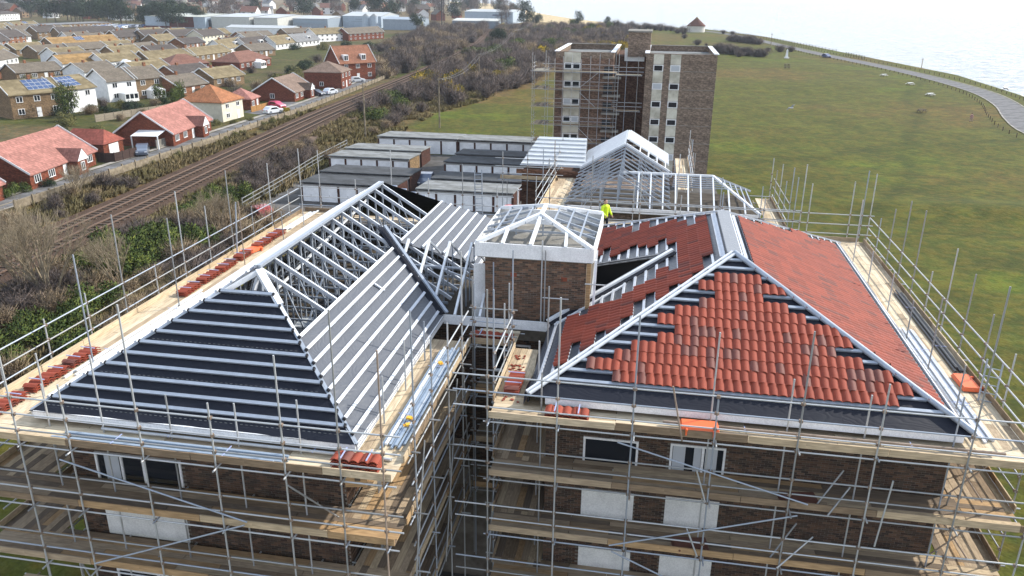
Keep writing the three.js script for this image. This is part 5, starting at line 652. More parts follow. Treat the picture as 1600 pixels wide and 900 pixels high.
// the hazy town: many small houses that nothing tells apart
{
  const r = rnd(1212), protos = [['white', 'redbrown'], ['cream', 'rust'], ['tan', 'dark'], ['brick', 'greybrown'], ['white', 'grey']].map(([w, c]) => { const g = new THREE.Group(); const b = new GB(); b.bb(-5, 5, -0.5, 5, -4, 4); for (const s of [-1, 1]) b.tri(V(s * 5, 5, s * 4), V(s * 5, 5, -s * 4), V(s * 5, 7.9, 0)); b.build('wall', wallM[w], g); gableRoof(g, 10, 8, 5, 3, roofM[c], false); for (const [x, y] of [[-2.8, 1.5], [2.8, 1.5], [-2.8, 3.8], [2.8, 3.8]]) new GB().bb(x - 0.8, x + 0.8, y - 0.6, y + 0.6, 4, 4.04).build('window', M.glass, g); g.name = 'town_house'; tag(g, 'tiny far-off house in the hazy town beyond the trading estate', 'house', 'far houses of the hazy town'); return g; });
  let n = 0, guard = 0; while (n < 210 && guard++ < 4000) { const z = -590 - Math.pow(r(), 1.5) * 1250, x = lerp(-0.98, -0.22, r()) * -z; if (x > coastX(z) - 60 || (z > -640 && x > -330)) continue; copy(protos[Math.floor(r() * 5)], [x, 0, z], r() * 3.1, null, 0.85 + r() * 0.5 + (z < -1000 ? 0.5 : 0)); n++; }
}

// ---------------------------------------------------------------- vehicles
function makeCar(paint, o = {}) {   // length along z, nose at +z
  const g = new THREE.Group(), L = o.L ?? 4.1, W = 1.72, van = o.van, m = new THREE.MeshPhysicalMaterial({ color: col(paint), roughness: 0.35, clearcoat: 0.8, clearcoatRoughness: 0.12 });
  const s = new THREE.Shape(), h = van ? 1.95 : 1.45, b = [[-L / 2, 0.35], [-L / 2 + 0.02, 0.85], [-L / 2 + (van ? 0.05 : 0.25), van ? 1.1 : 0.98]], top = van ? [[-L / 2 + 0.1, h - 0.1], [-L / 2 + 0.3, h], [L / 2 - 1.7, h], [L / 2 - 0.85, 1.15]] : [[-L / 2 + 0.75, h - 0.06], [-L / 2 + 1.1, h], [0.25, h - 0.02], [1.05, 0.98]], nose = [[L / 2 - 0.15, 0.8], [L / 2, 0.6], [L / 2 - 0.02, 0.3]];
  [...b, ...top, ...nose].forEach((p, i) => i ? s.lineTo(p[0], p[1]) : s.moveTo(p[0], p[1])); s.lineTo(L / 2 - 0.45, 0.25); s.absarc(L / 2 - 0.8, 0.3, 0.36, 0, Math.PI, false); s.lineTo(-L / 2 + 1.1, 0.25); s.absarc(-L / 2 + 0.75, 0.3, 0.36, 0, Math.PI, false); s.closePath();
  const e = new THREE.ExtrudeGeometry(s, { depth: W - 0.2, bevelEnabled: true, bevelSize: 0.09, bevelThickness: 0.1, bevelSegments: 2, curveSegments: 6 }); e.translate(0, 0, -(W - 0.2) / 2); e.rotateY(-Math.PI / 2);
  const body = mesh('body', e, m, g); const gl = M.glass;
  for (const sd of [-1, 1]) { const q = new GB(), X = sd * (W / 2 + 0.006), P = van ? [[L / 2 - 1.75, 1.12], [L / 2 - 1.0, 1.12], [L / 2 - 1.3, h - 0.25], [L / 2 - 1.75, h - 0.2]] : [[-L / 2 + 0.75, 0.98], [0.85, 0.96], [0.25, h - 0.12], [-L / 2 + 1.1, h - 0.12]]; const v = P.map((p) => V(X, p[1], p[0])); sd < 0 ? q.quad(v[0], v[1], v[2], v[3]) : q.quad(v[1], v[0], v[3], v[2]); q.build('side_window', gl, g); }
  { const q = new GB(), a = van ? [L / 2 - 0.85, 1.18, L / 2 - 1.65, h - 0.05] : [1.08, 1.0, 0.32, h - 0.02], w = W / 2 - 0.12; const o2 = 0.095; q.quad(V(-w, a[1], a[0] + o2), V(w, a[1], a[0] + o2), V(w * 0.9, a[3], a[2] + o2), V(-w * 0.9, a[3], a[2] + o2)); q.build('windscreen', gl, g); const c = van ? [-L / 2 - 0.1, 1.2, -L / 2 - 0.02, h - 0.25] : [-L / 2 + 0.2, 1.02, -L / 2 + 0.68, h - 0.08], r = new GB(); r.quad(V(w, c[1], c[0] - 0.02), V(-w, c[1], c[0] - 0.02), V(-w * 0.9, c[3], c[2] - 0.03), V(w * 0.9, c[3], c[2] - 0.03)); r.build('rear_window', gl, g); }
  for (const [x, z] of [[-1, 1], [1, 1], [-1, -1], [1, -1]]) { const wz = z > 0 ? L / 2 - 0.8 : -L / 2 + 0.75, t = new GB().tube(V(x * (W / 2 - 0.22), 0.31, wz), V(x * (W / 2 - 0.0), 0.31, wz), 0.31, 14).build('wheel', M.rubber, g); new GB().tube(V(x * (W / 2), 0.31, wz), V(x * (W / 2 + 0.015), 0.31, wz), 0.19, 10).build('rim', M.steel, t); }
  for (const x of [-1, 1]) { new GB().box(x * 0.62, 0.66, L / 2 + 0.06, 0.34, 0.14, 0.1).build('headlight', M.fascia, g); new GB().box(x * 0.66, 0.8, -L / 2 - 0.07, 0.26, 0.2, 0.06).build('tail_light', M.red, g); }
  g.name = van ? 'van' : 'parked_car'; return g;
}
const carAt = (paint, x, z, t, label, o) => { const c = makeCar(paint, o); c.name = numbered(c.name); c.position.set(x, groundH(x, z) + 0.05, z); c.rotation.y = t; tag(c, label, o?.van ? 'van' : 'car', 'parked vehicles'); scene.add(c); return c; };
carAt([0.10, 0.12, 0.16], -79.3, -114.2, 0.5, 'dark blue grey car by the brown garden fence'); carAt([0.62, 0.64, 0.66], -79.2, -160, 2.7, 'white car parked by the orange fence'); carAt([0.42, 0.02, 0.07], -82.0, -167.5, 1.2, 'crimson car behind the white one'); carAt([0.02, 0.025, 0.04], -82.2, -190, 1.3, 'black car beside the brick bungalow'); carAt([0.50, 0.53, 0.57], -80.2, -194, 2.9, 'silver car at the kerb by the brick house'); carAt([0.75, 0.75, 0.75], -83.5, -222, 2.2, 'white car below the tall house');
carAt([0.02, 0.03, 0.11], -133, -231.5, 1.0, 'navy blue van parked beside the red brown bungalow', { van: true, L: 5 }); carAt([0.03, 0.05, 0.14], 68.6, -361, 0.42, 'dark blue car driving along the coast road'); carAt([0.05, 0.07, 0.12], -29.9, -103.5, 0.1, 'dark blue car between the middle garage rows'); carAt([0.03, 0.035, 0.045], -10.6, -69, 0.4, 'black car parked below the scaffold of the further block');
carAt([0.60, 0.64, 0.66], -75.9, -75.6, 2.3, 'pale car half hidden at the street end on the left edge'); carAt([0.35, 0.03, 0.03], -43.2, -82.5, 0.9, 'dark red car beyond the left scaffold rails');
{ const r = rnd(66), P = [[0.6, 0.62, 0.64], [0.08, 0.09, 0.12], [0.35, 0.37, 0.4], [0.05, 0.1, 0.25]].map((c) => { const g = makeCar(c); g.name = 'distant_car'; tag(g, 'tiny car in the rows parked beside the pale blue shed', 'car', 'cars in the estate car park'); return g; }); for (let i = 0; i < 36; i++) copy(P[i % 4], [-352 + (i % 9) * 2.9, 0, -474 - Math.floor(i / 9) * 7], 0.05 * r(), null, 1.15); }

// ---------------------------------------------------------------- vegetation
const pal = { thorn: [[0.115, 0.090, 0.080], [0.085, 0.070, 0.066], [0.145, 0.112, 0.092], [0.10, 0.085, 0.085]], brown: [[0.20, 0.15, 0.10], [0.15, 0.112, 0.078], [0.26, 0.195, 0.128]], green: [[0.052, 0.076, 0.022], [0.036, 0.056, 0.018], [0.082, 0.105, 0.026], [0.112, 0.128, 0.030]], dark: [[0.026, 0.040, 0.022], [0.018, 0.030, 0.018], [0.042, 0.058, 0.028]], gorse: [[0.050, 0.062, 0.020], [0.075, 0.075, 0.022], [0.34, 0.235, 0.015], [0.40, 0.27, 0.02], [0.036, 0.045, 0.018]], straw: [[0.30, 0.23, 0.14], [0.24, 0.18, 0.11], [0.36, 0.28, 0.175]], olive: [[0.13, 0.12, 0.045], [0.095, 0.098, 0.035], [0.165, 0.15, 0.055]] };
function foliage(seed, n, o) {   // leaf-sized triangles spread through lobes of a crown of unit radius
  const r = rnd(seed), P = [], N = [], C = [], lobes = [], k = o.lobes ?? 9, pl = pal[o.pal];
  for (let i = 0; i < k; i++) { const a = r() * 6.283, q = Math.sqrt(r()) * 0.62; lobes.push([Math.cos(a) * q, (o.y0 ?? 0.35) + (r() - 0.35) * (o.yv ?? 0.45) - q * 0.15, Math.sin(a) * q, 0.26 + r() * 0.24, r() * 0.35]); }
  for (let i = 0; i < n; i++) {
    const L = lobes[Math.floor(r() * k)], th = r() * 6.283, ph = Math.acos(1 - 2 * r() * 0.82), rad = L[3] * (0.62 + 0.45 * Math.pow(r(), 0.6)), d = V(Math.sin(ph) * Math.cos(th), Math.cos(ph), Math.sin(ph) * Math.sin(th)), p = V(L[0], L[1], L[2]).addScaledVector(d, rad); if (p.y < 0.01) p.y = 0.01 + r() * 0.06;
    const s = o.leaf * (0.6 + r() * 0.9), t = V(r() - 0.5, r() - 0.5 + (o.up ?? 0), r() - 0.5).normalize(), b = t.clone().cross(d).normalize(); if (b.lengthSq() < 0.1) b.set(1, 0, 0);
    const w = s * (o.thin ?? 0.7), A = p.clone().addScaledVector(b, -w / 2), B = p.clone().addScaledVector(b, w / 2), D = p.clone().addScaledVector(t, s * (o.long ?? 1.2)).addScaledVector(d, s * 0.4), c = pl[Math.floor((L[4] + r() * 0.65) * pl.length) % pl.length], v = 0.75 + r() * 0.5, nn = d.clone().multiplyScalar(0.8).add(V(r() - 0.5, r() * 0.6, r() - 0.5)).normalize();
    const fl = B.clone().sub(A).cross(D.clone().sub(A)).dot(nn) < 0; for (const q of fl ? [B, A, D] : [A, B, D]) { P.push(q.x, q.y, q.z); N.push(nn.x, nn.y, nn.z); C.push(c[0] * v, c[1] * v, c[2] * v); }
  }
  const g = new THREE.BufferGeometry(); g.setAttribute('position', new THREE.Float32BufferAttribute(P, 3)); g.setAttribute('normal', new THREE.Float32BufferAttribute(N, 3)); g.setAttribute('color', new THREE.Float32BufferAttribute(C, 3)); return g;
}
function twigs(seed, n, palName, o = {}) {   // bare shoots fanning from the base
  const r = rnd(seed), P = [], N = [], C = [], pl = pal[palName];
  for (let i = 0; i < n; i++) { const a = r() * 6.283, q = r() * 0.5, b = V(Math.cos(a) * q * 0.6, 0, Math.sin(a) * q * 0.6), tip = V(Math.cos(a + (r() - 0.5)) * (0.25 + r() * 0.8), 0.35 + r() * 0.75, Math.sin(a + (r() - 0.5)) * (0.25 + r() * 0.8)), mid = b.clone().lerp(tip, 0.5).add(V((r() - 0.5) * 0.15, 0.12, (r() - 0.5) * 0.15)), w = (o.w ?? 0.02) * (0.6 + r() * 0.8), c = pl[Math.floor(r() * pl.length)], v = 0.8 + r() * 0.6;
    const side = V(-Math.sin(a), 0, Math.cos(a)).multiplyScalar(w), nn = V(Math.cos(a) * 0.5, 0.8, Math.sin(a) * 0.5).normalize();
    for (const q of [b.clone().sub(side), b.clone().add(side), mid.clone().add(side), b.clone().sub(side), mid.clone().add(side), mid.clone().sub(side), mid.clone().sub(side), mid.clone().add(side), tip]) { P.push(q.x, q.y, q.z); N.push(nn.x, nn.y, nn.z); C.push(c[0] * v, c[1] * v, c[2] * v); } }
  const g = new THREE.BufferGeometry(); g.setAttribute('position', new THREE.Float32BufferAttribute(P, 3)); g.setAttribute('normal', new THREE.Float32BufferAttribute(N, 3)); g.setAttribute('color', new THREE.Float32BufferAttribute(C, 3)); return g;
}
const bushProto = (name, geo, label, group) => { const b = new THREE.Mesh(geo, M.leaf); b.name = name; tag(b, label, 'bush', group); return b; };
const two = (f) => [0, 1, 2].map(f);
const B = {
  thorn: two((k) => bushProto('thorn_bush', mergeGeometries([foliage(10 + k, 1900, { pal: 'thorn', leaf: 0.05, thin: 0.3, long: 2.4, up: 0.5, lobes: 10 }), twigs(40 + k, 260, 'thorn', { w: 0.008 })]), 'leafless purple brown thorn bush in the scrub beyond the railway', 'thorn scrub beyond the railway')),
  brown: two((k) => bushProto('bramble_bush', mergeGeometries([foliage(20 + k, 1700, { pal: 'brown', leaf: 0.055, thin: 0.35, long: 2.0, up: 0.4 }), twigs(50 + k, 300, 'straw', { w: 0.007 })]), 'tangled brown bramble bush on the railway bank', 'brambles of the railway bank')),
  green: two((k) => bushProto('evergreen_bush', foliage(30 + k, 2600, { pal: 'green', leaf: 0.07, lobes: 12, up: 0.2 }), 'dense green evergreen bush on the railway bank', 'evergreen bushes of the bank')),
  olive: two((k) => bushProto('hedge_bush', foliage(35 + k, 1800, { pal: 'olive', leaf: 0.08, lobes: 10 }), 'yellow green garden hedge bush near the houses', 'garden bushes')),
  gorse: two((k) => bushProto('gorse_bush', foliage(60 + k, 2200, { pal: 'gorse', leaf: 0.07, lobes: 10, up: 0.4 }), 'gorse bush in yellow flower in the scrub', 'flowering gorse in the scrub')),
  dark: two((k) => bushProto('garden_shrub', foliage(70 + k, 2000, { pal: 'dark', leaf: 0.08, lobes: 11 }), 'dark evergreen shrub in a garden across the railway', 'dark garden shrubs')),
  straw: two((k) => bushProto('dry_grass_clump', mergeGeometries([twigs(80 + k, 420, 'straw', { w: 0.014 }), foliage(84 + k, 500, { pal: 'brown', leaf: 0.06, y0: 0.15, yv: 0.2, thin: 0.3, long: 2 })]), 'clump of dry straw coloured grass beside the railway', 'dry grass clumps')),
};
function treeProto(name, seed, palName, o) {
  const g = new THREE.Group(), r = rnd(seed), t = new GB(), H0 = o.h, top = V(0.15 * (r() - 0.5), H0 * 0.62, 0.15 * (r() - 0.5)); t.tube(V(0, -0.3, 0), top.clone().multiplyScalar(0.5).setY(H0 * 0.32), o.tr, 7, o.tr * 0.7); t.tube(top.clone().multiplyScalar(0.5).setY(H0 * 0.32), top, o.tr * 0.7, 6, o.tr * 0.35);
  for (let i = 0; i < 6; i++) { const a = i * 1.05 + r(), s = V(0, H0 * (0.28 + 0.06 * i), 0); t.tube(s, s.clone().add(V(Math.cos(a) * o.w * 0.6, H0 * 0.2, Math.sin(a) * o.w * 0.6)), o.tr * 0.4, 5, o.tr * 0.1); }
  t.build('trunk', M.bark, g); const f = foliage(seed + 1, o.n, { pal: palName, leaf: o.leaf, lobes: o.lobes ?? 16, y0: 0.5, yv: 0.9, thin: o.thin, long: o.long, up: o.up }); f.scale(o.w, o.ch, o.w); f.translate(0, H0 - o.ch * 1.05, 0); mesh('crown', f, M.leaf, g); g.name = name; return g;
}
const T = {
  pine: [0, 1].map((k) => treeProto('dark_pine_tree', 120 + k * 7, 'dark', { h: 10, tr: 0.3, w: 5.2, ch: 6.5, n: 2600, leaf: 0.075 })), wood: [0, 1].map((k) => treeProto('bare_wood_tree', 140 + k * 7, 'thorn', { h: 9, tr: 0.22, w: 4.6, ch: 7, n: 1900, leaf: 0.06, thin: 0.25, long: 2.4, up: 0.5 })), leafy: [0, 1].map((k) => treeProto('green_tree', 160 + k * 7, 'green', { h: 6, tr: 0.18, w: 2.8, ch: 4.4, n: 1900, leaf: 0.08 })),
};
const rV = rnd(2024);
const groupOf = { 'lea': 'thorn scrub on the bank', 'yel': 'hedge bushes on the railway fence', 'dul': 'green bushes in the scrub', 'bar': 'bare garden bushes', 'win': 'clifftop belt of bushes', 'rou': 'clifftop bushes', 'tan': 'lineside undergrowth' };
const farThorn = [[], [], []];
const plant = (p, x, z, s, label, y = 0) => { const ti = B.thorn.indexOf(p); if (ti >= 0 && z < -300 && !label) { const o = new THREE.Object3D(); o.position.set(x, y, z); o.rotation.y = rV() * 6.283; o.scale.set(s * (0.85 + rV() * 0.35), s * (0.8 + rV() * 0.4), s * (0.85 + rV() * 0.35)); o.updateMatrix(); farThorn[ti].push(o.matrix); return o; } const e = copy(p, [x, y, z], rV() * 6.283, label, Array.isArray(s) ? s : [s * (0.85 + rV() * 0.35), s * (0.8 + rV() * 0.4), s * (0.85 + rV() * 0.35)]); if (label && groupOf[label.slice(0, 3)] && /bush|undergrowth/.test(label)) e.userData.group = groupOf[label.slice(0, 3)]; return e; };
const pick = (a) => a[Math.floor(rV() * a.length)];
function rail(z) { for (let i = 1; i < railLine.length; i++) if (z >= railLine[i][1]) { const a = railLine[i - 1], b = railLine[i]; return lerp(a[0], b[0], (z - a[1]) / (b[1] - a[1])); } return -112; }
// bank between the flats and the railway
for (let z = -36; z > -120; z -= 2.7) for (let x = rail(z) + 8.4; x < -40 - (z < -84 ? 10 : 0); x += 2.8) {
  const xx = x + (rV() - 0.5) * 1.6, zz = z + (rV() - 0.5) * 1.6, q = fbm(xx / 9 + 2, zz / 9 + 5, 2), e = fbm(xx / 5 + 40, zz / 5, 2); if (e < 0.27) continue;
  if (xx > -52.5 && xx < -44 && zz < -60 && zz > -74) plant(pick(B.green), xx, zz, 1.9 + rV() * 0.8); else if (q > 0.66) plant(pick(B.green), xx, zz, 1.5 + rV() * 0.8); else if (q > 0.48) plant(pick(B.brown), xx, zz, 1.4 + rV() * 0.9);  else plant(pick(B.thorn), xx, zz, 1.6 + rV() * 1.0, 'leafless grey brown thorn bush on the bank beside the left scaffold');
}
// strip left of the track
for (let z = -62; z > -200; z -= 4.4) for (const off of [-5.6, -7.6, -9.6]) { const x = rail(z) + off + (rV() - 0.5) * 1.4; if (x < -73) continue; if (z > -96 && rV() < 0.5) plant(rV() < 0.5 ? pick(B.brown) : pick(B.thorn), x, z + (rV() - 0.5) * 3, 1.0 + rV() * 0.9, 'tangled dead undergrowth at the lineside by the bungalow'); }
for (let i = 0; i < 26; i++) { const z = -92 - i * 3.1; if (hash2(i, 5) < 0.35) continue; plant(pick(B.olive), -73.2 - rV() * 0.6, z, 0.7 + rV() * 0.5, 'yellow green hedge bush sprouting over the railway fence'); }
// scrub between railway, garages and field
for (let z = -112; z > -560; z -= 4.6 + (-z - 112) / 110) { const x0 = rail(z) + 7.5, x1 = Math.min(scrubX(z) - 1.5, z > -128 ? -50 : 0); for (let x = x0; x < x1; x += 4.4 + (-z - 112) / 120) {
  const xx = x + (rV() - 0.5) * 2.4, zz = z + (rV() - 0.5) * 2.4, q = fbm(xx / 16 + 7, zz / 22 + 1, 3), d = x1 - xx, big = clamp((-z - 110) / 260, 0, 1); if (xx > x1 || (zz > -205 && d < 14 && rV() < 0.55)) { continue; }
  if (zz > -150) { plant(rV() < 0.3 ? pick(B.thorn) : pick(B.brown), xx, zz, 1.0 + rV() * 1.1); continue; }
  if (q > 0.69) plant(pick(B.gorse), xx, zz, 1.9 + rV() * 1.2 + big); else if (q > 0.56) plant(pick(B.brown), xx, zz, 1.8 + rV() * 1.4 + big); else if (q < 0.31) plant(pick(B.green), xx, zz, 2 + rV() * 1.5 + big * 1.2, 'dull green bush among the scrub beyond the railway'); else plant(pick(B.thorn), xx, zz, 2.2 + rV() * 1.9 + big * 1.6);
} }
for (const [x, z] of [[-105, -323], [-95, -310], [-105, -390], [-94, -367], [-59, -265], [-56, -255], [-60, -207], [-58, -218], [-56, -226], [-49, -198], [-62, -303], [-63, -212], [-53, -203]]) plant(pick(B.gorse), x, z, 2.6 + rV() * 1.2);
// left of the far track
for (let z = -236; z > -560; z -= 8.5) for (let x = rail(z) - 6; x > rail(z) - 46 && x > -150; x -= 8) { const xx = x + (rV() - 0.5) * 4, zz = z + (rV() - 0.5) * 5; if (xx < -104 && zz > -330) continue; plant(pick(rV() < 0.72 ? B.thorn : B.brown), xx, zz, 3 + rV() * 2.4); }
for (const [x, z] of [[-82, -161], [-83, -164]]) plant(pick(B.gorse), x + 5, z, 1.0);
// gardens
for (const [x, z, s, k] of [[-127, -153, 2.2, 'dark'], [-119, -147, 2.4, 'dark'], [-113, -140, 2, 'olive'], [-115, -150, 2.2, 'brown'], [-119, -160, 2.3, 'thorn'], [-109, -150, 1.8, 'dark'], [-111, -158, 2.0, 'dark'], [-110, -165, 1.7, 'brown'], [-109, -172, 2.2, 'dark'], [-111, -185, 1.9, 'dark'], [-109, -136, 2, 'olive'], [-82.5, -143, 1.2, 'olive'], [-80.5, -146, 0.9, 'olive'], [-79.5, -150, 0.9, 'olive'], [-93, -170, 3, 'brown'], [-97, -178, 3.4, 'thorn'], [-101, -196, 3.2, 'brown'], [-99, -205, 3.4, 'olive'], [-103, -214, 3.0, 'olive'], [-107, -232, 3, 'olive'], [-112, -240, 2.6, 'dark'], [-108, -221, 2.8, 'thorn'], [-113, -252, 3, 'dark'], [-116, -262, 3, 'dark'], [-119, -278, 3, 'thorn'], [-152, -228, 2.4, 'dark'], [-166, -236, 2, 'dark'], [-127, -228, 2.6, 'dark'], [-124, -238, 2.4, 'thorn'], [-181, -206, 2.4, 'dark'], [-153, -335, 3, 'dark'], [-142, -338, 3, 'olive'], [-136, -350, 3.2, 'dark'], [-124, -345, 3.4, 'dark'], [-104, -178, 1.9, 'olive'], [-78.6, -92, 1.0, 'dark'], [-79.3, -88, 1.3, 'green'], [-79.0, -85, 1.2, 'green'], [-91, -242, 2.8, 'thorn'], [-96, -250, 3, 'brown'], [-100, -262, 3.2, 'thorn'], [-97, -236, 2.6, 'dark'], [-122, -200, 2.8, 'thorn'], [-117, -212, 3, 'thorn'], [-112, -203, 2.6, 'brown'], [-128, -212, 2.6, 'brown'], [-79.6, -133, 0.8, 'olive'], [-79.5, -100, 0.6, 'olive'], [-104, -144, 1.6, 'brown'], [-96, -140, 1.7, 'brown'], [-99, -130, 1.5, 'olive'], [-97, -120, 1.6, 'dark'], [-95, -113, 1.4, 'olive'], [-103, -127, 1.8, 'dark']]) plant(pick(B[k]), x, z, s, k === 'dark' || k === 'olive' ? null : 'bare brown garden bush behind the houses across the railway');
for (const [x, z, s] of [[-121, -149.5, 0.9], [-116.5, -146, 0.8], [-104, -163, 0.6], [-104, -166, 0.7], [-110, -167.5, 0.62]]) plant(pick(T.leafy), x, z, s, null).userData.label ?? 0;
// woods and lone trees
const tl = (k, label, group) => T[k].forEach((t) => tag(t, label, 'tree', group)); tl('pine', 'dark evergreen tree in the wood behind the estate', 'dark evergreen trees'); tl('wood', 'bare grey brown tree in the hazy far woods', 'bare trees of the far woods'); tl('leafy', 'small green tree in a back garden', 'garden trees');
scene.children.filter((o) => /^green_tree/.test(o.name)).forEach((o) => tag(o, 'small green tree in a back garden of the terrace', 'tree', 'garden trees'));
plant(T.pine[0], -143, -486, 1.05, 'dark lone evergreen in front of the cream roofed shed'); plant(T.pine[1], -90, -566, 1.35, 'tall wind-blown evergreen against the sea near the hut'); plant(T.pine[0], -84, -572, 1.0, 'lower evergreen touching the wind-blown one'); plant(T.pine[1], -58, -610, 0.8, 'small dark evergreen on the coast left of the hut'); plant(T.pine[0], -72, -372, 0.8, 'dark evergreen beside a telegraph pole in the scrub'); plant(T.pine[1], -38, -618, 0.75, 'round green tree on the coast behind the tower block');
for (let i = 0; i < 34; i++) plant(pick(T.pine), -430 + (i % 12) * 12 + (rV() - 0.5) * 9, -528 - Math.floor(i / 12) * 26 + (rV() - 0.5) * 14 + (i % 12) * 3.4, 1.0 + rV() * 0.6);
for (let i = 0; i < 150; i++) { const z = -560 - Math.pow(rV(), 1.4) * 900, x = lerp(-0.95, -0.16, rV()) * -z; if (x > coastX(z) - 25 || (z > -630 && x < -108 && x > -330)) continue; plant(rV() < 0.68 ? pick(T.wood) : pick(T.pine), x, z, 1.0 + rV() * 0.9 + (z < -900 ? 0.5 : 0)); }
for (let i = 0; i < 26; i++) { const x = -75 + i * 3.6, z = -585 - rV() * 45 + Math.max(0, x + 20) * 1.6; if (x > coastX(z) - 8) continue; plant(pick(rV() < 0.75 ? B.thorn : B.green), x, z, 3.4 + rV() * 2, 'wind-clipped bush in the belt along the cliff behind the tower block'); }
for (const [x, z, s] of [[19, -429, 3.2], [23, -420, 1.6], [27, -372, 4.2], [31, -366, 4.6], [36, -362, 4.2], [41, -358, 3.2], [33, -354, 2.8], [41, -462, 3.6], [46, -452, 4], [50, -442, 3], [49, -392, 2.6], [54, -390, 3.2], [59, -392, 3], [14, -487, 2.4], [40, -550, 2.6], [45, -540, 2.4]]) plant(pick(B.thorn), x, z, s, 'rounded bare bush on the clifftop grass', groundH(x, z));
// tall straggly bare tree at the left
function bareTree(x, z, H0, seed, label) {
  const g = thing('bare_tree', label, 'tree', null, [x, 0, z]), r = rnd(seed), st = new GB(), tw = new GB();
  const grow = (p, d, L, rad, lv) => { const e = p.clone().addScaledVector(d, L); (lv < 2 ? st : tw).tube(p, e, rad, lv < 2 ? 6 : 4, rad * 0.6); if (lv > 3) return; const n = lv === 0 ? 3 : 3 + Math.floor(r() * 2); for (let i = 0; i < n; i++) { const q = d.clone().add(V((r() - 0.5) * 1.15, (r() - 0.2) * 0.55, (r() - 0.5) * 1.15)).normalize(); grow(p.clone().lerp(e, 0.55 + r() * 0.45), q, L * (0.58 + r() * 0.25), rad * 0.55, lv + 1); } };
  for (let i = 0; i < 9; i++) grow(V((r() - 0.5) * 0.9, -0.2, (r() - 0.5) * 0.9), V((r() - 0.5) * 0.95, 1, (r() - 0.5) * 0.95).normalize(), H0 * 0.36, 0.012 * H0, 0); st.build('trunk', M.barkPale, g); tw.build('crown', M.barkPale, g);
}
bareTree(-49.2, -55.5, 9.6, 8, 'tall straggly many-stemmed bare tree at the left beside the railway'); bareTree(-54, -58, 6.4, 19, 'smaller bare tree at the left edge by the track'); bareTree(-46.2, -77, 5.5, 27, 'pale bare tree among the evergreens on the bank'); bareTree(-71.5, -88, 5.0, 33, 'bare multi-stemmed tree by the fence opposite the bungalow'); bareTree(-45, -58.5, 6.0, 41, 'dense twiggy bare tree nearest the scaffold corner');
// shrubs filling the back gardens between the houses
{ const r = rnd(909), spots = houseList.map((h) => [h[0], h[1], Math.max(h[3], h[4]) * 0.62]).concat(houseList.extra); let n = 0, gd = 0; while (n < 120 && gd++ < 3000) { const z = -150 - r() * 260, x = lerp(-0.85, -0.5, r()) * -z - 12; if (x > rail(z) - 22 || spots.some((s) => Math.hypot(s[0] - x, s[1] - z) < s[2] + 1.5)) continue; const k = r(); plant(pick(k < 0.4 ? B.dark : k < 0.7 ? B.brown : B.olive), x, z, 1.2 + r() * 1.3, k >= 0.4 && k < 0.7 ? 'bare brown garden bush behind the houses across the railway' : null); n++; } }
for (let i = 0; i < 16; i++) plant(pick(B.thorn), 24 + i * 1.25 + (rV() - 0.5), -374 + i * 1.1 + (rV() - 0.5) * 5, 2.6 + rV() * 1.4, 'rounded bare bush on the clifftop grass', 0);
for (let i = 0; i < 9; i++) plant(pick(B.thorn), 38 + i * 1.6, -468 + i * 3, 2.8 + rV() * 1.2, 'rounded bare bush on the clifftop grass', 0);
// rough uncut grass: nobody could count it
{
  const r = rnd(3131), gb = []; for (let i = 0; i < 18; i++) { const a = r() * 6.283, q = r() * 0.45, b = V(Math.cos(a) * q, 0, Math.sin(a) * q), t = b.clone().add(V((r() - 0.5) * 0.7, 0.5 + r() * 0.5, (r() - 0.5) * 0.7)), s = V(-Math.sin(a), 0, Math.cos(a)).multiplyScalar(0.045); gb.push([b.clone().sub(s), b.clone().add(s), t]); }
  const P = [], N = []; gb.forEach((t) => t.forEach((q) => { P.push(q.x, q.y, q.z); N.push(0, 1, 0); })); const g = new THREE.BufferGeometry(); g.setAttribute('position', new THREE.Float32BufferAttribute(P, 3)); g.setAttribute('normal', new THREE.Float32BufferAttribute(N, 3));
  const spots = []; while (spots.length < 15000) { const z = -36 - r() * 230, x = rail(z) + lerp(-13, 30, r()); const d = x - rail(z); if (Math.abs(d) < 4.6 || x < -73 || (x > scrubX(z) - 0.5) || (z > -128 && z < -84 && x > -47)) continue; if (z < -128 && fbm(x / 6, z / 6, 2) < 0.35) continue; spots.push([x, z]); }
  const im = new THREE.InstancedMesh(g, new THREE.MeshPhysicalMaterial({ color: 0xffffff, roughness: 0.95, specularIntensity: 0.1, side: THREE.DoubleSide }), spots.length), o = new THREE.Object3D(), c = new THREE.Color(); spots.forEach(([x, z], i) => { o.position.set(x, 0, z); o.rotation.set(0, r() * 6.283, 0); const s = 0.5 + r() * 0.7; o.scale.set(s * 1.3, s * (0.5 + r() * 0.5), s * 1.3); o.updateMatrix(); im.setMatrixAt(i, o.matrix); const k = fbm(x / 7 + 11, z / 7, 3), v = 0.8 + r() * 0.4; c.setRGB(lerp(0.13, 0.30, k) * v, lerp(0.13, 0.225, k) * v, lerp(0.045, 0.125, k) * v); im.setColorAt(i, c); });
  im.name = 'rough_grass'; scene.add(im); stuff(im, 'dry straw and olive rough grass along the railway bank', 'grass');
}

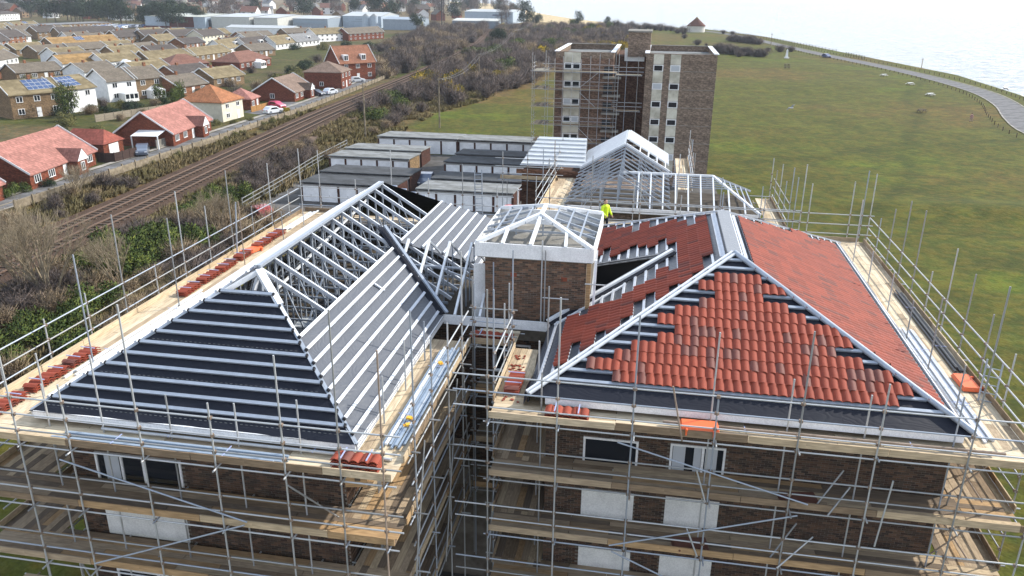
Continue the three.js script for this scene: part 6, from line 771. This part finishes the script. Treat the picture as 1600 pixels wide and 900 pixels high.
// ---------------------------------------------------------------- materials and tools lying on the decks
function tileStack(x, z, turn, n, label, o = {}) {   // a row of roof tiles stood on edge, strapped
  const g = thing('tile_stack', label, 'tiles', 'strapped packs of roof tiles on the decks', [x, o.y ?? DECK + 0.01, z], turn), r = rnd(Math.round(x * 31 + z * 7 + 999));
  const geo = tileGeo; for (let i = 0; i < n; i++) for (let j = 0; j < (o.layers ?? 3); j++) { const t = mesh('tile', geo, [M.tileRed, M.tileRed2, M.tileDark][r() < 0.2 ? 2 : r() < 0.4 ? 1 : 0], g); t.position.set((i - (n - 1) / 2) * 0.27, 0.02 + j * 0.085, (r() - 0.5) * 0.02); t.rotation.y = (r() - 0.5) * 0.03; }
  for (const k of [-0.27, 0.27]) new GB().box(k * n * 0.27, 0.17 + 0.085 * (o.layers ?? 3) - 0.1, 0, 0.035, 0.02, 0.56).build('strap', M.strapBlue, g); return g;
}
tileStack(-7.4, -18.0, 0.03, 5, 'strapped pack of red roof tiles at the front right corner of the left deck', { layers: 4 });
tileStack(-2.0, -21.85, 0.0, 5, 'strapped pack of red roof tiles at the front of the tiled wing'); tileStack(-3.95, -23.6, 1.57, 5, 'pack of red roof tiles on the deck left of the tiled slope'); tileStack(-5.45, -27.3, 0.0, 6, 'low pack of red tiles on the link deck', { layers: 2 });
for (const [z, n, l] of [[-19.0, 6, 'red tile pack at the front left corner of the left deck'], [-20.9, 6, 'second red tile pack along the left deck from the front'], [-22.6, 5, 'third red tile pack along the left deck from the front'], [-29.6, 5, 'nearest of the middle tile packs on the left deck'], [-31.2, 5, 'second of the middle tile packs on the left deck'], [-32.8, 5, 'third of the middle tile packs on the left deck'], [-34.4, 4, 'last of the middle tile packs before the orange tray'], [-36.4, 5, 'tile pack just beyond the orange tray on the left deck'], [-38.0, 5, 'furthest tile pack on the left deck']]) tileStack(-19.3, z, 1.57 + (R0() - 0.5) * 0.1, n, l);
function sectionBundle(a, b, n, label, m, o = {}) { const g = thing('steel_bundle', label, 'steel sections', 'bundles of steel sections on the decks'), d = b.clone().sub(a).setY(0).normalize(), q = V(-d.z, 0, d.x), r = rnd(Math.round(a.x * 17 + a.z * 5 + 500)); for (let i = 0; i < n; i++) { const off = (i - (n - 1) / 2) * (o.p ?? 0.1), s = (r() - 0.5) * 0.5, y = 0.04 + (i % 3 === 1 ? 0.06 : 0) + (o.h ?? 0); if (o.round) new GB().tube(a.clone().addScaledVector(q, off).addScaledVector(d, s).add(V(0, y + 0.02, 0)), b.clone().addScaledVector(q, off).addScaledVector(d, s).add(V(0, y + 0.02, 0)), 0.045, 8).build('pipe_length', m, g); else new GB().beam(a.clone().addScaledVector(q, off).addScaledVector(d, s).add(V(0, y, 0)), b.clone().addScaledVector(q, off).addScaledVector(d, s).add(V(0, y, 0)), 0.075, 0.06).build('section', r() < 0.25 ? M.whiteSteel : m, g); } for (const f of [0.25, 0.75]) { const p = a.clone().lerp(b, f); new GB().beam(p.clone().addScaledVector(q, -n * (o.p ?? 0.1) / 2 - 0.02).setY(a.y + 0.13 + (o.h ?? 0)), p.clone().addScaledVector(q, n * (o.p ?? 0.1) / 2 + 0.02).setY(a.y + 0.13 + (o.h ?? 0)), 0.03, 0.01).build('strap', M.strapBlue, g); } return g; }
const blueSteel = mat([0.33, 0.40, 0.48], 0.4, { m: 0.25, map: mot1 });
sectionBundle(V(-16.4, DECK, -17.85), V(-9.5, DECK, -17.85), 6, 'long bluish bundle of steel sections along the front of the left deck', blueSteel); sectionBundle(V(-6.75, DECK, -19.2), V(-6.75, DECK, -26.0), 7, 'bundle of bluish steel sections on the deck beside the central gap', blueSteel, { p: 0.1 }); sectionBundle(V(-18.75, DECK, -21.4), V(-18.7, DECK, -29.4), 4, 'white steel sections lying along the left eaves', M.whiteSteel, { p: 0.12 }); sectionBundle(V(-19.3, DECK, -39.2), V(-19.3, DECK, -43.0), 5, 'pale sections stacked at the far end of the left deck', M.whiteSteel); sectionBundle(V(10.35, DECK, -22.9), V(10.35, DECK, -31.2), 6, 'bundle of bright steel sections on the right deck beside the tiles', M.purlin, { p: 0.09 }); sectionBundle(V(11.15, DECK, -27.6), V(11.15, DECK, -35.5), 4, 'black plastic pipes along the outer edge of the right deck', M.blackPipe, { round: true, p: 0.09 });
sectionBundle(V(-15.5, DECK, -18.4), V(-6.6, DECK, -18.4), 2, 'spare scaffold tubes laid along the left front deck', M.tube, { round: true, p: 0.11 }); sectionBundle(V(1.0, DECK, -22.0), V(10.4, DECK, -22.0), 2, 'spare scaffold tubes laid along the right front deck', M.tubeRust, { round: true, p: 0.1 });
for (const [x, z, l] of [[-6.7, -20.6, 'nearer yellow glove on the bluish steel bundle'], [-6.75, -24.5, 'further yellow glove on the bluish steel bundle'], [-6.6, -20.2, 'yellow glove at the near end of the bluish steel bundle']]) { const g = thing('work_glove', l, 'glove', 'yellow gloves', [x, DECK + 0.15, z], R0() * 6); new GB().box(0, 0.03, 0, 0.14, 0.06, 0.15).build('palm', M.yellow, g); for (let k = 0; k < 4; k++) new GB().tube(V(-0.05 + k * 0.033, 0.03, 0.07), V(-0.06 + k * 0.04, 0.02, 0.15), 0.014, 5).build('finger', M.yellow, g); }
function tray(x, y, z, turn, m, label) { const g = thing('plastic_tray', label, 'tray', null, [x, y, z], turn); const q = new GB(), w = 1.05, d = 0.5, h = 0.13; q.quad(V(-w / 2, h, d / 2), V(w / 2, h, d / 2), V(w / 2, h, -d / 2), V(-w / 2, h, -d / 2)); for (const [a, b, c, e] of [[-1, 1, 1, 1], [1, 1, 1, -1], [1, -1, -1, -1], [-1, -1, -1, 1]]) q.quad(V(a * w * 0.55, 0, b * d * 0.58), V(c * w * 0.55, 0, e * d * 0.58), V(c * w / 2, h, e * d / 2), V(a * w / 2, h, b * d / 2)); q.build('tub', m, g); for (const s of [-0.4, 0.4]) { new GB().tube(V(s, 0.08, d * 0.55), V(s, 0.08, d * 0.55 + 0.1), 0.04, 8).build('lug', m, g); new GB().beam(V(s, 0.08, d * 0.6), V(s, -0.1, d * 0.64), 0.05, 0.05).build('hook', m, g); } return g; }
tray(2.0, DECK + 0.17, -21.68, 0.02, M.orange, 'orange plastic tray hooked over the front toe board'); tray(11.05, DECK + 0.05, -26.6, 1.6, M.orange, 'orange plastic tray by the ladder on the right deck'); tray(-19.35, DECK + 0.05, -35.3, 1.3, M.orange, 'orange plastic tray among tile packs on the left deck'); tray(5.15, 10.52, -21.8, 0.15, M.brownTray, 'dark brown tray on the second deck of the right scaffold'); tray(2.1, 8.4, -21.8, 0.15, M.brownTray, 'dark brown tray on the third deck of the right scaffold');
{ const q = new GB(), r = rnd(17); for (let i = 0; i < 26; i++) { const c = i < 13 ? [-4.1, -24.9] : i < 20 ? [-4.2, -25.7] : [-3.9, -22.7], x = c[0] + (r() - 0.5) * 0.5, z = c[1] + (r() - 0.5) * 0.5; q.frame(V(x, DECK + 0.03, z), V(1, 0, r()).normalize(), V(0, 1, 0), V(-r(), 0, 1).normalize(), 0.05 + r() * 0.09, 0.02, 0.04 + r() * 0.07); } stuff(q.build('tile_shards', M.tileRed2), 'broken red tile shards scattered on the deck left of the tiled wing', 'debris'); }
function ladder(a, b, w, label, m = M.steel) { const g = thing('ladder', label, 'ladder', 'scaffold ladders'), d = b.clone().sub(a), L = d.length(), q = d.clone().cross(V(0, 1, 0)); if (q.length() < 0.2) q.set(1, 0, 0); q.normalize().multiplyScalar(w / 2); for (const s of [-1, 1]) new GB().tube(a.clone().addScaledVector(q, s), b.clone().addScaledVector(q, s), 0.028, 6).build('stile', m, g); const n = Math.round(L / 0.28); for (let i = 1; i < n; i++) { const p = a.clone().addScaledVector(d, i / n); new GB().tube(p.clone().sub(q), p.clone().add(q), 0.018, 5).build('rung', m, g); } return g; }
ladder(V(-19.9, 10.4, -34.6), V(-19.6, 15.2, -34.75), 0.5, 'ladder standing above the left deck rails'); ladder(V(11.2, 10.4, -25.2), V(11.35, 14.0, -25.6), 0.45, 'ladder rising through the right deck near the orange tray'); ladder(V(-9.5, 11, -43.7), V(-9.6, 15.4, -43.9), 0.42, 'ladder behind the back corner of the left wing'); ladder(V(-7.6, 0.2, -46), V(-4.2, 12.6, -58), 0.5, 'long ladder leaning on the further block', M.paleTimber);
{ const g = thing('timber_offcut', 'yellow timber block under the front left deck corner', 'timber', null, [-7.75, 11.7, -18.7], 0.2); new GB().box(0, 0, 0, 0.62, 0.5, 0.1).build('board', planks[4], g); new GB().box(0.05, 0.02, 0.055, 0.16, 0.14, 0.02).build('knot', M.timber, g); }
{ const g = thing('sign_post', 'white post with a red round sign in the yard', 'sign', null, [-12.8, 0, -72]); new GB().tube(V(0, 0, 0), V(0, 5.0, 0), 0.16, 10).build('post', M.white, g); new GB().tube(V(0, 5.0, 0), V(0, 6.0, 0), 0.42, 14).build('sign_drum', M.red, g); const p = thing('lamp_post', 'pale steel lamp post beside the red topped post', 'lamp post', null, [-11.3, 0, -68]); new GB().tube(V(0, 0, 0), V(0, 8.6, 0), 0.11, 8, 0.07).build('column', M.fascia, p); new GB().beam(V(0, 8.5, 0), V(0.7, 8.7, 0), 0.08, 0.08).build('arm', M.fascia, p); new GB().box(0.95, 8.7, 0, 0.6, 0.12, 0.25).build('lantern', M.tubeDark, p); }
for (const [x, z, h, l] of [[-40.3, -149.9, 9.5, 'telegraph pole at the field edge behind the garages'], [-48.5, -223.7, 8.5, 'telegraph pole in the scrub above the field'], [-59.8, -345, 9.5, 'far telegraph pole in the thorn scrub'], [-50.4, -136.6, 9.5, 'dark telegraph pole beside the railway bank'], [-76, -511, 9, 'leftmost pole of the far cluster near the pines'], [-73, -512, 9, 'second pole of the far cluster near the pines'], [-70, -505, 8.5, 'third pole of the far cluster near the pines'], [-64, -499, 8.5, 'rightmost pole of the far cluster near the pines'], [55, -432, 6, 'thin pole by the coast road near the clifftop bushes'], [97, -330, 5, 'thin pole at the cliff edge']]) { const g = thing('telegraph_pole', l, 'pole', 'telegraph poles', [x, groundH(x, z), z]); new GB().tube(V(0, -0.2, 0), V(0, h, 0), 0.16, 7, 0.11).build('shaft', M.post, g); new GB().beam(V(-0.6, h - 0.5, 0), V(0.6, h - 0.5, 0), 0.09, 0.1).build('cross_arm', M.timber, g); }
{ const g = thing('overhead_wires', 'thin overhead wires sagging between the telegraph poles', 'wires'), P = [[-40.3, -149.9, 9], [-48.5, -223.7, 8], [-59.8, -345, 9], [-76, -511, 8.5]]; for (let i = 0; i < 3; i++) for (const s of [-0.5, 0.5]) { const q = new GB(); let p0; for (let k = 0; k <= 10; k++) { const t = k / 10, p = V(lerp(P[i][0], P[i + 1][0], t) + s, lerp(P[i][2], P[i + 1][2], t) - Math.sin(t * 3.1416) * 1.4, lerp(P[i][1], P[i + 1][1], t)); if (p0) q.tube(p0, p, 0.02, 4); p0 = p; } q.build('wire', M.tubeDark, g); } }
// clifftop furniture
function bench(x, z, turn, label, white) { const y = groundH(x, z), g = thing('picnic_bench', label, 'bench', 'benches on the green', [x, y, z], turn), m = white ? M.white : M.timber; new GB().box(0, 0.75, 0, 1.9, 0.07, 0.75).build('table_top', m, g); for (const s of [-0.75, 0.75]) { new GB().box(0, 0.45, s, 1.9, 0.06, 0.28).build('seat', m, g); for (const e of [-0.7, 0.7]) new GB().beam(V(e, 0, s * 0.9), V(e, 0.75, s * 0.25), 0.09, 0.09).build('leg', M.timber, g); } for (const e of [-0.7, 0.7]) new GB().beam(V(e, 0.42, -0.8), V(e, 0.42, 0.8), 0.08, 0.08).build('brace', M.timber, g); }
bench(59.6, -196.8, 0.3, 'dark picnic bench nearest the camera on the green', false); bench(70.7, -229, 0.6, 'pale picnic bench, nearest of three by the coast road', true); bench(73, -256, 0.6, 'pale picnic bench, middle of three by the coast road', true); bench(71.8, -281, 0.6, 'pale picnic bench, furthest of three by the coast road', true); bench(44.7, -301, 0.2, 'dark picnic bench in front of the white obelisk', false); bench(46.2, -312, 0.2, 'dark picnic bench just behind the first one by the obelisk', false); bench(96.5, -250, 1.4, 'pale bench on the cliff edge beyond the road bend', true); bench(95, -232, 1.4, 'pale bench on the cliff edge nearest the bend', true);
{ const x = 52, z = -355, g = thing('obelisk', 'small white obelisk on the clifftop green', 'monument', null, [x, groundH(x, z), z]); const q = new GB(); const a = 0.5, b = 0.28, h = 3.1; const c = (s, y) => [V(-s, y, s), V(s, y, s), V(s, y, -s), V(-s, y, -s)]; const A = c(a, 0.5), Bq = c(b, h), T0 = V(0, h + 0.5, 0); for (let i = 0; i < 4; i++) { const j = (i + 1) % 4; q.quad(A[i], A[j], Bq[j], Bq[i]); q.tri(Bq[i], Bq[j], T0); } q.build('shaft', M.white, g); new GB().box(0, 0.2, 0, 1.8, 0.45, 1.8).build('plinth', M.white, g); }
{ const x = 23.5, z = -568, g = thing('shelter_hut', 'white octagonal hut with a brown pointed roof on the cliff', 'hut', null, [x, 0, z], 0.2); new GB().tube(V(0, 0, 0), V(0, 3.8, 0), 5.9, 8).build('wall', mat([0.6, 0.58, 0.52], 0.8, { map: mot4 }), g); new GB().tube(V(0, 3.8, 0), V(0, 8.4, 0), 6.6, 8, 1.2).build('roof', roofM.redbrown, g); new GB().tube(V(0, 8.4, 0), V(0, 9.6, 0), 1.25, 8, 0.1).build('cap', roofM.lichen, g); new GB().bb(-0.6, 0.6, 0, 2.2, 5.4, 5.62).build('door', M.timber, g); const p = thing('lamp_post', 'dark lamp post in front of the white hut', 'lamp post', null, [18.6, 0, -545]); new GB().tube(V(0, 0, 0), V(0, 5.2, 0), 0.13, 7, 0.09).build('column', M.tubeDark, p); new GB().box(0, 5.4, 0, 0.5, 0.5, 0.5).build('lantern', M.tubeDark, p); }
fenceRun('cliff_fence', 'dark post and rail fence along the cliff behind the coast road', [[79, -395], [66, -470], [45, -560], [36, -592]], 1.3, 4.5, M.timber, { rails: [0.6, 1.15], pw: 0.16 });
fenceRun('cliff_gate', 'short dark rail barrier by the parked car on the cliff', [[78.5, -372], [81.5, -352]], 1.7, 3, M.timber, { rails: [0.8, 1.6], pw: 0.2, cat: 'barrier' });

// ---------------------------------------------------------------- people and a gull
function field(caps, size, centre, res) {   // smooth union of tapered capsules, meshed
  const mc = new MarchingCubes(res, M.white, false, false, 60000); mc.isolation = 0; const ab = new THREE.Vector3(), ap = new THREE.Vector3(), p = new THREE.Vector3(), k = 0.028;
  for (let z = 0; z < res; z++) for (let y = 0; y < res; y++) for (let x = 0; x < res; x++) {
    p.set((x - res / 2) / (res / 2), (y - res / 2) / (res / 2), (z - res / 2) / (res / 2)).multiplyScalar(size).add(centre); let d = 9;
    for (const [a, b, ra, rb] of caps) { ab.copy(b).sub(a); ap.copy(p).sub(a); const t = clamp(ap.dot(ab) / Math.max(1e-9, ab.lengthSq()), 0, 1), e = ap.addScaledVector(ab, -t).length() - lerp(ra, rb, t); const h = clamp(0.5 + 0.5 * (d - e) / k, 0, 1); d = lerp(d, e, h) - k * h * (1 - h); }
    mc.field[x + y * res + z * res * res] = -d;
  }
  mc.update(); const n = mc.count, P = new Float32Array(n * 3), N = new Float32Array(n * 3); for (let i = 0; i < n * 3; i++) { P[i] = mc.positionArray[i] * size; N[i] = mc.normalArray[i]; } for (let i = 0; i < n; i++) { P[i * 3] += centre.x; P[i * 3 + 1] += centre.y; P[i * 3 + 2] += centre.z; }
  const g = new THREE.BufferGeometry(); g.setAttribute('position', new THREE.BufferAttribute(P, 3)); g.setAttribute('normal', new THREE.BufferAttribute(N, 3)); g.setAttribute('uv', new THREE.BufferAttribute(new Float32Array(n * 2), 2)); return g;
}
function handCaps(w, dir, side) {   // palm, four unequal bent fingers and a thumb off the side of the palm
  const d = dir.clone().normalize(), s = side.clone().normalize(), c = [[w, w.clone().addScaledVector(d, 0.085), 0.028, 0.032]]; [[-0.028, 0.07], [-0.009, 0.082], [0.011, 0.076], [0.03, 0.06]].forEach(([o, L]) => { const b = w.clone().addScaledVector(d, 0.09).addScaledVector(s, o), m = b.clone().addScaledVector(d, L * 0.55).add(V(0, -0.008, 0)), e = m.clone().addScaledVector(d, L * 0.35).add(V(0, -0.03, 0)); c.push([b, m, 0.0095, 0.009], [m, e, 0.009, 0.008]); }); const t = w.clone().addScaledVector(d, 0.03).addScaledVector(s, -0.03); c.push([t, t.clone().addScaledVector(s, -0.035).addScaledVector(d, 0.035), 0.011, 0.01]); return c;
}
function person(pos, turn, label, o) {
  const g = thing('person', label, 'person', null, pos, turn), skin = mat([0.50, 0.30, 0.22], 0.6), S = (x, y, z) => V(x, y, z);
  const head = [[S(0, 1.60, 0.01), S(0, 1.68, 0.0), 0.085, 0.098], [S(0, 1.54, 0.035), S(0, 1.58, 0.03), 0.055, 0.07], [S(0, 1.61, 0.095), S(0, 1.585, 0.112), 0.012, 0.017], [S(-0.095, 1.62, 0), S(-0.095, 1.59, 0), 0.018, 0.014], [S(0.095, 1.62, 0), S(0.095, 1.59, 0), 0.018, 0.014], [S(-0.03, 1.555, 0.088), S(0.03, 1.555, 0.088), 0.009, 0.009], [S(0, 1.45, 0), S(0, 1.55, 0.01), 0.06, 0.055]];
  const LA = o.armL, RA = o.armR, legs = o.legs ?? [[S(-0.09, 0.9, 0), S(-0.11, 0.48, 0.02), S(-0.11, 0.08, -0.02)], [S(0.09, 0.9, 0), S(0.12, 0.48, 0.05), S(0.13, 0.08, 0.02)]];
  const torso = [[S(-0.14, 1.36, 0), S(0.14, 1.36, 0), 0.085, 0.085], [S(0, 1.33, 0.01), S(0, 1.05, 0.01), 0.15, 0.135], [S(0, 1.05, 0.01), S(0, 0.92, 0), 0.14, 0.15]], arm = (a) => [[a[0], a[1], 0.058, 0.046], [a[1], a[2], 0.043, 0.032]], leg = (l) => [[l[0], l[1], 0.085, 0.06], [l[1], l[2], 0.056, 0.042], [l[2], l[2].clone().add(V(0, -0.04, 0.16)), 0.045, 0.038]];
  const bodyCaps = [...head, ...torso, ...arm(LA), ...arm(RA), ...leg(legs[0]), ...leg(legs[1])], fat = (c, e) => c.map(([a, b, r1, r2]) => [a, b, r1 + e, r2 + e]);
  const hands = [handCaps(LA[2], LA[2].clone().sub(LA[1]), V(0, 0.3, 1)), handCaps(RA[2], RA[2].clone().sub(RA[1]), V(0, 0.3, 1))];
  const geo = mergeGeometries([field(bodyCaps, 1.05, V(0, 0.9, 0), 96), field(head, 0.17, V(0, 1.62, 0), 60), field(hands[0], 0.16, LA[2].clone().addScaledVector(LA[2].clone().sub(LA[1]).normalize(), 0.08), 64), field(hands[1], 0.16, RA[2].clone().addScaledVector(RA[2].clone().sub(RA[1]).normalize(), 0.08), 64)]);
  const body = mesh('body', geo, skin, g);
  const jk = [[S(-0.15, 1.36, 0), S(0.15, 1.36, 0), 0.1, 0.1], [S(0, 1.34, 0.01), S(0, 1.02, 0.01), 0.175, 0.165], [S(0, 1.02, 0), S(0, 0.88, 0), 0.165, 0.175], ...fat(arm(LA), 0.022), ...fat(arm(RA), 0.022)]; mesh('jacket', field(jk, 0.8, V(0, 1.15, 0), 80), o.jacket, g);
  mesh('trousers', field([[S(-0.06, 0.93, 0), S(0.06, 0.93, 0), 0.15, 0.15], ...fat(legs.flatMap((l) => [[l[0], l[1], 0.085, 0.06], [l[1], l[2].clone().lerp(l[1], 0.12), 0.056, 0.05]]), 0.02)], 0.62, V(0, 0.5, 0), 64), o.trousers, g);
  mesh('boots', field(legs.map((l) => [l[2], l[2].clone().add(V(0, -0.035, 0.17)), 0.06, 0.05]), 0.4, V(0, 0.08, 0.05), 48), M.rubber, g);
  mesh('hair', field([[S(0, 1.70, -0.015), S(0, 1.645, -0.035), 0.099, 0.092]], 0.16, V(0, 1.68, -0.02), 40), o.hair, g);
  for (const s of [-1, 1]) new GB().box(s * 0.036, 1.625, 0.094, 0.024, 0.012, 0.01).build('eye', M.rubber, g);
  if (o.band) { for (const y of [1.0, 1.15]) new GB().tube(V(0, y, 0.005), V(0, y + 0.05, 0.005), 0.188, 18).build('reflective_band', M.whiteSteel, g); }
  return g;
}
person([-2.25, DECK + 0.02, -42.7], 0.75, 'worker in a yellow high visibility jacket behind the brick tower', { jacket: mat([0.62, 0.78, 0.03], 0.6), trousers: mat([0.02, 0.022, 0.03], 0.8), hair: mat([0.05, 0.03, 0.02], 0.8), armL: [V(-0.2, 1.36, 0), V(-0.3, 1.12, 0.1), V(-0.28, 1.0, 0.34)], armR: [V(0.2, 1.36, 0), V(0.31, 1.1, 0.02), V(0.3, 0.92, 0.2)], band: false });
person([65.7, groundH(65.7, -184), -184], 2.2, 'walker in a pinkish coat on the green near the road posts', { jacket: mat([0.40, 0.24, 0.22], 0.8), trousers: mat([0.30, 0.22, 0.20], 0.8), hair: mat([0.12, 0.08, 0.05], 0.8), armL: [V(-0.2, 1.36, 0), V(-0.26, 1.1, 0.1), V(-0.24, 0.88, 0.2)], armR: [V(0.2, 1.36, 0), V(0.25, 1.1, -0.08), V(0.25, 0.86, -0.06)], legs: [[V(-0.09, 0.9, 0), V(-0.1, 0.5, 0.2), V(-0.1, 0.08, 0.18)], [V(0.09, 0.9, 0), V(0.1, 0.48, -0.02), V(0.1, 0.1, -0.26)]] });
{ const g = thing('gull', 'grey gull flying over the clifftop green', 'bird', null, [14.6, 13.3, -92], 0.8); g.rotation.z = 0.35; const b = field([[V(0, 0, -0.18), V(0, 0.01, 0.14), 0.055, 0.075], [V(0, 0.01, 0.14), V(0, 0.05, 0.26), 0.06, 0.042], [V(0, 0.05, 0.28), V(0, 0.035, 0.34), 0.016, 0.008], [V(0, 0, -0.18), V(0, 0, -0.34), 0.035, 0.012]], 0.4, V(0, 0, 0), 48); mesh('body', b, mat([0.55, 0.55, 0.56], 0.8), g); for (const s of [-1, 1]) { const w = new GB(), pts = [[0.04, 0.03, 0.1, -0.1], [0.34, 0.16, 0.13, -0.07], [0.72, 0.06, 0.02, -0.06]]; for (let i = 0; i < 2; i++) { const [x0, y0, f0, b0] = pts[i], [x1, y1, f1, b1] = pts[i + 1]; for (const t of [0, 0.012]) w.quad(V(s * x0, y0 + t, f0), V(s * x1, y1 + t, f1), V(s * x1, y1 + t, b1), V(s * x0, y0 + t, b0)); } w.build('wing', mat([0.16, 0.17, 0.19], 0.8), g); } }

{ const g = new THREE.Group(); g.name = 'distant_scrub'; stuff(g, 'far purple brown thorn scrub reading as one mass along the railway', 'scrub'); scene.add(g); farThorn.forEach((l, i) => { const im = new THREE.InstancedMesh(B.thorn[i].geometry, M.leaf, l.length); l.forEach((m, k) => im.setMatrixAt(k, m)); im.name = 'thorn_mass'; im.userData.kind = 'stuff'; g.add(im); }); }
scene.traverse((o) => { if (o.isMesh) { o.castShadow = true; o.receiveShadow = true; } });
renderer.setSize(1024, 576);
renderer.render(scene, camera);
